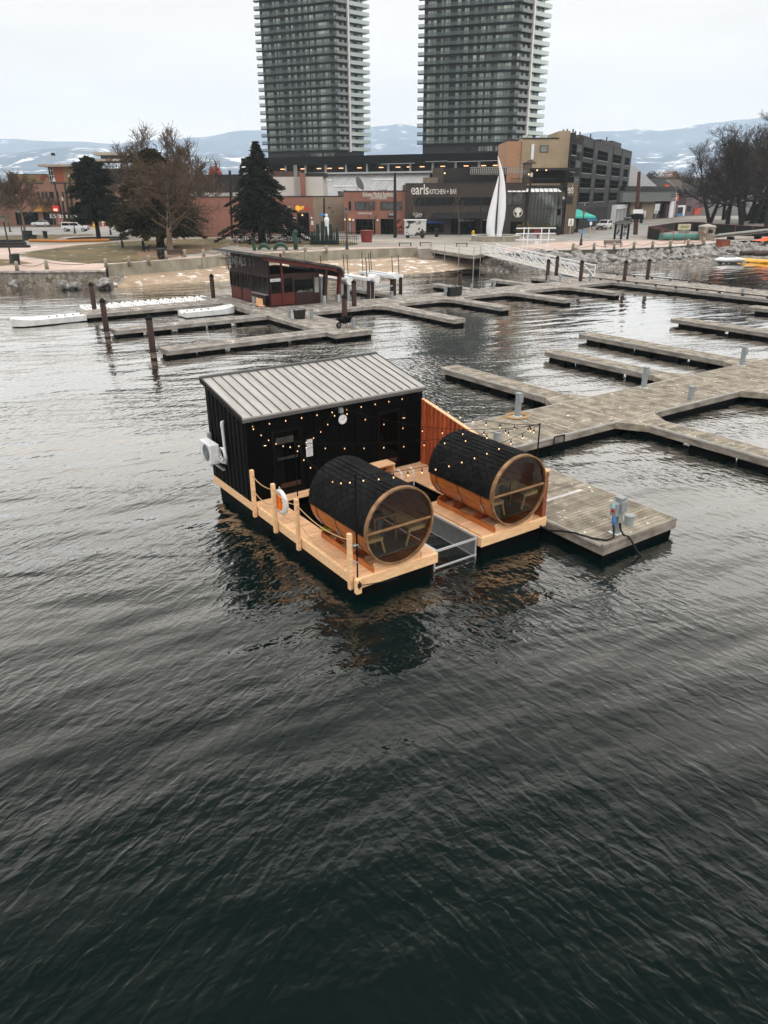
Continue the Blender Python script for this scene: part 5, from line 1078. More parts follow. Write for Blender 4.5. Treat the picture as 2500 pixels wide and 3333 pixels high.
# ---- grey hotel with end wall
a, b = gp(Hc(962, 1262)), gp(Hc(1557, 1142)); top = zfor(a, Hc(0, 165)[1])
hgl = M('hotel_dark_glass', (.014,.016,.017), .5, spec=.0, ior=1.02, var=.6, scale=.5); grey_s = M('grey_metal_siding', (.066,.062,.060), .6, var=.12, stretch=(14,14,.3), scale=2); B = Bld('grey_hotel', 'five storey grey metal clad apartment block receding along the right street', a, b, top, 16, grey_s, parapet=.3); F = B.F
xs = [(935, 992), (1075, 1190), (1245, 1365), (1425, 1520), (1570, 1622)]; ys = [(285, 412), (465, 592), (645, 765), (815, 930)]
for i, (x0, x1) in enumerate(xs):
    yc = (330, 345, 370, 390, 400)[i]; lx0, lx1 = F.loc(*Hc(x0, yc))[0], F.loc(*Hc(x1, yc))[0]
    for y0, y1 in ys:
        z1, z0 = F.loc(*Hc(1130, y0))[1], F.loc(*Hc(1130, y1))[1]
        o = B.win((lx0, lx1, z0, z1), 'window', 2, 2, hgl); MB().box(lx0-.05, lx1+.05, -.20, -.075, z0-.12, z0-.02).build('window_sill', galv, o)
for x0, x1, rows in ((995, 1062, (0, 1, 2, 3)), (1205, 1243, (0, 1, 2, 3)), (1367, 1418, (0, 2)), (1538, 1566, (0, 1, 2, 3))):
    lx0, lx1 = F.loc(*Hc(x0, 350))[0], F.loc(*Hc(x1, 350))[0]
    for k in rows: z1, z0 = F.loc(*Hc(1130, ys[k][0]-5))[1], F.loc(*Hc(1130, ys[k][1]-45))[1]; B.win((lx0, lx1, z0, z1), 'curtained_window', 2, 1, M('pale_curtain_glass', (.07,.075,.075), .5, col2=(.30,.31,.31), scale=2.5, spec=.05, ior=1.05), fr=.05)
for x0, y0 in ((1068, 185), (1200, 210), (1432, 250), (1535, 265)):
    lx = F.loc(*Hc(x0, y0+60))[0]; MB().box(lx-.12, lx+.12, -.14, -.003, F.loc(*Hc(1000, 980))[1], top).build('downpipe', frame_b, B.t)
zg = F.loc(*Hc(1130, 985))[1]
MB().box(-.1, F.len*.55, -.25, -.004, G-.2, zg-.3).build('dark_ground_floor', M('dark_arcade', (.010,.010,.011), .7), B.t)
w0 = F.loc(*Hc(1405, 1050))[0]; zw = F.loc(*Hc(1480, 960))[1]
mb = MB(); mb.box(w0, F.len, -1.2, -.004, zw-1.0, zw)
for k in range(5): x = w0+(F.len-w0-.5)*k/4; mb.box(x, x+.5, -1.2, -.004, G-.2, zw-1.0)
mb.build('white_portico', white_pt, B.t); MB().box(w0+.6, F.len-.6, -.5, -.02, G, zw-1.01).build('portico_glass', pane, B.t)
x, z = F.loc(*Hc(1095, 972)); B.sign('mountain_emblem', '^', Hc(1082, 1000), 0, 1.6, lamp_w)
for q_ in ((920, 125, 1060, 165), (1062, 140, 1190, 200), (1290, 190, 1420, 240), (1425, 208, 1525, 250)):
    r = on(F, Hc, *q_, 5); MB().box(r[0], r[1], 5, 9, top, r[3]).build('roof_block', grey_s, B.t)
mb = MB()
for q_ in ((845, 75), (890, 72), (960, 72), (985, 95), (1040, 105), (1165, 130), (1355, 165)): x, z = F.loc(*Hc(*q_), 6); mb.tube([(x, 6, top), (x, 6, z)], .16, 6)
mb.build('roof_vent', frame_b, B.t)
e_ = thing('stucco_end_building', 'blank beige stucco end wall with one small window beside the grey hotel', 'building', (a.x-.05, a.y, 0), 0)
Fs = Face(atY(*Hc(340, 600), a.y), atY(*Hc(885, 600), a.y)); e_.location = (Fs.a.x, Fs.a.y, 0); zt1 = zfor(Fs.a, Hc(0, 188)[1]); zt2 = zfor(Fs.a, Hc(0, 96)[1]); beige = M('beige_stucco', (.36,.30,.22), .85, col2=(.46,.39,.29), scale=.18)
xk = Fs.loc(*Hc(785, 300))[0]; MB().box(0, xk, 0, 12, G, zt1).box(xk+.001, Fs.len, 0, 12, G, zt2).build('wall', beige, e_)
r = on(Fs, Hc, 185, 215, 338, 490); MB().box(r[0], -.005, .4, 12, G, r[3]).build('peach_wall', M('peach_stucco', (.46,.30,.20), .85, var=.08), e_)
x0, x1, z0, z1 = on(Fs, Hc, 570, 265, 662, 345); w_ = MB(); w_.box(x0, x1, -.09, -.003, z0, z1); w_.box(x0+.12, x1-.12, -.10, -.091, z0+.12, z1-.12, 1); w_.build('window', [frame_b, pane_l], e_)
r = on(Fs, Hc, 470, 252, 490, 430); MB().box(r[0], r[1], -.25, -.004, r[2], r[3]).build('white_duct', white_pt, e_); MB().box(-.1, xk-.1, -.15, .3, zt1+.003, zt1+.2).build('roof_edge', frame_b, e_)
MB().box(Fs.len+.004, Fs.len+1.2, .25, 12, G, zt2-.3).build('dark_return_wall', brown_d, e_)
for q_ in ((400, 165), (450, 168), (610, 160)): r_ = Fs.loc(*Hc(*q_), 3); MB().box(r_[0]-.5, r_[0]+.5, 3, 4, zt1, r_[1]+.3).build('rooftop_unit', galv, e_)
# ---- twin towers
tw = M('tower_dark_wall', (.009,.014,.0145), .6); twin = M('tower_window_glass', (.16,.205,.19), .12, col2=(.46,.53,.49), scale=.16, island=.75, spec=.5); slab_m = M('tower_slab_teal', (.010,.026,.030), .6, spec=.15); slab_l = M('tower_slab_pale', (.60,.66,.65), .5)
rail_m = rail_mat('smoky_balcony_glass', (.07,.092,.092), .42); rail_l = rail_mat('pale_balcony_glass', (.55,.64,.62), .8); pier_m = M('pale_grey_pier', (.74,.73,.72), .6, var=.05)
def tower(label, cr, D, cor, lft, rgt, pier, slab0, slabN, n, al=64, be=48, floors=30, skip=0):
    C0 = atY(*cr(*cor), D); C = Vector((C0.x, C0.y, 0)); dl = Vector((-math.sin(R(al)), math.cos(R(al)), 0)); dr = Vector((math.sin(R(be)), math.cos(R(be)), 0))
    def ext(d, px, row):                                           # length along d that reaches photo column px
        lo, hi = .5, 120
        for _ in range(50):
            m = (lo+hi)/2; v = proj(C+d*m+Vector((0, 0, C0.z)))[0]
            if (v < px) == (d.x > 0): lo = m
            else: hi = m
        return lo
    wl_, wr_ = ext(dl, cr(*lft)[0], 0), ext(dr, cr(*rgt)[0], 0); z0 = zfor(C, cr(*slab0)[1]); zN = zfor(C, cr(*slabN)[1]); fh = (zN-z0)/n; H_ = z0+fh*floors
    t = thing('apartment_tower', label, 'tower', C, 0, 'twin apartment towers')
    def P(u, v, z, o=0): p = dl*u+dr*v; return (p.x, p.y, z)
    L0, L1 = dl*wl_, dr*wr_
    mb = MB(); mb.prism([(0, 0), (L1.x, L1.y), ((L0+L1).x, (L0+L1).y), (L0.x, L0.y)], G, H_+1); mb.build('wall', tw, t)
    nl, nr = Vector((-dl.y, dl.x, 0)), Vector((dr.y, -dr.x, 0))
    if nl.y > 0: nl = -nl
    if nr.x < 0: nr = -nr
    def band(pts, z_, h, th, m=0):                                  # vertical band of thickness th along a polyline
        mb = MB()
        for p, q in zip(pts, pts[1:]):
            d = (q-p).normalized(); nn = Vector((-d.y, d.x, 0))*th; mb.add([(v.x, v.y, z) for z in (z_, z_+h) for v in (p, q, q+nn, p+nn)], [(0,3,2,1),(4,5,6,7),(0,1,5,4),(1,2,6,5),(2,3,7,6),(3,0,4,7)], m)
        return mb
    ov = 1.5
    # outer line of the balconies: past the left end, round the corner, along to the pier, then on to the far right end
    pv = ext(dr, cr(*pier)[0], 0); A0 = dl*(wl_+1.9)+nl*ov; A1 = nl*ov*.9+nr*ov*.35; A1 = nl*ov+dl*(.0)+dr*.2; A2 = dr*(pv-.6)+nr*ov*.8; A3 = dr*(pv+.6)+nr*ov*.9; A4 = dr*(wr_+2.6)+nr*ov*.9
    base = slab_me = None
    sm1 = MB(); poly = [A0, A1, dr*.9+nr*ov*.8, A2, dr*(pv-.6)-nr*.3, -nl*.3-nr*.3, dl*(wl_+1.9)-nl*.3]
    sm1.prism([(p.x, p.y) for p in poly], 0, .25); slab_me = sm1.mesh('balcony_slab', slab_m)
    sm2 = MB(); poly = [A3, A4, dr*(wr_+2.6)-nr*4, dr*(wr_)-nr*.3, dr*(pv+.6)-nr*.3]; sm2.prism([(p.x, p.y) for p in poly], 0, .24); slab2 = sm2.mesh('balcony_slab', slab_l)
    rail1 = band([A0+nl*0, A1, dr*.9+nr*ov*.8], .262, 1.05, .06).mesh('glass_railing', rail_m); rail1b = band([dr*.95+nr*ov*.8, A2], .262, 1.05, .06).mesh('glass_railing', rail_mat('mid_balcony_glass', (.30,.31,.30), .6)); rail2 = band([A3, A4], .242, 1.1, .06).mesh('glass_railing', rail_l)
    wlist = []
    rw = random.Random(int(D)); f_ = 0
    segs = [(.96, .865), (.815, .785), (.77, .715), (.64, .60), (.565, .515), (.46, .42), (.385, .335), (.315, .255), (.225, .045)]
    for a_, b_ in segs: wlist.append((dl, wl_, nl, a_, b_))
    for a_, b_ in ((.03, pv/wr_*.42), (pv/wr_*.62, pv/wr_*.85), ((pv+1.5)/wr_, (pv+1.5)/wr_+.12), (.80, .99)): wlist.append((dr, wr_, nr, a_, b_))
    meshes = []
    for d, wd, nn, a_, b_ in wlist:
        mb = MB(); k = max(1, round(abs(b_-a_)*wd/1.1)); lo_, hi_ = min(a_, b_)*wd, max(a_, b_)*wd
        for i in range(k):
            p = d*(lo_+(hi_-lo_)*i/k+.06)+nn*.12; q = d*(lo_+(hi_-lo_)*(i+1)/k-.06)+nn*.12; o = nn*-.1
            mb.add([(v.x, v.y, z) for z in (.30, fh-.45) for v in (p, q, q+o, p+o)], [(0,3,2,1),(4,5,6,7),(0,1,5,4),(1,2,6,5),(2,3,7,6),(3,0,4,7)])
        meshes.append(mb)
    cnt = 0; rest = MB(); wm = [m.mesh('window', twin) for m in meshes]
    for k in range(floors):
        z = z0+fh*k
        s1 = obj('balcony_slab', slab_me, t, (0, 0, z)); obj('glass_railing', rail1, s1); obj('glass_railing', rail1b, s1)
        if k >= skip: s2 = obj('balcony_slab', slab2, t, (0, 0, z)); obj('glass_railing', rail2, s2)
        for j, m in enumerate(meshes):
            if cnt < 100 and (k < 7 or cnt < 100 and k < 8): obj('window', wm[j], t, (0, 0, z)); cnt += 1
            else:
                b0 = len(rest.v); rest.v += [(v[0], v[1], v[2]+z) for v in m.v]; rest.f += [tuple(i+b0 for i in f) for f in m.f]; rest.m += m.m
    o = rest.build('upper_window', twin, t, normals=False); o['kind'] = 'stuff'
    pe = dr*(pv-.35)+nr*ov; pf_ = dr*(pv+.35)+nr*ov
    mb = MB(); mb.prism([(v.x, v.y) for v in (pe, pf_, pf_-nr*ov*1.1, pe-nr*ov*1.1)], z0-.5, H_+1); mb.build('pale_pier', pier_m, t)
    mb = MB(); mb.prism([(v.x, v.y) for v in (dr*(pv-1.3)+nr*.6, dr*(pv-.36)+nr*.6, dr*(pv-.36)-nr*.2, dr*(pv-1.3)-nr*.2)], z0, H_+1); mb.build('dark_recess', frame_b, t)
    # podium glazing below the lowest balcony
    for a_, b_, z1, z2 in ((.36, .20, -2.6, -1.0), (.17, .03, -2.6, -1.0), (.52, .44, -2.6, -1.2)):
        p = dl*(a_*wl_)+nl*.15; q = dl*(b_*wl_)+nl*.15; mb = MB(); n_ = 5
        for i in range(n_): u0, u1 = p.lerp(q, i/n_+.02), p.lerp(q, (i+1)/n_-.02); mb.add([(v.x, v.y, z) for z in (z0+z1, z0+z2) for v in (u0, u1)], [(0,1,3,2)])
        mb.build('podium_window', pane_l if a_ < .5 else pane, t, normals=False)
    return fh
f1 = tower('left one of two dark balconied apartment towers, above the dark spruce', tl, 340, (1085, 1690), (320, 1700), (1400, 1700), (1232, 1700), (0, 1690), (0, 28), 18, 66, 50)
f2 = tower('right one of two dark balconied apartment towers, behind the brown restaurant', tr, 300, (1160, 1480), (242, 1500), (1410, 1480), (1290, 1480), (0, 1480), (0, 28), 15, 72, 50, skip=1)
# ---- left streets
a, b = atY(*kc(-200, 960), 202), atY(*kc(1300, 960), 196); top = zfor(b, kc(0, 405)[1]); 
B = Bld('brick_street_block', 'two storey orange brick street block behind the bare trees with a yellow awning', a, b, top, 20, brick_o, parapet=.6); F = B.F
mb = MB(); g1_, g2_ = F.loc(*kc(580, 385)), F.loc(*kc(690, 385)); mb.prism([(g1_[0], top), (g2_[0], top), ((g1_[0]+g2_[0])/2, F.loc(*kc(630, 328))[1])], -.1, .4, ax='y'); mb.build('gable', brick_o, B.t)
for q_ in ((500, 515, 545, 600), (560, 515, 600, 600), (605, 515, 650, 600), (660, 515, 735, 600), (770, 515, 800, 600), (835, 515, 870, 600), (940, 515, 965, 600), (985, 515, 1030, 600), (1055, 515, 1085, 600), (1110, 515, 1150, 600), (1180, 515, 1220, 600), (170, 520, 210, 600), (240, 520, 280, 600), (330, 520, 370, 600)):
    B.win(B.rect(kc, *q_), 'window', 1, 2, pane)
B.box('pale_panel', B.rect(kc, 125, 385, 410, 625), -.25, -.08, M('pinkish_render', (.36,.23,.19), .85)); r = B.rect(kc, 480, 708, 735, 780)
MB().add([(r[0], -1.2, r[2]), (r[1], -1.2, r[2]), (r[1], -.02, r[3]), (r[0], -.02, r[3])], [(0,1,2,3)]).build('yellow_awning', M('mustard_canvas', (.42,.24,.05), .8, col2=(.30,.17,.05), scale=1.2), B.t, normals=False)
B.box('red_sign', B.rect(kc, 732, 705, 818, 780), -.9, -.3, M('red_lit_sign', (.55,.03,.03), emit=.25, var=0)); B.box('sign_glow', B.rect(kc, 750, 742, 808, 775), -.95, -.905, M('pink_sign_glow', (1,.42,.30), emit=1.2, var=0))
B.win(B.rect(kc, 575, 790, 760, 960), 'shopfront', 3, 1, shop); B.win(B.rect(kc, 200, 790, 540, 960), 'shopfront', 5, 1, shop); B.win(B.rect(kc, 880, 790, 1250, 960), 'shopfront', 5, 1, shop); B.box('red_poster', B.rect(kc, 770, 840, 862, 950), -.15, -.01, M('red_poster_print', (.28,.03,.035), .6, col2=(.5,.35,.33), scale=2.5))
B.sign('white_lettering', 'Bistro', kc(668, 870), 9, 1.5, lamp_w, y=-.12); B.box('poster', B.rect(kc, 800, 820, 835, 868), -.16, -.01, white_pl)
a, b = atY(*kc(150, 600), 228), atY(*kc(1250, 600), 228)
B = Bld('rear_stucco_block', 'long low ochre stucco block behind the brick street front', a, b, zfor(b, kc(0, 278)[1]), 16, M('ochre_stucco', (.28,.20,.11), .85, var=.1), parapet=.3); r = B.rect(kc, 535, 296, 700, 360); B.box('orange_wall_panel', r, -.1, -.005, M('orange_stucco', (.33,.12,.06), .85, var=.1)); B.box('window_box', B.rect(kc, 960, 295, 1030, 352), -.12, -.005, galv); 
Fk = Face(atY(*kc(675, 400), 224), atY(*kc(945, 400), 224)); tk = thing('orange_corner_tower', 'square stair tower in orange and ochre with flat overhanging roof and mast', 'tower', (Fk.a.x, Fk.a.y, 0)); zt = zfor(Fk.a, kc(0, 178)[1]); xo = Fk.loc(*kc(725, 250))[0]; xm = Fk.loc(*kc(850, 250))[0]
MB().box(xo, xm, 0, 6, G, zt).build('orange_wall', M('orange_stucco', (.33,.12,.06), .85), tk); MB().box(xm+.001, Fk.len, .0, 6, G, zt).build('ochre_wall', M('ochre_stucco', (.28,.20,.11), .85), tk); mb = MB(); mb.box(0, xo-.001, .2, 6, G, zt, 1)
for k in range(9): mb.box(.0, xo, .1, .2, zt-1-k*1.3, zt-.85-k*1.3)
for k in range(3): mb.box(xo*k/2.5, xo*k/2.5+.12, .08, .2, zt-12, zt)
mb.build('stair_glazing', [galv, pane], tk); MB().box(-2.0, Fk.len+1.2, -1.5, 7, zt+.01, zt+.6).build('flat_roof', M('pale_roof_slab', (.42,.38,.33), .8), tk)
x, z = Fk.loc(*kc(716, 10), 3); MB().tube([(x+1.5, 3, zt+.6), (x, 3, z)], .12, 6).build('mast', galv, tk); MB().box(x-.4, x+.45, 2.6, 3.4, z-.3, z+.4).build('floodlight', frame_b, tk)
Dx = crop(0, 380, 650); a, b = atY(*Dx(740, 600), 250), atY(*Dx(1230, 600), 250); B = Bld('concrete_office', 'pale concrete office with stepped upper floors behind the evergreens', a, b, zfor(a, Dx(0, 430)[1]), 22, M('grey_office_glass', (.05,.06,.06), .2, var=.4, scale=.3), parapet=0); F = B.F; cw = M('ivory_concrete', (.46,.42,.35), .8, var=.08)
for y0, y1, x0, x1, yy in ((352, 368, 735, 1240, -1.5), (296, 318, 778, 1225, -.5), (412, 432, 1050, 1240, -.5), (470, 500, 1070, 1240, -.5)): r = B.rect(Dx, x0, y0, x1, y1); MB().box(r[0], r[1], yy, 16, r[2], r[3]).build('floor_slab', cw, B.t)
r = B.rect(Dx, 815, 318, 1180, 352); MB().box(r[0], r[1], 2, 16, r[2]-.05, r[3]).build('penthouse', M('teal_dark_glass', (.02,.05,.05), .2), B.t)
for x in (752, 770, 808, 838, 985, 1020, 1110, 1180, 1232): r = B.rect(Dx, x, 368, x+9, 420); MB().box(r[0], r[1], -.8, -.1, r[2], r[3]).build('column', cw, B.t)
B.sign('white_lettering', 'R', Dx(1027, 478), 1.6, 3.4, lamp_w, y=-1.6); B.sign('white_lettering', 'A', Dx(1025, 450), 1.6, 2.4, lamp_w, y=-1.6)
a, b = atY(*Ec(100, 520), 178), atY(*Ec(440, 520), 176); B = Bld('dark_roofed_block', 'low dark roofed block with a white fascia and small red dome, left of the spruce', a, b, zfor(b, Ec(0, 285)[1]), 14, M('dark_block_wall', (.045,.042,.04), .8, var=.2)); B.box('white_fascia', B.rect(Ec, 145, 420, 420, 452), -.6, -.01, M('grey_white_fascia', (.50,.48,.46), .8)); x, z = B.F.loc(*Ec(240, 285), 3); MB().lathe([(1.55, 0), (1.5, .5), (1.25, 1.1), (.8, 1.55), (.3, 1.78), (.05, 1.85)], (x, 3, B.h+.1), 16).build('red_dome', M('red_dome_paint', (.38,.06,.04), .6), B.t, smooth=True)
a, b = gp(Ec(-350, 752)), gp(Ec(150, 762)); a.y += 8; b.y += 4; B = Bld('brick_lane_shop', 'dark red brick shop row behind the bare tree and parked jeep', a, b, zfor(b, Ec(0, 455)[1]), 12, brick_r); B.win(B.rect(Ec, -250, 590, 110, 730), 'shopfront', 6, 1, shop)
# ---- right street
a, b = at(*rc_(970, 700), G), at(*rc_(1530, 660), G); top = zfor(b, rc_(0, 335)[1]); B = Bld('street_pavilion', 'low shop pavilion with deep grey fascia and tan brick piers down the right street', a, b, top-1.5, 18, M('brown_pavilion_wall', (.085,.062,.045), .8), parapet=0, x1=None); F = B.F
MB().box(-8, F.len, -2.0, 18, top-2.0, top+.8).build('fascia', M('grey_green_fascia', (.24,.26,.25), .7), B.t); MB().box(-8, F.len-.3, -2.3, 18, top+.81, top+2.0).build('dark_roof_edge', M('dark_green_roof_edge', (.02,.032,.03), .6), B.t); 
MB().add([(-8, 4, top+2.0), (F.len, 4, top+2.0), (F.len+14, 18, top+8.5), (-8, 18, top+8.5)], [(0,1,2,3)]).build('pitched_roof', M('grey_flat_roofing', (.26,.26,.26), .8, var=.1), B.t, normals=False)
for q_ in ((1330, 352, 1395, 640), (1400, 352, 1500, 650), (1040, 352, 1100, 640)): B.win(B.rect(rc_, *q_), 'shop_window', 3, 2, shop)
for q_ in ((1045, 350, 1075, 660), (1195, 350, 1318, 680)): B.box('brick_pier', B.rect(rc_, *q_), -.6, -.005, brick_t)
a, b = at(*qc(400, 590), G), at(*qc(540, 575), G); B = Bld('purple_shop', 'narrow purple and orange shopfront further down the right street', a, b, zfor(a, qc(0, 225)[1]), 16, M('purple_brown_wall', (.13,.07,.075), .8)); B.box('orange_bay', B.rect(qc, 428, 298, 540, 385), -1.0, -.01, M('bright_orange_paint', (.75,.17,.03), .6)); B.box('white_pilaster', B.rect(qc, 455, 290, 478, 580), -1.3, -1.01, white_pt); B.box('purple_front', B.rect(qc, 420, 425, 530, 580), -.8, -.02, M('plum_paint', (.18,.085,.12), .7)); B.box('orange_chimney', B.rect(qc, 425, 190, 452, 250), -.4, .4, M('bright_orange_paint', (.75,.17,.03), .6))
for q_ in ((436, 315, 450, 375), (500, 315, 515, 375)): B.box('bay_window', B.rect(qc, *q_), -1.05, -1.005, shop)
a, b = at(*qc(545, 572), G), at(*qc(650, 562), G); B = Bld('white_shopfront', 'white arched shopfront with blue panel beside the purple shop', a, b, zfor(a, qc(0, 265)[1]), 14, M('dark_plum_wall', (.07,.035,.045), .8)); B.box('white_arch', B.rect(qc, 548, 440, 640, 560), -.4, -.01, white_pt); B.box('arch_opening', B.rect(qc, 552, 460, 612, 555), -.45, -.405, shop); B.box('blue_panel', B.rect(qc, 550, 535, 612, 560), -.6, -.46, M('bright_blue_panel', (.06,.25,.42), .6))
a, b = at(*qc(655, 560), G), at(*qc(860, 540), G); B = Bld('grey_pink_terrace', 'row of pinkish grey shops ending in an orange front down the right street', a, b, zfor(a, qc(0, 335)[1]), 14, M('pinkish_grey_wall', (.20,.14,.15), .8, var=.2)); B.box('orange_front', B.rect(qc, 765, 470, 830, 545), -.6, -.01, M('coral_orange_paint', (.55,.13,.07), .7))
for q_ in ((690, 440, 705, 510), (715, 440, 730, 510), (660, 350, 672, 400)): B.win(B.rect(qc, *q_), 'window', 1, 2, shop)
a, b = atY(*qc(300, 300), 300), atY(*qc(900, 300), 300); Bld('rear_roof_block', 'long low grey roofed hall seen over the right street shops', a, b, zfor(a, qc(0, 112)[1]), 14, M('grey_hall_roof', (.15,.15,.155), .8, var=.1))
mb_t = thing('roof_truss', 'open timber roof frame above the right street shops', 'roof frame', at(*qc(560, 570), G), B.F.rot); mb = MB(); hh = zfor(mb_t.location, qc(0, 230)[1])-G
for k in range(16): mb.beam((k*1.6, 2, hh), (k*1.6+2.2, 6, hh+2.6), .25, .3)
mb.beam((0, 2, hh), (26, 2, hh), .3, .4); mb.build('rafter_frame', M('pale_rafter', (.20,.17,.15), .8), mb_t); 
mb = MB()
for k in range(4): mb.beam((k*7+.5, 2, 0), (k*7+.5, 2, hh), .3, .3)
mb.build('support_post', brown_d, mb_t)
# ------------------------------------------------------------------ red rental hut
kk = crop(700, 780, 450)
red_w = M('barn_red_panel', (.15,.028,.017), .6, var=.15, scale=1); red_d = M('dark_red_timber', (.055,.017,.012), .65, var=.2, scale=1.5, island=.2); dk_gl = pane_mat('hut_glass', (.012,.014,.015), .06)
ht = thing('rental_hut', 'dark red timber rental hut with slatted upper wall and sloping roof on the docks', 'hut', dk(27.15, -56.15, DOCK+.01), DA)
HD, HW = 7.9, 4.7                                                     # depth along the slatted side, width along the porch
MB().box(.06, HW, .06, HD, 0, 2.55).build('wall', red_d, ht)
for y0, y1 in ((.12, 2.9), (3.3, 5.2), (5.6, 7.7)):
    if y0 > 1: MB().box(.0, .055, y0, y1, .1, 1.05).build('red_panel', red_w, ht)
    w_ = MB(); w_.box(-.03, .055, y0, y1, 1.12, 2.3)
    n_ = 3
    for i in range(n_+1): yy = y0+(y1-y0)*i/n_; w_.box(-.06, -.031, yy-.05, yy+.05, 1.08, 2.34, 1)
    w_.box(-.06, -.031, y0, y1, 2.3, 2.38, 1); w_.box(-.06, -.031, y0, y1, 1.02, 1.11, 1); w_.build('window', [dk_gl, red_d], ht)
MB().box(-.35, .05, .25, 2.8, .92, 1.0).build('counter_shelf', M('grey_counter', (.30,.29,.28), .6), ht)
mb = MB()
for k in range(5): mb.box(-.28, -.24, .3, 2.75, .12+k*.15, .22+k*.15)
mb.build('counter_slat', red_d, ht)
mb = MB()                                                             # horizontal slat screen of the upper side wall
for k in range(12): mb.box(-.14, -.10, -.08, HD+.35, 2.42+k*.135, 2.47+k*.135)
for y in (.0, 2.6, 5.2, 7.8): mb.box(-.099, -.05, y-.04, y+.04, 2.35, 4.0)
mb.build('slat_screen', red_d, ht)
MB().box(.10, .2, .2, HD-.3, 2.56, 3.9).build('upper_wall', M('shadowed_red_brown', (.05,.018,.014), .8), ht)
gap = M('pale_daylight_patch', (.42,.36,.30), .8)  # colour of the solid pale patches on the hut wall, not open gaps
mb = MB()
for y0, y1, z0, z1 in ((6.3, 6.55, 2.6, 3.4), (5.1, 5.6, 2.85, 3.75), (3.6, 3.72, 2.9, 3.6), (2.75, 3.0, 2.9, 3.55)): mb.box(.075, .099, y0, y1, z0, z1)
mb.build('painted_daylight', gap, ht)  # pale solid patches on the wall, painting daylight behind the slats
for px0, px1 in ((690, 835), (860, 985)):
    pass
MB().box(.1, 2.3, -.02, .055, .12, 1.05).build('red_panel', red_w, ht)
for x0, x1 in ((.15, 1.05), (1.3, 2.1)): w_ = MB(); w_.box(x0, x1, -.02, .055, 1.1, 2.2); w_.box(x0-.06, x0, -.05, .05, 1.05, 2.3, 1); w_.box(x1, x1+.06, -.05, .05, 1.05, 2.3, 1); w_.box(x0, x1, -.05, -.021, 2.2, 2.3, 1); w_.build('window', [dk_gl, red_d], ht)
MB().box(.08, 1.0, -.10, -.055, 2.0, 2.22).build('sign_board', white_pl, ht); text('sign_lettering', 'CHECK OUT', .17, frame_b, ht, (.13, -.104, 2.05), (PI/2, 0, 0), .002)
MB().box(2.35, 4.3, -.03, .055, .05, 1.0).build('porch_counter', red_d, ht); MB().box(2.35, 4.0, -.01, .055, 1.05, 2.0).build('serving_opening', dk_gl, ht)
dr_ = MB().box(4.05, 4.65, -.06, .055, .06, 2.2).build('door', red_d, ht); MB().box(4.15, 4.55, -.075, -.061, .9, 2.1).build('door_glass', pane_l, dr_)
rnd_ = random.Random(3); mb = MB()
for k in range(14): x = 2.5+k*.11; mb.box(x, x+.07, -.06, -.031, 1.02, 1.02+rnd_.uniform(.06, .22))
mb.build('counter_clutter', M('mixed_clutter', (.25,.28,.27), .6, island=.9), ht)
mb = MB(); mb.box(1.08, 1.22, -.10, .06, .0, 4.1); mb.build('corner_post', red_w, ht)
for x in (4.85, 6.25):
    mb = MB(); mb.beam((x, -.35, 0), (x+.25, -.35, 2.75), .22, .34, up=(0,1,0)); mb.beam((x+.0, 1.9, 0), (x+.25, 1.9, 2.7), .2, .3, up=(0,1,0)); mb.build('porch_post', red_d if x < 5 else red_w, ht)
    MB().beam((x-.04, -.35, 0), (x-.02, -.35, .62), .26, .38, up=(0,1,0)).build('post_base', galv, ht)
n = 16; prof = [(-1.0, 4.18)]+[(-.9+7.0*k/n, 4.20-1.25*(k/n)**1.08) for k in range(1, n+1)]
x_, z_ = prof[-1]; prof += [(x_+.28, z_-.10), (x_+.50, z_-.30), (x_+.60, z_-.60), (x_+.60, z_-.95)]
nx_ = len(prof); vs = []
def off(i, d):
    a_ = Vector(prof[max(i-1, 0)]); b_ = Vector(prof[min(i+1, nx_-1)]); t_ = (b_-a_).normalized(); return (prof[i][0]+t_.y*d, prof[i][1]-t_.x*d)
sec = prof+[off(i, .16) for i in range(nx_-1, -1, -1)]
mb = MB(); y0, y1 = -.75, HD+1.1
vs = [(x, y, z) for y in (y0, y1) for x, z in sec]; k_ = len(sec); fs = [(i, i+1, k_+i+1, k_+i) for i in range(k_-1)]+[(k_-1, 0, k_, 2*k_-1)]
for i in range(nx_-1): fs += [(i, i+1, k_-2-i, k_-1-i), (k_+i, k_+k_-1-i, k_+k_-2-i, k_+i+1)]
rf = mb.add(vs, fs).build('roof', M('dark_hut_roof', (.05,.052,.052), .6, col2=(.16,.165,.165), scale=2), ht)
mb = MB()
for k in range(40): y = y0+.1+(y1-y0-.2)*k/39; mb.beam((-.98, y, 4.185), (5.9, y, 3.0), .03, .06)
mb.build('roof_seam', M('hut_seam', (.12,.125,.125), .6), rf)
MB().prism([(-1.0, 4.02)]+[(-.9+7.0*k/n, 4.03-1.25*(k/n)**1.08) for k in range(1, n+1)]+[(6.1, 2.45), (5.6, 2.62), (-.2, 3.6)], -.60, -.42, ax='y').build('gable_beam', red_w, ht)
MB().box(.3, .6, -.5, -.3, 3.55, 3.75).build('floodlight', white_pl, ht)
text('rental_lettering', 'RENTALS', .95, M('grey_letter', (.30,.31,.31), .6), ht, (-.16, 7.75, 2.98), (PI/2, 0, -PI/2), .02)
cr_ = thing('wooden_pallet', 'fresh pale timber pallet leaning at the slatted side of the red hut', 'pallet', dk(26.5, -57.2, DOCK+.01), DA); mb = MB()
for k in range(4): mb.box(-.12+k*.13, -.02+k*.13, -.6, 1.4, .10, .14)
for y in (-.5, .4, 1.3): mb.box(-.12, .37, y-.05, y+.05, 0, .099)
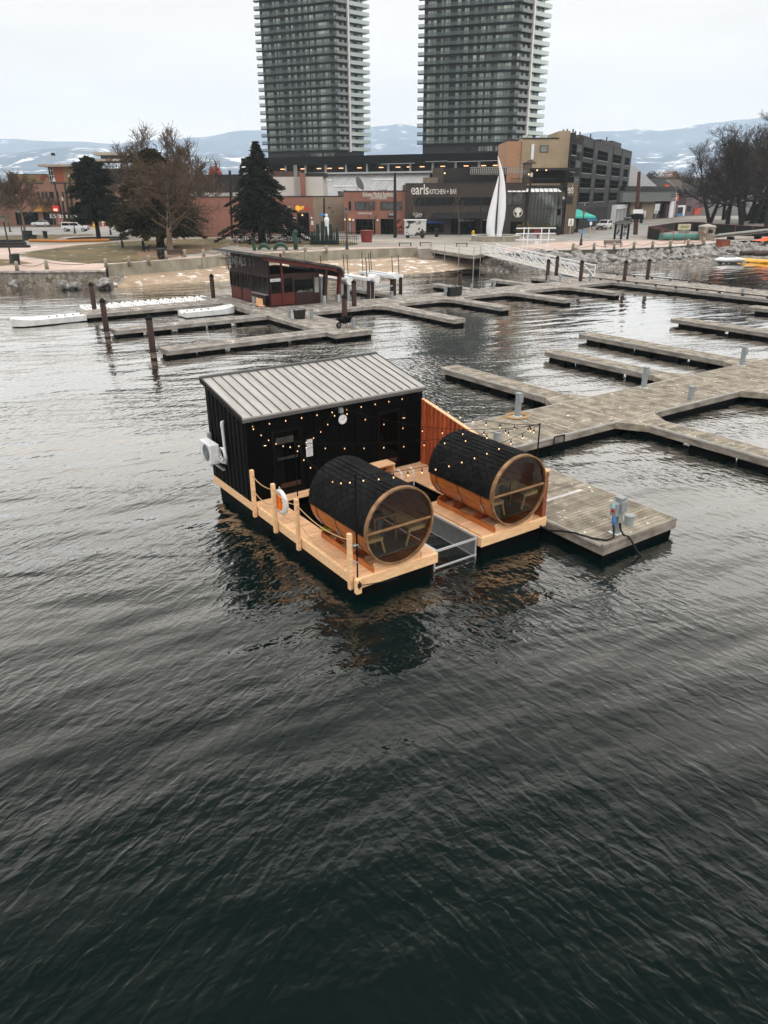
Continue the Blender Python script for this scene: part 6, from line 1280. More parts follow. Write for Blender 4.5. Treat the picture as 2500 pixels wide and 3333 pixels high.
mb.build('pallet_slats', wood_new, cr_); MB().box(.30, .34, -.3, .9, .145, .62).build('upright_board', wood_beam, cr_)
# ------------------------------------------------------------------ boat lifts
bc = crop(1000, 800, 500)
def lift(s, t, label, wd=2.4, ln=4.2):
    L_ = thing('boat_lift', label, 'boat lift', dk(s, t), DA, 'boat lifts beside the red hut')
    for x in (0, wd):
        for y in (0, ln):
            MB().beam((x, y, -1), (x, y, 2.0), .24, .24).build('lift_post', pile_st if y == 0 else galv, L_); MB().beam((x+.16, y-.05, -1), (x+.16, y-.05, 2.0), .05, .05).build('guide_rail', white_pt, L_)
        MB().beam((x, -.2, 2.08), (x, ln+.5, 2.08), .30, .22).build('top_beam', white_pt, L_)
    MB().beam((0, .1, 1.35), (wd, .1, 1.35), .08, .12).build('cross_bar', galv, L_)
    mb = MB(); mb.tube([(0, -.75, 2.15), (0, .35, 2.15)], .34, 16); mb.build('motor_housing', white_pl, L_, smooth='auto')
    for x, y in ((0, ln), (wd, ln), (wd, .4)): MB().tube([(x+.1, y, 2.1), (x, y, 3.9)], .035, 6).build('marker_pole', black_mat, L_)
    return L_
lift(34.6, -56.5, 'boat lift with a white motor drum right behind the red hut porch'); lift(37.4, -56.5, 'second boat lift with white drum and two black marker poles'); lift(40.0, -57.2, 'outer boat lift nearest the beach finger dock', 1.0, 5.0)
# ------------------------------------------------------------------ tall white sail shaped sculpture on a round basin
sp = at(*ec(862, 838), G); sc = thing('sail_sculpture', 'tall white sculpture of two sail shaped blades rising from the promenade', 'sculpture', sp)
Fq = Face(sp, sp+Vector((1, 0, 0)))
def blade(name, L, Rr):
    mb = MB(); rows = 26; n = 12; ys = [L[0][1]+(L[-1][1]-L[0][1])*k/rows for k in range(rows+1)]
    def ip(P, y):
        for a, b in zip(P, P[1:]):
            if a[1] <= y <= b[1]: f = (y-a[1])/(b[1]-a[1]); f2 = f; return a[0]+(b[0]-a[0])*f2
        return P[-1][0]
    for k, y in enumerate(ys):
        xl, z = Fq.loc(*ec(ip(L, y), y)); xr = Fq.loc(*ec(ip(Rr, y), y))[0]; c_ = (xl+xr)/2; wd = max((xr-xl)/2, .02); dp = min(.55, wd*.55)
        for j in range(n): a = 2*PI*j/n; mb.v.append((c_+wd*math.cos(a), dp*math.sin(a)+.25*wd*math.cos(a)**2, z-G))
    for k in range(rows):
        for j in range(n): mb.f.append((k*n+j, k*n+(j+1) % n, (k+1)*n+(j+1) % n, (k+1)*n+j)); mb.m.append(0)
    mb.f += [tuple(range(n)), tuple(rows*n+j for j in range(n))]; mb.m += [0, 0]
    return mb.build(name, white_pt, sc, smooth=True)
blade('main_sail', [(884, 78), (890, 130), (898, 190), (903, 260), (903, 330), (896, 430), (890, 540), (884, 640), (880, 720), (876, 780), (868, 838)], [(886, 78), (908, 130), (926, 190), (942, 260), (953, 330), (961, 430), (961, 540), (950, 640), (934, 720), (922, 780), (920, 838)])
blade('fore_sail', [(892, 255), (872, 330), (848, 410), (825, 500), (806, 570), (790, 650), (783, 720), (784, 770), (806, 838)], [(895, 255), (892, 330), (887, 410), (880, 500), (873, 570), (866, 650), (862, 720), (861, 770), (866, 838)])
bs = thing('round_basin', 'low round concrete basin wall round the white sail sculpture', 'basin', sp); pxm = abs(Fq.loc(*ec(960, 800))[0]-Fq.loc(*ec(860, 800))[0])/100; rr = 215*pxm
mb = MB(); mb.lathe([(rr, -.2), (rr, .75), (rr-.45, .75), (rr-.45, .3)], (0, 0, 0), 40, cap=False); mb.build('basin_wall', conc_w, bs); MB().lathe([(rr+.06, .752), (rr+.06, .86), (rr-.5, .86), (rr-.5, .752), (rr+.06, .752)], (0, 0, 0), 40, cap=False).build('basin_rim', M('pale_basin_rim', (.48,.47,.42), .8), bs)
tag(sheet('basin_floor', [(sp.x+(rr-.46)*math.cos(k*PI/16), sp.y+(rr-.46)*math.sin(k*PI/16)) for k in range(32)], M('pale_blue_basin_floor', (.40,.48,.50), .6), .03), kind='structure')
# ------------------------------------------------------------------ green garden arches and shrouded shapes on the small lawn
gar = M('green_painted_steel', (.02,.10,.075), .5)
ar = thing('green_arches', 'two dark green hoop arches with a bent post on a white kerb by the promenade', 'garden ornament', at(*mc(140, 880), G)); mb = MB(); ms = abs((at(*mc(240, 880), G)-at(*mc(140, 880), G)).x)/100
for cx, r_ in ((-105*ms, 55*ms), (70*ms, 62*ms)):
    MB().tube([(cx+r_*math.cos(a*PI/14), 0, r_*1.05*math.sin(a*PI/14)) for a in range(15)], .26, 10).build('hoop', gar, ar, smooth=True)
MB().tube([(232*ms, 0, 0), (236*ms, 0, 1.2), (222*ms, 0, 2.1), (240*ms, 0, 2.5), (262*ms, 0, 2.35)], [.32, .3, .3, .28, .18], 10).build('bent_post', gar, ar, smooth=True); MB().tube([(-210*ms, 0, 0), (-212*ms, 0, 1.2)], [.25, .2], 8).build('short_post', gar, ar); MB().box(-180*ms, 330*ms, -.3, .5, 0, .12).build('kerb', conc_w, ar)
sh_ = thing('shrouded_planting', 'cluster of tall dark green wrapped shrubs beside the lamp post', 'wrapped shrubs', at(*mc(690, 815), G)); tarp = M('dark_green_tarp', (.012,.05,.042), .75, var=.3, scale=.8)
for x0, x1, y0 in ((515, 560, 680), (560, 580, 640), (583, 632, 598), (640, 680, 565), (688, 728, 620), (736, 785, 598), (790, 812, 640), (815, 855, 632)):
    h = (815-y0)*ms*1.05; a_, b_ = (x0-690)*ms, (x1-690)*ms; MB().add([(a_,-.5,0),(b_,-.5,0),(b_,.8,0),(a_,.8,0),(a_+.15,-.3,h),(b_-.1,-.3,h*.97),(b_-.1,.5,h),(a_+.15,.5,h*.98)], [(0,3,2,1),(4,5,6,7),(0,1,5,4),(1,2,6,5),(2,3,7,6),(3,0,4,7)]).build('wrapped_shrub', tarp, sh_, bevel=.08)
MB().box(-175*ms, 165*ms, -.9, -.6, 0, 50*ms).build('low_screen', tarp, sh_)
wf = thing('white_statue', 'small white draped standing figure statue in front of the green wrapped shrubs', 'statue', at(*mc(715, 800), G)); MB().lathe([(.45, 0), (.40, .5), (.30, 1.4), (.34, 1.9), (.42, 2.5), (.36, 2.75), (.13, 2.85), (.12, 2.92), (.20, 3.05), (.21, 3.2), (.12, 3.35)], (0, 0, 1.0), 14).build('draped_figure', white_pt, wf, smooth=True); MB().box(-.5, .5, -.5, .5, 0, 1.0).build('plinth', conc_w, wf)
def picket(pts, h, label, step=.35, mat=None):
    P = [at(x, y, G) for x, y in pts]; o = thing('picket_fence', label, 'fence', P[0]); mb = MB()
    for a, b in zip(P, P[1:]):
        n_ = max(2, int((b-a).length/step))
        for k in range(n_+1): p = a.lerp(b, k/n_)-P[0]; mb.box(p.x-.025, p.x+.025, p.y-.025, p.y+.025, 0, h)
        for z in (.2, h-.1): mb.beam(a-P[0]+Vector((0, 0, z)), b-P[0]+Vector((0, 0, z)), .05, .05)
    mb.build('fence_bars', mat or black_mat, o); return o
picket([Ec(415, 815), Ec(700, 812), Ec(960, 822), Ec(1330, 826)], 1.35, 'low black picket fence round the small lawn in front of the shops'); picket([Ec(420, 775), Ec(900, 778), Ec(1340, 785)], 1.3, 'low black picket fence along the road behind the wrapped shrubs')
MB_ = thing('lawn_hedge', 'low dark clipped hedge inside the black fence by the spruce', 'hedge', at(*Ec(640, 808), G)); mb = MB(); hr = random.Random(4)
for k in range(900):
    x = hr.uniform(-5.5, 5.5); y = hr.uniform(-.5, .6); z = hr.uniform(.1, .9); r = .16; mb.add([(x+hr.uniform(-r,r), y+hr.uniform(-r,r), z+hr.uniform(-r,r)) for _ in range(3)], [(0,1,2)])
mb.build('hedge_leaves', M('dark_hedge_leaf', (.018,.022,.016), .9, island=.5), MB_, normals=False)
# ------------------------------------------------------------------ masts, street poles and signs
polew = M('dark_brown_pole', (.035,.024,.018), .8); 
def mast(base, top, r, label, cat='pole', mat=None, tip=None, name='leaning_mast', grp=None):
    p = at(*base, G); q = atY(*top, p.y); o = thing(name, label, cat, p, 0, grp); v = q-p; MB().tube([(0, 0, -.2), v*.5, v], [r*1.25, r*1.1, r*.8], 10).build('pole_shaft', mat or polew, o, smooth='auto')
    if tip: MB().tube([v*tip, v*1.003], [r*1.02, r*.86], 10).build('pale_tip', M('pale_mast_tip', (.55,.54,.52), .6), o)
    return o, v
mast(kc(868, 985), kc(725, 330), .28, 'long leaning brown mast with pale tip beside the red sign', tip=.93); mast(kc(992, 1000), kc(935, 290), .30, 'long near upright brown mast behind the white pickup', tip=.96); mast(kc(955, 990), kc(870, 390), .26, 'leaning brown mast between the two longest ones'); mast(kc(885, 990), kc(840, 585), .22, 'short leaning mast with a white tip, left of its twin', tip=.88); mast(kc(955, 985), kc(903, 590), .22, 'short leaning mast with a broad white tip, right of its twin', tip=.85)
mast(tcp(1527, 1135), tcp(1497, 465), .16, 'tall thin twin pole by the white jeep, left of the spruce'); mast(tcp(1548, 1075), tcp(1508, 470), .14, 'slim brown pole close behind the tall twin pole by the jeep')
o, v = mast(mc(1447, 742), mc(1445, 40), .26, 'tall dark street pole at the corner of the brick clinic', name='street_pole'); o, v = mast(mc(683, 770), mc(680, 310), .15, 'dark pole with a blue band in front of the tan brick wall', name='street_pole'); MB().box(-.45, .45, -.4, -.05, v.z*.58, v.z*.63).build('blue_bracket', M('blue_sign_paint', (.10,.35,.60), .5), o)
o, v = mast(ec(1120, 803), ec(1192, 228), .24, 'tall leaning dark street pole with a lit head before the glazed corner', name='street_pole', tip=.94); mast(ec(1462, 785), ec(1478, 445), .2, 'brown leaning pole with pale tip beside the turquoise awning', name='street_pole', tip=.94)
o, v = mast(rc_(1112, 888), rc_(1165, 35), .34, 'thick tapering wooden pole with a notice board at the right street corner', name='wooden_pole', mat=M('grey_brown_pole', (.11,.06,.045), .8)); f_ = .36
MB().box(v.x*f_-.9, v.x*f_+.9, -.7, -.55, v.z*.345, v.z*.41).build('notice_board', white_pl, o); MB().box(v.x*.26-1.1, v.x*.28+1.1, -.6, -.4, v.z*.25, v.z*.335).build('dark_board', black_mat, o)
mast(ec(735, 800), ec(732, 525), .16, 'dark street pole between the restaurant door and the sculpture', name='street_pole')
def lampost(base, top, arm, label):
    o, v = mast(base, top, .10, label, 'street light', galv, name='street_light'); p = at(*base, G); e_ = atY(*arm, p.y)-p
    MB().tube([v, v*.6+e_*.4+Vector((0, 0, .5)), e_], .06, 6).build('lamp_arm', galv, o); MB().box(e_.x-.5, e_.x+.5, -.15, .15, e_.z-.1, e_.z+.05).build('lamp_head', galv, o)
lampost(sc_(868, 815), sc_(898, 560), sc_(830, 480), 'grey street light with a curved arm in the right street'); lampost(sc_(535, 820), sc_(578, 555), sc_(672, 500), 'grey street light whose arm reaches over the wooden pole'); 
def sgn(base, top, half, label, mat=None, sym=True):
    p = at(*base, G); h = zfor(p, top[1])-G; o = thing('road_sign', label, 'sign', p); MB().tube([(0, 0, 0), (0, 0, h)], .05, 6).build('sign_post', galv, o); MB().box(-half, half, -.09, -.055, h-half*2.6, h).build('sign_plate', mat or white_pl, o)
    if sym: mb = MB(); mb.ball((0, -.10, h-half*.6), half*.2, .02, half*.2, 8, 5); mb.beam((0, -.1, h-half*.8), (0, -.1, h-half*1.6), half*.3, .02, up=(0,1,0)); mb.beam((0, -.1, h-half*1.5), (half*.4, -.1, h-half*2.2), half*.2, .02, up=(0,1,0)); mb.beam((0, -.1, h-half*1.5), (-half*.4, -.1, h-half*2.2), half*.2, .02, up=(0,1,0)); mb.build('walking_symbol', frame_b, o)
for a in ((rc_(220, 958), rc_(235, 672), .42, 'white walking man sign on the pavement below the turquoise awning'), (rc_(1210, 725), rc_(1235, 565), .55, 'white walking man sign in front of the tan brick pier'), (rc_(1375, 690), rc_(1405, 528), .55, 'white walking man sign, upper right of the wooden pole')): sgn(*a)
sgn(rc_(1385, 690), rc_(1388, 470), .7, 'blank white square sign above a walking man sign', sym=False); sgn(rc_(490, 940), rc_(505, 712), .2, 'slim white sign plate left of the parked white car', sym=False)
o = thing('street_name_sign', 'small blue street name sign near the parked white car', 'sign', at(*rc_(520, 812), G)); hh = zfor(o.location, rc_(0, 675)[1])-G; MB().tube([(0, 0, 0), (0, 0, hh)], .06, 6).build('sign_post', frame_b, o); MB().box(-1.0, 1.0, -.05, .05, hh-.35, hh).build('sign_plate', M('blue_sign_paint', (.10,.35,.60), .5), o)
def aframe(px, label, mat, h=1.5):
    o = thing('sandwich_board', label, 'sign', at(*px, G), R(12)); mb = MB(); mb.beam((0, -.4, 0), (0, 0, h), 1.0, .05, up=(0,1,0)); mb.beam((0, .4, 0), (0, 0, h), 1.0, .05, up=(0,1,0)); mb.build('board_panel', mat, o)
aframe(kc(1418, 1005), 'red and white sandwich board leaning by the dark pine trunk', M('red_white_board', (.5,.06,.06), .6, col2=(.7,.65,.62), scale=2.5)); aframe(kc(1545, 1005), 'pale sandwich board on the pavement right of the dark pine', M('pale_board', (.6,.56,.54), .6, var=.2)); aframe(tcp(1468, 1075), 'white sandwich board beside the parked white jeep', white_pl)
def hydrant(px, label):
    o = thing('fire_hydrant', label, 'hydrant', at(*px, G), 0, 'yellow fire hydrants'); MB().lathe([(.26, 0), (.26, .08), (.17, .1), (.17, .75), (.24, .78), (.22, .95), (.08, 1.1)], (0, 0, 0), 10).build('hydrant_body', M('hydrant_yellow', (.75,.48,.02), .5), o); mb = MB(); mb.tube([(-.32, 0, .6), (.32, 0, .6)], .09, 8); mb.build('hose_outlet', M('hydrant_yellow', (0,0,0)), o)
hydrant(ec(663, 803), 'yellow fire hydrant before the restaurant entrance'); hydrant(kc(1275, 1018), 'yellow fire hydrant between the pickup and the dark pine')
cart = thing('printed_cart', 'white box cart printed with a dark photograph outside the restaurant', 'cart', at(*ec(140, 815), G)); MB().box(-1.9, 1.9, -.8, .8, .45, 2.9).build('cart_box', M('photo_print_panel', (.55,.55,.54), .6, col2=(.05,.05,.05), scale=.7, lo=.48, hi=.52), cart, bevel=.1); MB().box(-2.0, 2.0, -.9, .9, 2.91, 3.05).build('cart_lid', white_pl, cart)
for x in (-1.3, 1.3): MB().tube([(x, -.75, .35), (x, .75, .35)], .35, 12).build('wheel', rubber, cart)
mk = thing('map_kiosk', 'dark roofed map kiosk with two pictured panels on the right promenade', 'kiosk', at(*rc_(915, 950), G)); hk = zfor(mk.location, rc_(0, 740)[1])-G; wk = abs((at(*rc_(1005, 950), G)-at(*rc_(825, 950), G)).x)
for x in (-wk/2, 0, wk/2): MB().box(x-.14, x+.14, -.14, .14, 0, hk).build('kiosk_post', black_mat, mk)
mp_ = M('map_print', (.50,.52,.54), .5, col2=(.06,.07,.08), scale=1.3, lo=.45, hi=.6)
for x in (-wk/4, wk/4): MB().box(x-wk/4+.25, x+wk/4-.25, -.06, .06, .5, hk*.66).build('map_panel', mp_, mk); MB().box(x-wk/4+.25, x+wk/4-.25, -.05, .05, hk*.70, hk*.97).build('header_panel', mp_, mk)
r_ = wk/2+.35; MB().add([(-r_,-1,hk),(r_,-1,hk),(r_,1,hk),(-r_,1,hk),(-r_*.45,0,hk*1.22),(r_*.45,0,hk*1.22)], [(0,3,2,1),(0,1,5,4),(1,2,5),(2,3,4,5),(3,0,4)]).build('kiosk_roof', frame_b, mk, normals=False)
# ------------------------------------------------------------------ construction corner on the right
def fence(pts, tops, label, mat, post=None, name='construction_fence', panel=True, wires=0):
    P = [at(x, y, G) for x, y in pts]; Hh = [zfor(p, qc(0, ty)[1])-G for p, ty in zip(P, tops)]; o = thing(name, label, 'fence', P[0]); 
    if panel:
        mb = MB()
        for (a, b, h1, h2) in zip(P, P[1:], Hh, Hh[1:]):
            p, q = a-P[0], b-P[0]; nn = Vector((-(q-p).y, (q-p).x, 0)).normalized()*.03
            mb.add([(v.x, v.y, z) for v, z in ((p, 0), (q, 0), (q, h2), (p, h1), (p+nn, 0), (q+nn, 0), (q+nn, h2), (p+nn, h1))], [(0,1,2,3),(7,6,5,4),(3,2,6,7),(0,4,5,1)])
        mb.build('mesh_sheet', mat, o)
    for p, h in zip(P, Hh): v = p-P[0]; MB().tube([(v.x, v.y-.05, 0), (v.x, v.y-.05, h+.1)], .06, 6).build('fence_post', post or black_mat, o)
    mb = MB()
    for f in ([1.0]+[k/wires for k in range(wires)]):
        for a, b, h1, h2 in zip(P, P[1:], Hh, Hh[1:]): mb.tube([a-P[0]+Vector((0, -.06, h1*f)), b-P[0]+Vector((0, -.06, h2*f))], .03 if f == 1 else .015, 4)
    mb.build('fence_wire', post or black_mat, o)
tarpb = M('black_fence_tarp', (.014,.011,.012), .85, var=.4, scale=.4); opost = M('orange_brown_post', (.30,.10,.06), .7)
fence([qc(205, 835), qc(370, 770), qc(520, 748), qc(690, 745), qc(830, 750), qc(1000, 790), qc(1250, 798), qc(1450, 806), qc(1760, 812)], [690, 668, 645, 635, 638, 660, 672, 685, 692], 'long black sheeted construction fence curving behind the stone pillars', tarpb, opost)
fence([qc(205, 836), qc(290, 846), qc(385, 862), qc(505, 885), qc(655, 902), qc(860, 908)], [700, 700, 715, 742, 755, 757], 'open wire construction fence with rusty posts in front of the pillars', tarpb, M('rusty_wire', (.33,.15,.11), .7), panel=False, wires=9)
fence([qc(215, 838), qc(340, 855)], [705, 735], 'dark sheeted corner panel of the construction fence', tarpb, name='fence_panel')
fence([qc(1030, 930), qc(1100, 935), qc(1190, 925)], [845, 845, 860], 'orange safety netting strung at the end of the seawall', M('orange_net', (.30,.11,.06), .8, var=.2), opost, name='safety_netting')
def pillar(px, top, wpx, label):
    p = at(*px, G); h = zfor(p, qc(0, top)[1])-G; w_ = abs((at(px[0]+wpx*.2712, px[1], G)-p).x); o = thing('stone_pillar', label, 'pillar', p); MB().box(-w_/2, w_/2, -w_/2, w_/2, -.1, h-.35).build('pillar_shaft', stone, o); MB().add([(-w_*.55,-w_*.55,h-.345),(w_*.55,-w_*.55,h-.345),(w_*.55,w_*.55,h-.345),(-w_*.55,w_*.55,h-.345),(-w_*.5,-w_*.5,h-.15),(w_*.5,-w_*.5,h-.15),(w_*.5,w_*.5,h-.15),(-w_*.5,w_*.5,h-.15),(0,0,h+.15)], [(0,3,2,1),(0,1,5,4),(1,2,6,5),(2,3,7,6),(3,0,4,7),(4,5,8),(5,6,8),(6,7,8),(7,4,8)]).build('pillar_cap', M('pale_pillar_cap', (.42,.40,.37), .85), o); return o, w_, h
o, w_, h = pillar(qc(905, 858), 668, 150, 'broad stone pillar with a pale pointed cap and dark plaque'); MB().box(-w_*.1, w_*.28, -w_/2-.06, -w_/2-.004, h*.48, h*.72).build('plaque', frame_b, o)
pillar(qc(555, 742), 655, 55, 'slim stone pillar behind the yellow information sign')
o = thing('information_sign', 'cream information sign board with a yellow picture on a post', 'sign', at(*qc(640, 800), G)); h = zfor(o.location, qc(0, 660)[1])-G; hb = zfor(o.location, qc(0, 730)[1])-G; MB().box(-1.15, 1.15, -.05, .05, hb, h).build('sign_board', M('cream_board', (.52,.50,.40), .6), o); MB().box(-.75, .75, -.08, -.055, hb+.3, h-.3).build('yellow_picture', M('yellow_map_print', (.42,.38,.10), .6, col2=(.30,.30,.22), scale=2), o); MB().box(-.1, .1, -.04, .04, 0, hb).build('sign_post', galv, o); MB().box(-.95, .95, -.08, .0, hb-1.3, hb-.1).build('grey_panel', M('grey_green_panel', (.25,.30,.27), .7), o)
o = thing('culvert_pipe', 'turquoise green plastic pipe lying inside the construction fence', 'pipe', at(*qc(650, 858), G)); MB().tube([(-3.8, 0, .55), (3.9, .5, .5)], .52, 16).build('pipe_tube', M('turquoise_pipe', (.05,.27,.24), .5), o, smooth='auto'); MB().tube([(-3.95, -.02, .55), (-3.5, .01, .55)], .60, 16).build('pipe_collar', M('turquoise_pipe', (0,0,0)), o, smooth='auto')
o = thing('plank_pile', 'pale planks stacked aslant on the rubble at the right shore', 'planks', at(*qc(1340, 845), G), R(10))
for k, (dx, dy) in enumerate(((0, 0), (.4, .4), (-.3, -.35), (.8, .1))): MB().beam((-5+dx, dy, .35+k*.16), (5+dx, dy+.4, 1.1+k*.16), .75, .14).build('plank', M('grey_pale_plank', (.34,.35,.33), .7, var=.15), o)
for x in (-2, 3): MB().box(x-.2, x+.2, -.7, .8, 0, .45).build('trestle', black_mat, o)
o = thing('orange_tarp', 'crumpled orange tarpaulin on the right shore at the picture edge', 'tarpaulin', at(*qc(1655, 862), G)); o.scale = (.62, .62, .62); mb = MB(); n_ = 14; tr_ = random.Random(2)
vs = [(-4+8*i/n_, -1.5+3*j/6, max(.03, 1.2*math.exp(-((i-8)/4.5)**2-((j-3)/2.2)**2)+tr_.uniform(-.12, .12))) for i in range(n_+1) for j in range(7)]; mb.add(vs, [(i*7+j, (i+1)*7+j, (i+1)*7+j+1, i*7+j+1) for i in range(n_) for j in range(6)]); mb.build('tarp_sheet', M('orange_tarp_sheet', (.70,.16,.04), .6), o)
wall('stacked_wall', 'low stacked sandstone wall above the rubble at the right edge', [at(*qc(1170, 905), G-.9), at(*qc(1400, 893), G-.9), at(*qc(1740, 890), G-.9)], .6, G+.05, .5, brick_mat('sandstone_block', (.30,.25,.20), (.23,.19,.15), (.12,.10,.08), .8, .35))
o = thing('silt_boom', 'bright yellow floating boom along the water edge at the right', 'boom', at(*uc(1280, 318), .1)); q_ = [at(*uc(x, y), .12)-o.location for x, y in ((1280, 318), (1380, 328), (1480, 336), (1580, 343), (1700, 350))]; MB().tube([v+Vector((0, 0, .05*math.sin(i*2))) for i, v in enumerate(q_)], [.17, .21, .20, .21, .20], 10).build('boom_tube', M('bright_yellow_pvc', (.85,.50,.02), .5), o, smooth=True)
mb = MB(); P_ = q_; mb.add([(v.x, v.y+.2+dy, .25+dz) for v in P_ for dy, dz in ((0, 0), (.5, .12))], [(2*i, 2*i+2, 2*i+3, 2*i+1) for i in range(4)]); mb.build('boom_skirt', M('bright_yellow_pvc', (0,0,0)), o, normals=False)
o = thing('white_dinghy', 'small white covered float pulled up where the yellow boom begins', 'float', at(*uc(1240, 345), .1), R(-6)); mb = MB(); mb.ball((0, 0, .32), 2.1, .9, .42, 16, 8); mb.build('float_hull', white_pl, o, smooth=True); MB().box(-.9, .6, -.45, .45, .70, .86).build('float_cover', ped_grey, o, bevel=.05)
for k, (x, y, L_) in enumerate(((1530, 266, 4.5), (1620, 272, 3.0))): o = thing('driftwood_log', ('long', 'short')[k]+' weathered log lying on the rubble slope at the right', 'log', at(*uc(x, y), 1.2), R(4)); MB().tube([(-L_/2, 0, .25), (0, .1, .28), (L_/2, 0, .3)], [.3, .34, .26], 10).build('log_trunk', bench_w, o, smooth='auto')
# left park bits
o = thing('park_steps', 'dark low stepped platform beside the path at the far left', 'steps', at(*lc(60, 520), G))
for k in range(3): MB().box(-6, 3.4-k*.9, .9*k, .9*k+.89, 0, .35*(k+1)).build('step', M('dark_step_timber', (.05,.047,.043), .85), o)
o = thing('tree_ring', 'round dark gravel bed with a kerb at the foot of the dark pine', 'tree bed', at(*lc(1060, 432), G)); MB().lathe([(5.2, 0), (5.2, .28), (4.9, .28), (4.9, .12)], (0, 0, 0), 30).build('ring_kerb', M('dark_gravel_bed', (.07,.06,.055), .9), o)
o = thing('orange_barrier', 'low orange board barrier lying across the path on the left lawn', 'barrier', at(*lc(320, 457), G)); q_ = at(*lc(1185, 452), G)-o.location; MB().tube([(0, 0, .22), (q_.x*.45, q_.y*.45-2.2, .22), q_+Vector((0, 0, .22))], .24, 8).build('barrier_tube', M('dull_orange_board', (.45,.22,.06), .8), o)
for px, lab in ((lc(310, 440), 'dark litter station beside the left lamp post'), (lc(350, 440), 'dark slotted seat block behind the left lamp post')): o = thing('park_locker', lab, 'street furniture', at(*px, G)); MB().box(-.7, .7, -.4, .4, 0, 1.5 if px[0] < 100 else .8).build('locker_body', lampg, o, bevel=.05); MB().box(-.75, .75, -.45, .45, (1.5 if px[0] < 100 else .8)+.002, (1.5 if px[0] < 100 else .8)+.1).build('locker_top', black_mat, o)
# ------------------------------------------------------------------ trees
bark_l = M('pale_grey_bark', (.20,.15,.115), .9, col2=(.30,.245,.195), scale=2, stretch=(1,1,.4)); bark_d = M('dark_brown_bark', (.035,.026,.022), .9, var=.3); twig_b = M('brown_twig', (.10,.073,.052), .9, col2=(.165,.125,.092), scale=.5, island=.3); twig_d = M('dark_twig', (.040,.029,.025), .9, col2=(.075,.055,.045), scale=.5, island=.3)
leaf_b = M('dry_brown_leaf', (.115,.074,.044), .9, col2=(.19,.128,.078), scale=.3, island=.4); leaf_d = M('dark_dry_leaf', (.06,.038,.03), .9, col2=(.10,.06,.042), scale=.3, island=.4)
needle = M('dark_spruce_needle', (.020,.027,.017), .9, col2=(.050,.060,.036), scale=.5, island=.55, spec=.2); needle2 = M('dark_pine_needle', (.022,.029,.017), .9, col2=(.055,.065,.036), scale=.45, island=.55, spec=.2); needle3 = M('olive_evergreen_needle', (.050,.050,.022), .9, col2=(.11,.098,.046), scale=.3, island=.5, spec=.2)
def bare(seed, H, spread, trunk_r, trunk_h, limbs=8, lv=(6, 5, 5), leaves=2, leaf=.22, up=.35, forks=1, twr=.03):
    """returns (trunk MB, crown MB): tapered trunk and limbs, and a crown of fine twigs with a few dry leaves"""
    r = random.Random(seed); T, Cw = MB(), MB(); lb = [0]
    def seg(mb, p, d, L, r0, r1, n, bend):
        pts = [p]; q = p
        for k in range(n):
            d = (d+Vector((r.uniform(-bend, bend), r.uniform(-bend, bend), r.uniform(-bend*.4, bend*.8)))).normalized(); q = q+d*L/n; pts.append(q)
        mb.tube(pts, [r0+(r1-r0)*k/n for k in range(n+1)], 6 if r0 > .08 else 3, cap=False); return pts, d
    def grow(p, d, L, rad, lev):
        mb = Cw; pts, d2 = seg(mb, p, d, L, rad, rad*.45, 4 if lev < 2 else 2, .22)
        if lev >= len(lv):
            for k in range(leaves):
                c = pts[r.randrange(1, len(pts))]+Vector((r.uniform(-.2, .2), r.uniform(-.2, .2), r.uniform(-.2, .2))); a = Vector((r.uniform(-1, 1), r.uniform(-1, 1), r.uniform(-1, 1))).normalized()*leaf; b = a.orthogonal().normalized()*leaf*.6
                Cw.add([c-a, c+b, c+a, c-b], [(0, 1, 2, 3)], 1)
            return
        for k in range(lv[lev]):
            f = .30+.7*(k+r.random())/lv[lev]; i = min(int(f*(len(pts)-1)), len(pts)-2); q = pts[i].lerp(pts[i+1], f*(len(pts)-1)-i)
            side = d.orthogonal().normalized(); side.rotate(Matrix.Rotation(r.uniform(0, 2*PI), 3, d)); nd = (d*.75+side*r.uniform(.55, 1.0)+Vector((0, 0, up))).normalized()
            grow(q, nd, L*r.uniform(.42, .66), max(rad*.42, twr if lev > 0 else .04), lev+1)
    for fk in range(forks):
        a0 = r.uniform(0, 6.3); lean = Vector((math.cos(a0+fk*PI), math.sin(a0+fk*PI), 0))*(.35 if forks > 1 else .05); d = (Vector((0, 0, 1))+lean).normalized()
        top = H*.72; pts, _ = seg(T, Vector((0, 0, -.2)), d, top, trunk_r, trunk_r*.28, 7, .07)
        for k in range(limbs):
            f = trunk_h/top+(1-trunk_h/top)*(k+.5*r.random())/limbs; i = min(int(f*7), 6); q = pts[i].lerp(pts[i+1], f*7-i); a = k*2.4+r.uniform(-.4, .4)
            el = -.05+1.05*f; L = (spread*(1.05-.45*f))*r.uniform(.8, 1.1); nd = Vector((math.cos(a)*math.cos(el), math.sin(a)*math.cos(el), math.sin(el)))
            grow(q, nd, L, trunk_r*.42*(1.1-.5*f), 0)
        for k in range(3): grow(pts[-1], (d+Vector((r.uniform(-.5, .5), r.uniform(-.5, .5), .4))).normalized(), H*.30, trunk_r*.22, 1 if k else 0)
    k_ = H/max(v[2] for v in Cw.v)
    for m_ in (T, Cw): m_.v = [(v[0]*(.5+.5*k_), v[1]*(.5+.5*k_), v[2]*k_) for v in m_.v]
    return T, Cw
def tree(name, label, base, tm, cm, rot=0, sc=1, grp='trees along the waterfront', trunk='trunk'):
    t = thing(name, label, 'tree', base, rot, grp); t.scale = (sc,)*3 if not isinstance(sc, tuple) else sc; obj('trunk', tm, t); obj('crown', cm, t); return t
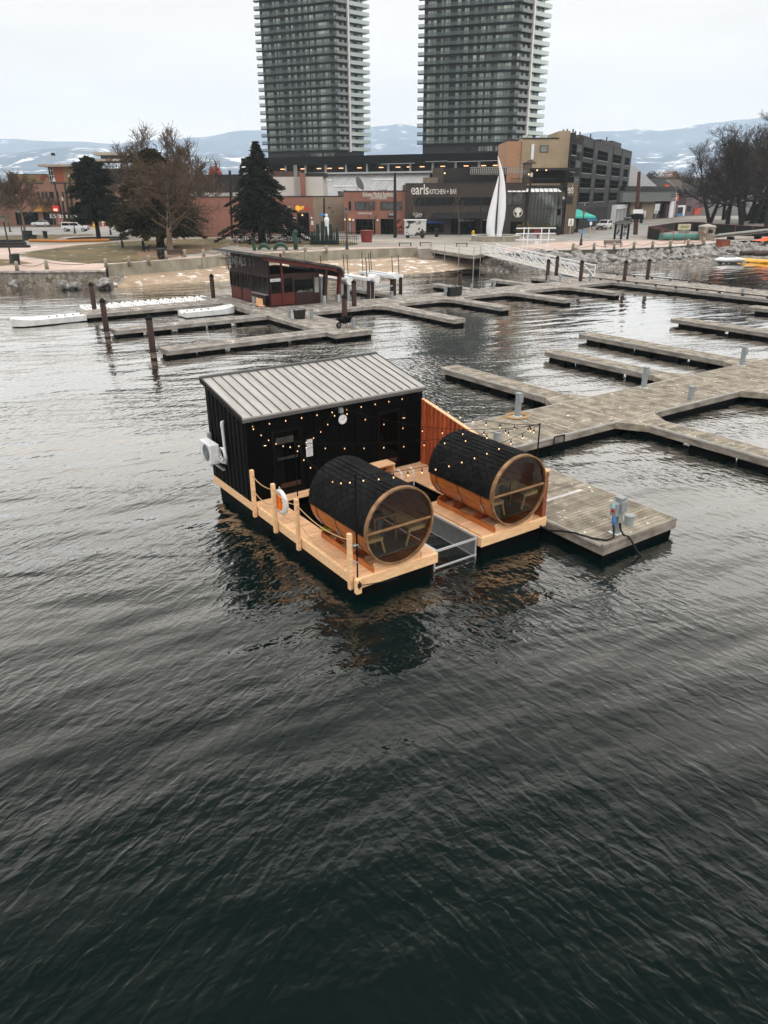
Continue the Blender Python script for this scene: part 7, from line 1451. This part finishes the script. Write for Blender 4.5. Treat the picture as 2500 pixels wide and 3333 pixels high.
def conifer(seed, H, Rb, z0, nl, mat_i=0, dens=1.0, shape=1.0, tuft=.34, droop=.25, top_r=.05, irr=.25):
    r = random.Random(seed); T, Cw = MB(), MB(); T.tube([(0, 0, -.2), (0, 0, H*.5), (0, 0, H*.97)], [Rb*.085+.12, Rb*.05+.05, .03], 8)
    for k in range(nl):
        f = (k+r.random())/nl; z = z0+(H-z0)*f; R_ = (Rb*(1-f)**shape+top_r)*r.uniform(1-irr*1.6, 1+irr); a = k*2.399+r.uniform(-.3, .3); d = Vector((math.cos(a), math.sin(a), 0)); side = Vector((-d.y, d.x, 0))
        T.tube([(0, 0, z), d*R_*.5+Vector((0, 0, z-R_*droop*.3)), d*R_*.92+Vector((0, 0, z-R_*droop))], [.06, .04, .015], 4, cap=False)
        n = int((5+R_*7)*dens)
        for j in range(n):
            g = .15+.85*(j+r.random())/n; w_ = .38*R_*(1.1-g)*r.uniform(-1, 1); c = d*R_*g+side*w_+Vector((0, 0, z-R_*droop*g*g+r.uniform(-.25, .18)))
            for q in range(3):
                u = (d*r.uniform(.3, 1)+side*r.uniform(-.8, .8)+Vector((0, 0, r.uniform(-.55, .25)))).normalized()*tuft*r.uniform(.7, 1.5); v = u.orthogonal().normalized(); v.rotate(Matrix.Rotation(r.uniform(0, 6.3), 3, u.normalized())); v *= tuft*.32
                Cw.add([c-u*.3-v, c-u*.3+v, c+u+v*.3, c+u-v*.3], [(0, 1, 2, 3)])
    return T, Cw
def hgt(px, top): p = at(*px, G); return p, zfor(p, top)-G
# dark conical spruce
p, h = hgt(Ec(600, 805), Ec(0, 30)[1]); T, Cw = conifer(11, h, 6.1, 2.2, 200, dens=1.1, shape=.85, tuft=.42, droop=.30, irr=.55); tree('spruce_tree', 'dark conical spruce standing in front of the brick food shop', p, T.mesh('trunk', bark_d), Cw.mesh('crown', needle))
# irregular dark pine on the left
p, h = hgt(lc(1070, 428), kc(0, 20)[1]); T, Cw = conifer(23, h*.98, 3.8, 3.2, 130, dens=1.2, shape=.55, tuft=.52, droop=.10, irr=.42, top_r=.9); tree('pine_tree', 'dark irregular pine in the round gravel bed on the left', p, T.mesh('trunk', bark_d), Cw.mesh('crown', needle2))
# olive evergreen behind the bare trunk
p, h = hgt(tcp(825, 1222), tcp(0, 262)[1]); T, Cw = conifer(31, h, 6.1, 2.4, 230, dens=1.15, shape=.62, tuft=.50, droop=.20, irr=.3, top_r=.6); tree('evergreen_tree', 'broad olive evergreen cone close behind the pale bare trunk', p, T.mesh('trunk', bark_d), Cw.mesh('crown', needle3))
# bare trees of the left lawn
p, h = hgt(tcp(920, 1258), tcp(0, 150)[1]); T, Cw = bare(5, h*.95, 8.6, .60, 3.2, 13, (6, 6, 6), 2, .11, .14, twr=.026); tree('bare_tree', 'big pale trunked bare tree beside the bench, its crown full of dry leaves', p, T.mesh('trunk', bark_l), Cw.mesh('crown', [twig_b, leaf_b]))
p, h = hgt(tcp(760, 1105), tcp(0, 25)[1]); T, Cw = bare(8, h*1.05, 7.6, .42, 6, 10, (6, 6, 5), 2, .13, .6, twr=.042); m1, m2 = T.mesh('trunk', twig_b), Cw.mesh('crown', [twig_b, leaf_b])
tree('bare_tree', 'tall bare tree rising highest behind the olive evergreen', p, m1, m2); p2 = at(*tcp(1000, 1100), G); tree('bare_tree', 'second tall bare tree behind the pale trunk, right of the highest one', p2, m1, m2, 2.1, 1.0)
p3 = at(*tcp(1240, 1085), G); T, Cw = bare(13, 18, 7.4, .40, 5, 10, (6, 6, 5), 1, .13, .5, twr=.045); m3, m4 = T.mesh('trunk', bark_l), Cw.mesh('crown', [twig_b, leaf_b]); tree('bare_tree', 'pale branched bare tree before the low dark block with the red dome', p3, m3, m4, 1, 1.0)
p4 = at(*tcp(470, 1110), G); tree('bare_tree', 'bare tree between the dark pine and the olive evergreen', p4, m3, m4, 4, .92)
p, h = hgt(kc(345, 1115), kc(0, 185)[1]); T, Cw = bare(17, h, 5.6, .30, 4.0, 10, (6, 6, 5), 2, .12, .25, twr=.036); m5, m6 = T.mesh('trunk', bark_l), Cw.mesh('crown', [twig_b, leaf_b]); tree('bare_tree', 'slender bare tree with a pale trunk in front of the brick street block', p, m5, m6)
p = at(*kc(-40, 960), G); tree('bare_tree', 'bushy brown bare tree cut by the left picture edge', p, m5, m6, 2, 1.25); p = at(*kc(100, 985), G); tree('bare_tree', 'smaller bare tree behind the far left lamp post', p, m5, m6, 4, 1.0); p = at(*kc(735, 985), G); tree('bare_tree', 'thin bare street tree beside the red lit sign', p, m5, m6, 5, .62)
T, Cw = bare(19, 10, 3.0, .12, 3.0, 7, (4, 4), 1, .07, .5, twr=.02); m7, m8 = T.mesh('trunk', bark_l), Cw.mesh('crown', [twig_b, leaf_b])
for q_, s_, lab in ((ec(535, 800), .62, 'thin bare street tree in front of the restaurant entrance'), (ec(150, 800), .62, 'thin bare street tree in front of the salon sign'), (mc(1215, 722), .5, 'small bare street tree in front of the brick clinic')): tree('bare_tree', lab, at(*q_, G), m7, m8, s_*9, s_*1.45)
# dark leafless grove on the right
gv_ = []
for sd, fk in ((41, 2), (47, 1), (53, 2)): T, Cw = bare(sd, 22, 8.5, .62, 5.0, 9, (6, 6, 6), 1, .15, .30, fk, twr=.036); gv_.append((T.mesh('trunk', bark_d), Cw.mesh('crown', [twig_d, leaf_d])))
for k, (x, y, sc2, lab) in enumerate(((960, 655, 1.0, 'forked dark bare tree at the left end of the right grove'), (1170, 668, 1.05, 'thick forked dark bare tree, second in the right grove'), (1340, 672, 1.12, 'leaning dark bare tree in the middle of the right grove'), (1470, 655, 1.18, 'dark bare tree right of the middle of the grove'), (1640, 700, 1.08, 'dark bare tree at the right picture edge'), (1400, 620, 1.25, 'tallest dark bare tree at the back of the right grove'), (1120, 610, 1.0, 'dark bare tree behind the thick forked one'), (1720, 640, 1.3, 'dark bare tree beyond the right picture edge'))):
    tree('bare_tree', lab, at(*qc(x, y), G), *gv_[k % 3], rot=k*1.7, sc=sc2*.93, grp='dark bare grove at the right')
T, Cw = conifer(61, 8, 4.0, .6, 120, dens=1.0, shape=.6, tuft=.45, irr=.3, top_r=.5); tree('evergreen_shrub', 'low dark evergreen shrub under the right grove', at(*qc(1620, 650), G), T.mesh('trunk', bark_d), Cw.mesh('crown', needle2), grp='dark bare grove at the right')
def bush(seed, R_, H, mat, n=3500, leaf=.42):
    r = random.Random(seed); mb = MB()
    for k in range(n):
        a = r.uniform(0, 6.3); t_ = math.acos(r.uniform(-.2, 1)); rr = R_*(.55+.45*r.random())*(1+.25*math.sin(a*3+seed)); c = Vector((rr*math.sin(t_)*math.cos(a), rr*math.sin(t_)*math.sin(a), H*.35+H*.65*math.cos(t_)*r.uniform(.6, 1))); u = Vector((r.uniform(-1,1), r.uniform(-1,1), r.uniform(-1,1))).normalized()*leaf; v = u.orthogonal().normalized()*leaf*.6
        mb.add([c-u, c+v, c+u, c-v], [(0,1,2,3)])
    return mb.mesh('crown', mat)
def far_tree(label, px, top, R_, mat, seed):
    p = atY(px[0], px[1], 420); p.z = G; H = zfor(p, top)-G; t = thing('distant_tree', label, 'tree', p, 0, 'trees far beyond the right street'); MB().tube([(0, 0, 0), (0, 0, H*.5)], [.5, .25], 6).build('trunk', bark_d, t); obj('crown', bush(seed, R_, H, mat), t)
far_tree('distant dark round evergreen above the grey hall roof', sc_(690, 470), sc_(0, 398)[1], 7.5, needle2, 3); far_tree('distant orange brown willow above the grey hall roof', sc_(820, 470), sc_(0, 388)[1], 12, M('orange_willow_twig', (.24,.13,.05), .9, col2=(.32,.19,.09), island=.3), 5); far_tree('distant dark pointed tree right of the orange willow', sc_(885, 470), sc_(0, 398)[1], 4, needle2, 7); far_tree('distant grey brown scrub left of the round evergreen', sc_(560, 470), sc_(0, 430)[1], 11, twig_b, 9); far_tree('distant grey brown scrub right of the pointed tree', sc_(960, 470), sc_(0, 400)[1], 10, twig_b, 11)
o = thing('planter_shrub', 'yellowing low shrubs in the bed along the glazed restaurant corner', 'shrubs', at(*ec(1300, 780), G), R(35)); obj('foliage', bush(21, 1.6, 2.2, M('yellow_shrub_leaf', (.22,.16,.03), .9, col2=(.08,.08,.03), island=.5), 700, .22), o)
for dx in (-4.5, 4.2): obj('foliage', o.children[0].data, o, (dx, .6, 0))
# ------------------------------------------------------------------ vehicles
def car(name, label, cat, px, rot, paint, kind='hatch', sc=1.0, grp=None):
    t = thing(name, label, cat, at(*px, G), rot, grp); t.scale = (sc,)*3
    L_, W_, H_ = dict(hatch=(4.2, 1.75, 1.5), suv=(4.75, 1.9, 1.72), pickup=(5.4, 1.9, 1.85), jeep=(4.4, 1.85, 1.85))[kind]; x0, x1 = -L_/2, L_/2; hw = W_/2
    P = dict(hatch=([(x0,.35),(x0,.75),(x0+.12,.95),(x0+1.25,1.02),(x1-.55,1.05),(x1-.08,.95),(x1,.7),(x1,.35)], [(x0+1.1,1.0),(x0+2.0,1.47),(x1-1.1,1.5),(x1-.35,1.15),(x1-.3,1.02)]),
             suv=([(x0,.42),(x0,.95),(x0+.15,1.08),(x0+1.4,1.14),(x1-.3,1.15),(x1-.02,1.0),(x1,.42)], [(x0+1.25,1.12),(x0+2.0,1.68),(x1-.6,1.72),(x1-.12,1.13)]),
             pickup=([(x0,.5),(x0,1.0),(x0+.15,1.12),(x0+1.5,1.18),(x1-.02,1.18),(x1,.5)], [(x0+1.35,1.16),(x0+2.0,1.82),(x1-.05,1.85),(x1-.02,1.16)]),
             jeep=([(x0,.55),(x0,1.05),(x0+.1,1.12),(x0+1.5,1.18),(x1-.05,1.2),(x1,.55)], [(x0+1.55,1.16),(x0+1.8,1.83),(x1-.08,1.85),(x1-.04,1.16)]))[kind]
    MB().prism(P[0], -hw, hw, ax='y').build('body', paint, t, bevel=.06); top = P[1]
    MB().prism(top, -hw+.10, hw-.10, ax='y').build('cabin', paint, t, bevel=.05)
    cx = sum(p[0] for p in top)/len(top)
    def shr(k, p): return (cx+(p[0]-cx)*k, 1.22+(p[1]-1.22)*.86 if p[1] > 1.2 else p[1]+.06)
    sp_ = [shr(.90, p) for p in top]; mid = cx+.1
    for s_ in (-1, 1):
        mb = MB(); mb.prism(sp_, s_*(hw-.099), s_*(hw-.085), ax='y'); mb.build('side_window', shop, t)
        MB().box(mid-.04, mid+.04, min(s_*(hw-.084), s_*(hw-.07)), max(s_*(hw-.084), s_*(hw-.07)), 1.1, H_-.1).build('door_pillar', paint, t)
    a_, b_ = Vector((top[0][0], top[0][1])), Vector((top[1][0], top[1][1])); n_ = Vector((-(b_-a_).y, (b_-a_).x))*.0+Vector((-.02, .015)); q0, q1 = a_.lerp(b_, .08)+n_, a_.lerp(b_, .90)+n_
    MB().add([(q0.x, -hw+.2, q0.y), (q0.x, hw-.2, q0.y), (q1.x, hw-.25, q1.y), (q1.x, -hw+.25, q1.y)], [(0,1,2,3)]).build('windscreen', shop, t, normals=False)
    wr = .33 if kind == 'hatch' else .39
    for x in (x0+.85, x1-.85):
        for s_ in (-1, 1): w_ = MB().tube([(x, s_*(hw-.2), wr), (x, s_*(hw+.012), wr)], wr, 16).build('wheel', rubber, t); MB().tube([(x, s_*(hw+.013), wr), (x, s_*(hw+.03), wr)], wr*.6, 12).build('rim', galv if kind != 'jeep' else black_mat, w_)
    for s_ in (-1, 1): MB().box(x0-.02, x0+.1, min(s_*(hw-.42), s_*(hw-.08)), max(s_*(hw-.42), s_*(hw-.08)), .72, .90).build('headlight', pane_l, t); MB().box(x1-.1, x1+.015, min(s_*(hw-.3), s_*(hw-.06)), max(s_*(hw-.3), s_*(hw-.06)), .75, 1.0).build('tail_light', M('tail_light_red', (.3,.015,.015), .4), t)
    MB().box(x0-.025, x0+.05, -.45, .45, .52, .72).build('grille', frame_b, t); MB().box(x0-.05, x0+.2, -hw+.05, hw-.05, .30, .46).build('bumper', frame_b, t)
    return t
cw_ = M('white_car_paint', (.66,.67,.68), .25, var=.02, spec=.6); cb_ = M('black_car_paint', (.010,.011,.012), .25, var=.05, spec=.6)
car('parked_car', 'white hatchback parked at the far kerb left of the pickup', 'car', kc(565, 985), R(4), cw_, 'hatch', 1.05); car('parked_car', 'white hatchback cut by the left picture edge', 'car', kc(45, 962), R(4), cw_, 'hatch', 1.05)
pk = car('pickup_truck', 'white service pickup with a canopy and roof rack behind the lamp post', 'truck', kc(1025, 1050), R(184), cw_, 'pickup', 1.0); mb = MB()
for y in (-.6, 0, .6): mb.tube([(.0, y, 1.97), (2.6, y, 1.97)], .03, 6)
mb.build('roof_rack', M('orange_rack', (.45,.16,.05), .6), pk); MB().box(-2.78, -2.72, -.25, .2, .75, 1.1).build('red_reflector', M('red_lit_sign', (0,0,0)), pk)
car('parked_suv', 'black car parked in the shade under the olive evergreen', 'car', tcp(745, 1108), R(2), cb_, 'suv', 1.0); jb = car('parked_suv', 'long black four wheel drive parked right of the pale trunk', 'car', tcp(1105, 1118), R(183), cb_, 'pickup', 1.1); car('parked_jeep', 'white boxy four wheel drive parked behind the long black one', 'car', tcp(1270, 1078), R(195), cw_, 'jeep', 1.0)
car('parked_suv', 'white car parked at the kerb below the grey hotel', 'car', rc_(690, 815), R(58), cw_, 'suv', 1.1); car('parked_car', 'silver car parked beside the street pavilion behind the kiosk roof', 'car', rc_(1070, 715), R(40), M('silver_car_paint', (.28,.29,.30), .3, var=.02, spec=.6), 'suv', 1.1)
# ------------------------------------------------------------------ person and dog
def skin(name, joints, edges, mat, parent, sub=2):
    me = bpy.data.meshes.new(name); me.from_pydata([j[0] for j in joints], edges, []); me.materials.append(mat); o = bpy.data.objects.new(name, me); COL.objects.link(o); o.parent = parent
    m = o.modifiers.new('skin', 'SKIN')
    if not me.skin_vertices: me.attributes.new('skin', 'FLOAT', 'POINT')
    for i, j in enumerate(joints): me.skin_vertices[0].data[i].radius = (j[1], j[1] if len(j) < 3 else j[2])
    me.skin_vertices[0].data[0].use_root = True; m.use_smooth_shade = True; s = o.modifiers.new('sub', 'SUBSURF'); s.levels = sub; s.render_levels = sub; return o
try:
    pr = thing('person', 'person in a dark coat and trousers walking a dog on the left lawn', 'person', at(*lc(1555, 568), G), R(-75)); cloth = M('dark_coat_cloth', (.012,.012,.014), .9); skinm = M('skin_tone', (.42,.26,.19), .6, var=.05); trs = M('dark_trouser_cloth', (.018,.018,.022), .9)
    J = [((0,0,.93),.15,.13),((0,0,1.15),.16,.12),((0,.0,1.38),.18,.11),((0,.02,1.49),.06),((0,.05,1.58),.085,.095),((0,.06,1.68),.08,.095),((.19,.0,1.40),.065),((.24,-.06,1.15),.05),((.23,.06,.92),.04),((.23,.10,.84),.035),((-.19,0,1.40),.065),((-.25,.08,1.17),.05),((-.24,.26,1.0),.04),((-.24,.32,.98),.035),((.09,.02,.86),.10),((.10,.16,.48),.07),((.10,.10,.08),.045),((.10,.24,.03),.04),((-.09,-.02,.86),.10),((-.10,-.06,.48),.07),((-.10,-.28,.12),.045),((-.10,-.20,.03),.04)]
    E_ = [(0,1),(1,2),(2,3),(3,4),(4,5),(2,6),(6,7),(7,8),(8,9),(2,10),(10,11),(11,12),(12,13),(0,14),(14,15),(15,16),(16,17),(0,18),(18,19),(19,20),(20,21)]
    skin('body', J, E_, cloth, pr)
    MB().ball((0, .085, 1.62), .082, .085, .10, 12, 8).build('face', skinm, pr, smooth=True); MB().ball((0, .045, 1.69), .098, .105, .085, 12, 8).build('hair', frame_b, pr, smooth=True); mb = MB(); mb.lathe([(.185, .72), (.20, .95), (.185, 1.2), (.19, 1.40)], (0, 0, 0), 14, cap=False); mb.build('coat', cloth, pr, smooth=True)
    dg = thing('dog', 'dark shaggy dog walking beside the person on the left lawn', 'dog', at(*lc(1585, 560), G), R(-80)); fur = M('dark_dog_fur', (.012,.011,.010), .95)
    J = [((0,-.28,.52),.13,.14),((0,0,.53),.14,.16),((0,.26,.54),.15,.17),((0,.42,.68),.09),((0,.54,.80),.085),((0,.66,.77),.05),((0,.74,.76),.04),((.09,.24,.42),.07),((.09,.22,.22),.045),((.09,.25,.04),.04),((-.09,.30,.42),.07),((-.09,.34,.22),.045),((-.09,.38,.04),.04),((.09,-.28,.42),.085),((.09,-.22,.26),.05),((.09,-.34,.16),.038),((.09,-.30,.03),.04),((-.09,-.30,.42),.085),((-.09,-.30,.26),.05),((-.09,-.42,.16),.038),((-.09,-.40,.03),.04),((0,-.45,.62),.05),((0,-.60,.72),.045)]
    E_ = [(0,1),(1,2),(2,3),(3,4),(4,5),(5,6),(2,7),(7,8),(8,9),(2,10),(10,11),(11,12),(0,13),(13,14),(14,15),(15,16),(0,17),(17,18),(18,19),(19,20),(0,21),(21,22)]
    skin('dog_body', J, E_, fur, dg)
    for s_ in (-1, 1): MB().add([(s_*.05, .50, .86), (s_*.10, .52, .82), (s_*.11, .50, .72), (s_*.06, .47, .80)], [(0,1,2),(0,2,3)]).build('ear', fur, dg, normals=False)
    ld = thing('leash', 'thin dark leash between the hand of the walker and the dog', 'leash', pr.location, 0); q = dg.location-pr.location; MB().tube([(.1, -.2, .95), q*.5+Vector((0, 0, .75)), q+Vector((0, 0, .75))], .012, 4).build('leash_strap', frame_b, ld)
except Exception as ex:
    print('PERSON', ex)
# ------------------------------------------------------------------ mountains, far shore flats, haze
ridge = [(-1500, 470), (-600, 455), (0, 452), (51, 452), (118, 458), (188, 461), (274, 461), (345, 467), (376, 469), (431, 460), (540, 453), (650, 447), (800, 425), (960, 420), (1080, 418), (1202, 412), (1260, 408), (1297, 402), (1367, 412), (1500, 425), (1700, 440), (1840, 440), (1901, 435), (1956, 428), (2015, 427), (2081, 420), (2148, 427), (2203, 421), (2281, 406), (2320, 400), (2420, 390), (2500, 382), (3100, 360), (4000, 380)]
front = [(-1500, 520), (0, 500), (200, 482), (300, 478), (420, 500), (560, 512), (700, 500), (900, 520), (1200, 500), (1400, 512), (1900, 505), (2050, 508), (2130, 512), (2200, 498), (2300, 492), (2400, 470), (2500, 455), (3100, 440), (4000, 440)]
def mountain(name, pts, D, depth, mat, seed, rough):
    mb = MB(); cols = 260; rows = 26; X0, X1 = pts[0][0], pts[-1][0]; vs = []
    for i in range(cols+1):
        px = X0+(X1-X0)*i/cols; k = next(j for j in range(len(pts)-1) if pts[j+1][0] >= px-1e-6); f = (px-pts[k][0])/(pts[k+1][0]-pts[k][0]); f = f*f*(3-2*f); py = pts[k][1]+(pts[k+1][1]-pts[k][1])*f; c = atY(px, py, D)
        for j in range(rows+1):
            g = j/rows; y = D-depth*g; x = c.x*(y/D)**.25; n_ = noise.fractal(Vector((x*.0016, y*.0022, seed)), 1.0, 2.0, 5); z = c.z*(1-g)**1.25+n_*rough*(.25+g*(1-g)*3.5)*(1 if j else .30)
            vs.append((x, y, max(z, -1) if g < 1 else -1.0))
    fs = [(i*(rows+1)+j, i*(rows+1)+j+1, (i+1)*(rows+1)+j+1, (i+1)*(rows+1)+j) for i in range(cols) for j in range(rows)]
    return tag(mb.add(vs, fs).build(name, mat, smooth=True), kind='structure')
hill_b = M('hazed_forest_slope', (.075,.145,.245), .95, col2=(.12,.20,.30), scale=.004, spot=((.70,.76,.82), .008, .60, .16), detail=8)  # blue of distance haze put into the slope colour, besides the haze box
hill_f = M('hazed_snowy_slope', (.08,.14,.22), .95, col2=(.14,.20,.27), scale=.006, spot=((.78,.80,.84), .011, .54, .14), detail=8)  # open slopes under the snow carry the same painted haze blue
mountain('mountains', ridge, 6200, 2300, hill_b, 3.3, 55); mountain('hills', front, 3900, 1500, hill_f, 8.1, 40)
hz = MB().box(-8000, 8000, -150, 7000, -4, 720).build('haze', None or frame_b); hz.data.materials.clear()
hm = bpy.data.materials.new('pale_air'); hm.use_nodes = True; nt = hm.node_tree; nt.nodes.clear(); ho = N(nt, 'ShaderNodeOutputMaterial'); pv = N(nt, 'ShaderNodeVolumePrincipled'); pv.inputs['Color'].default_value = (.76, .89, 1.0, 1); pv.inputs['Density'].default_value = HAZE; nt.links.new(pv.outputs[0], ho.inputs['Volume']); hz.data.materials.append(hm); tag(hz, kind='stuff')
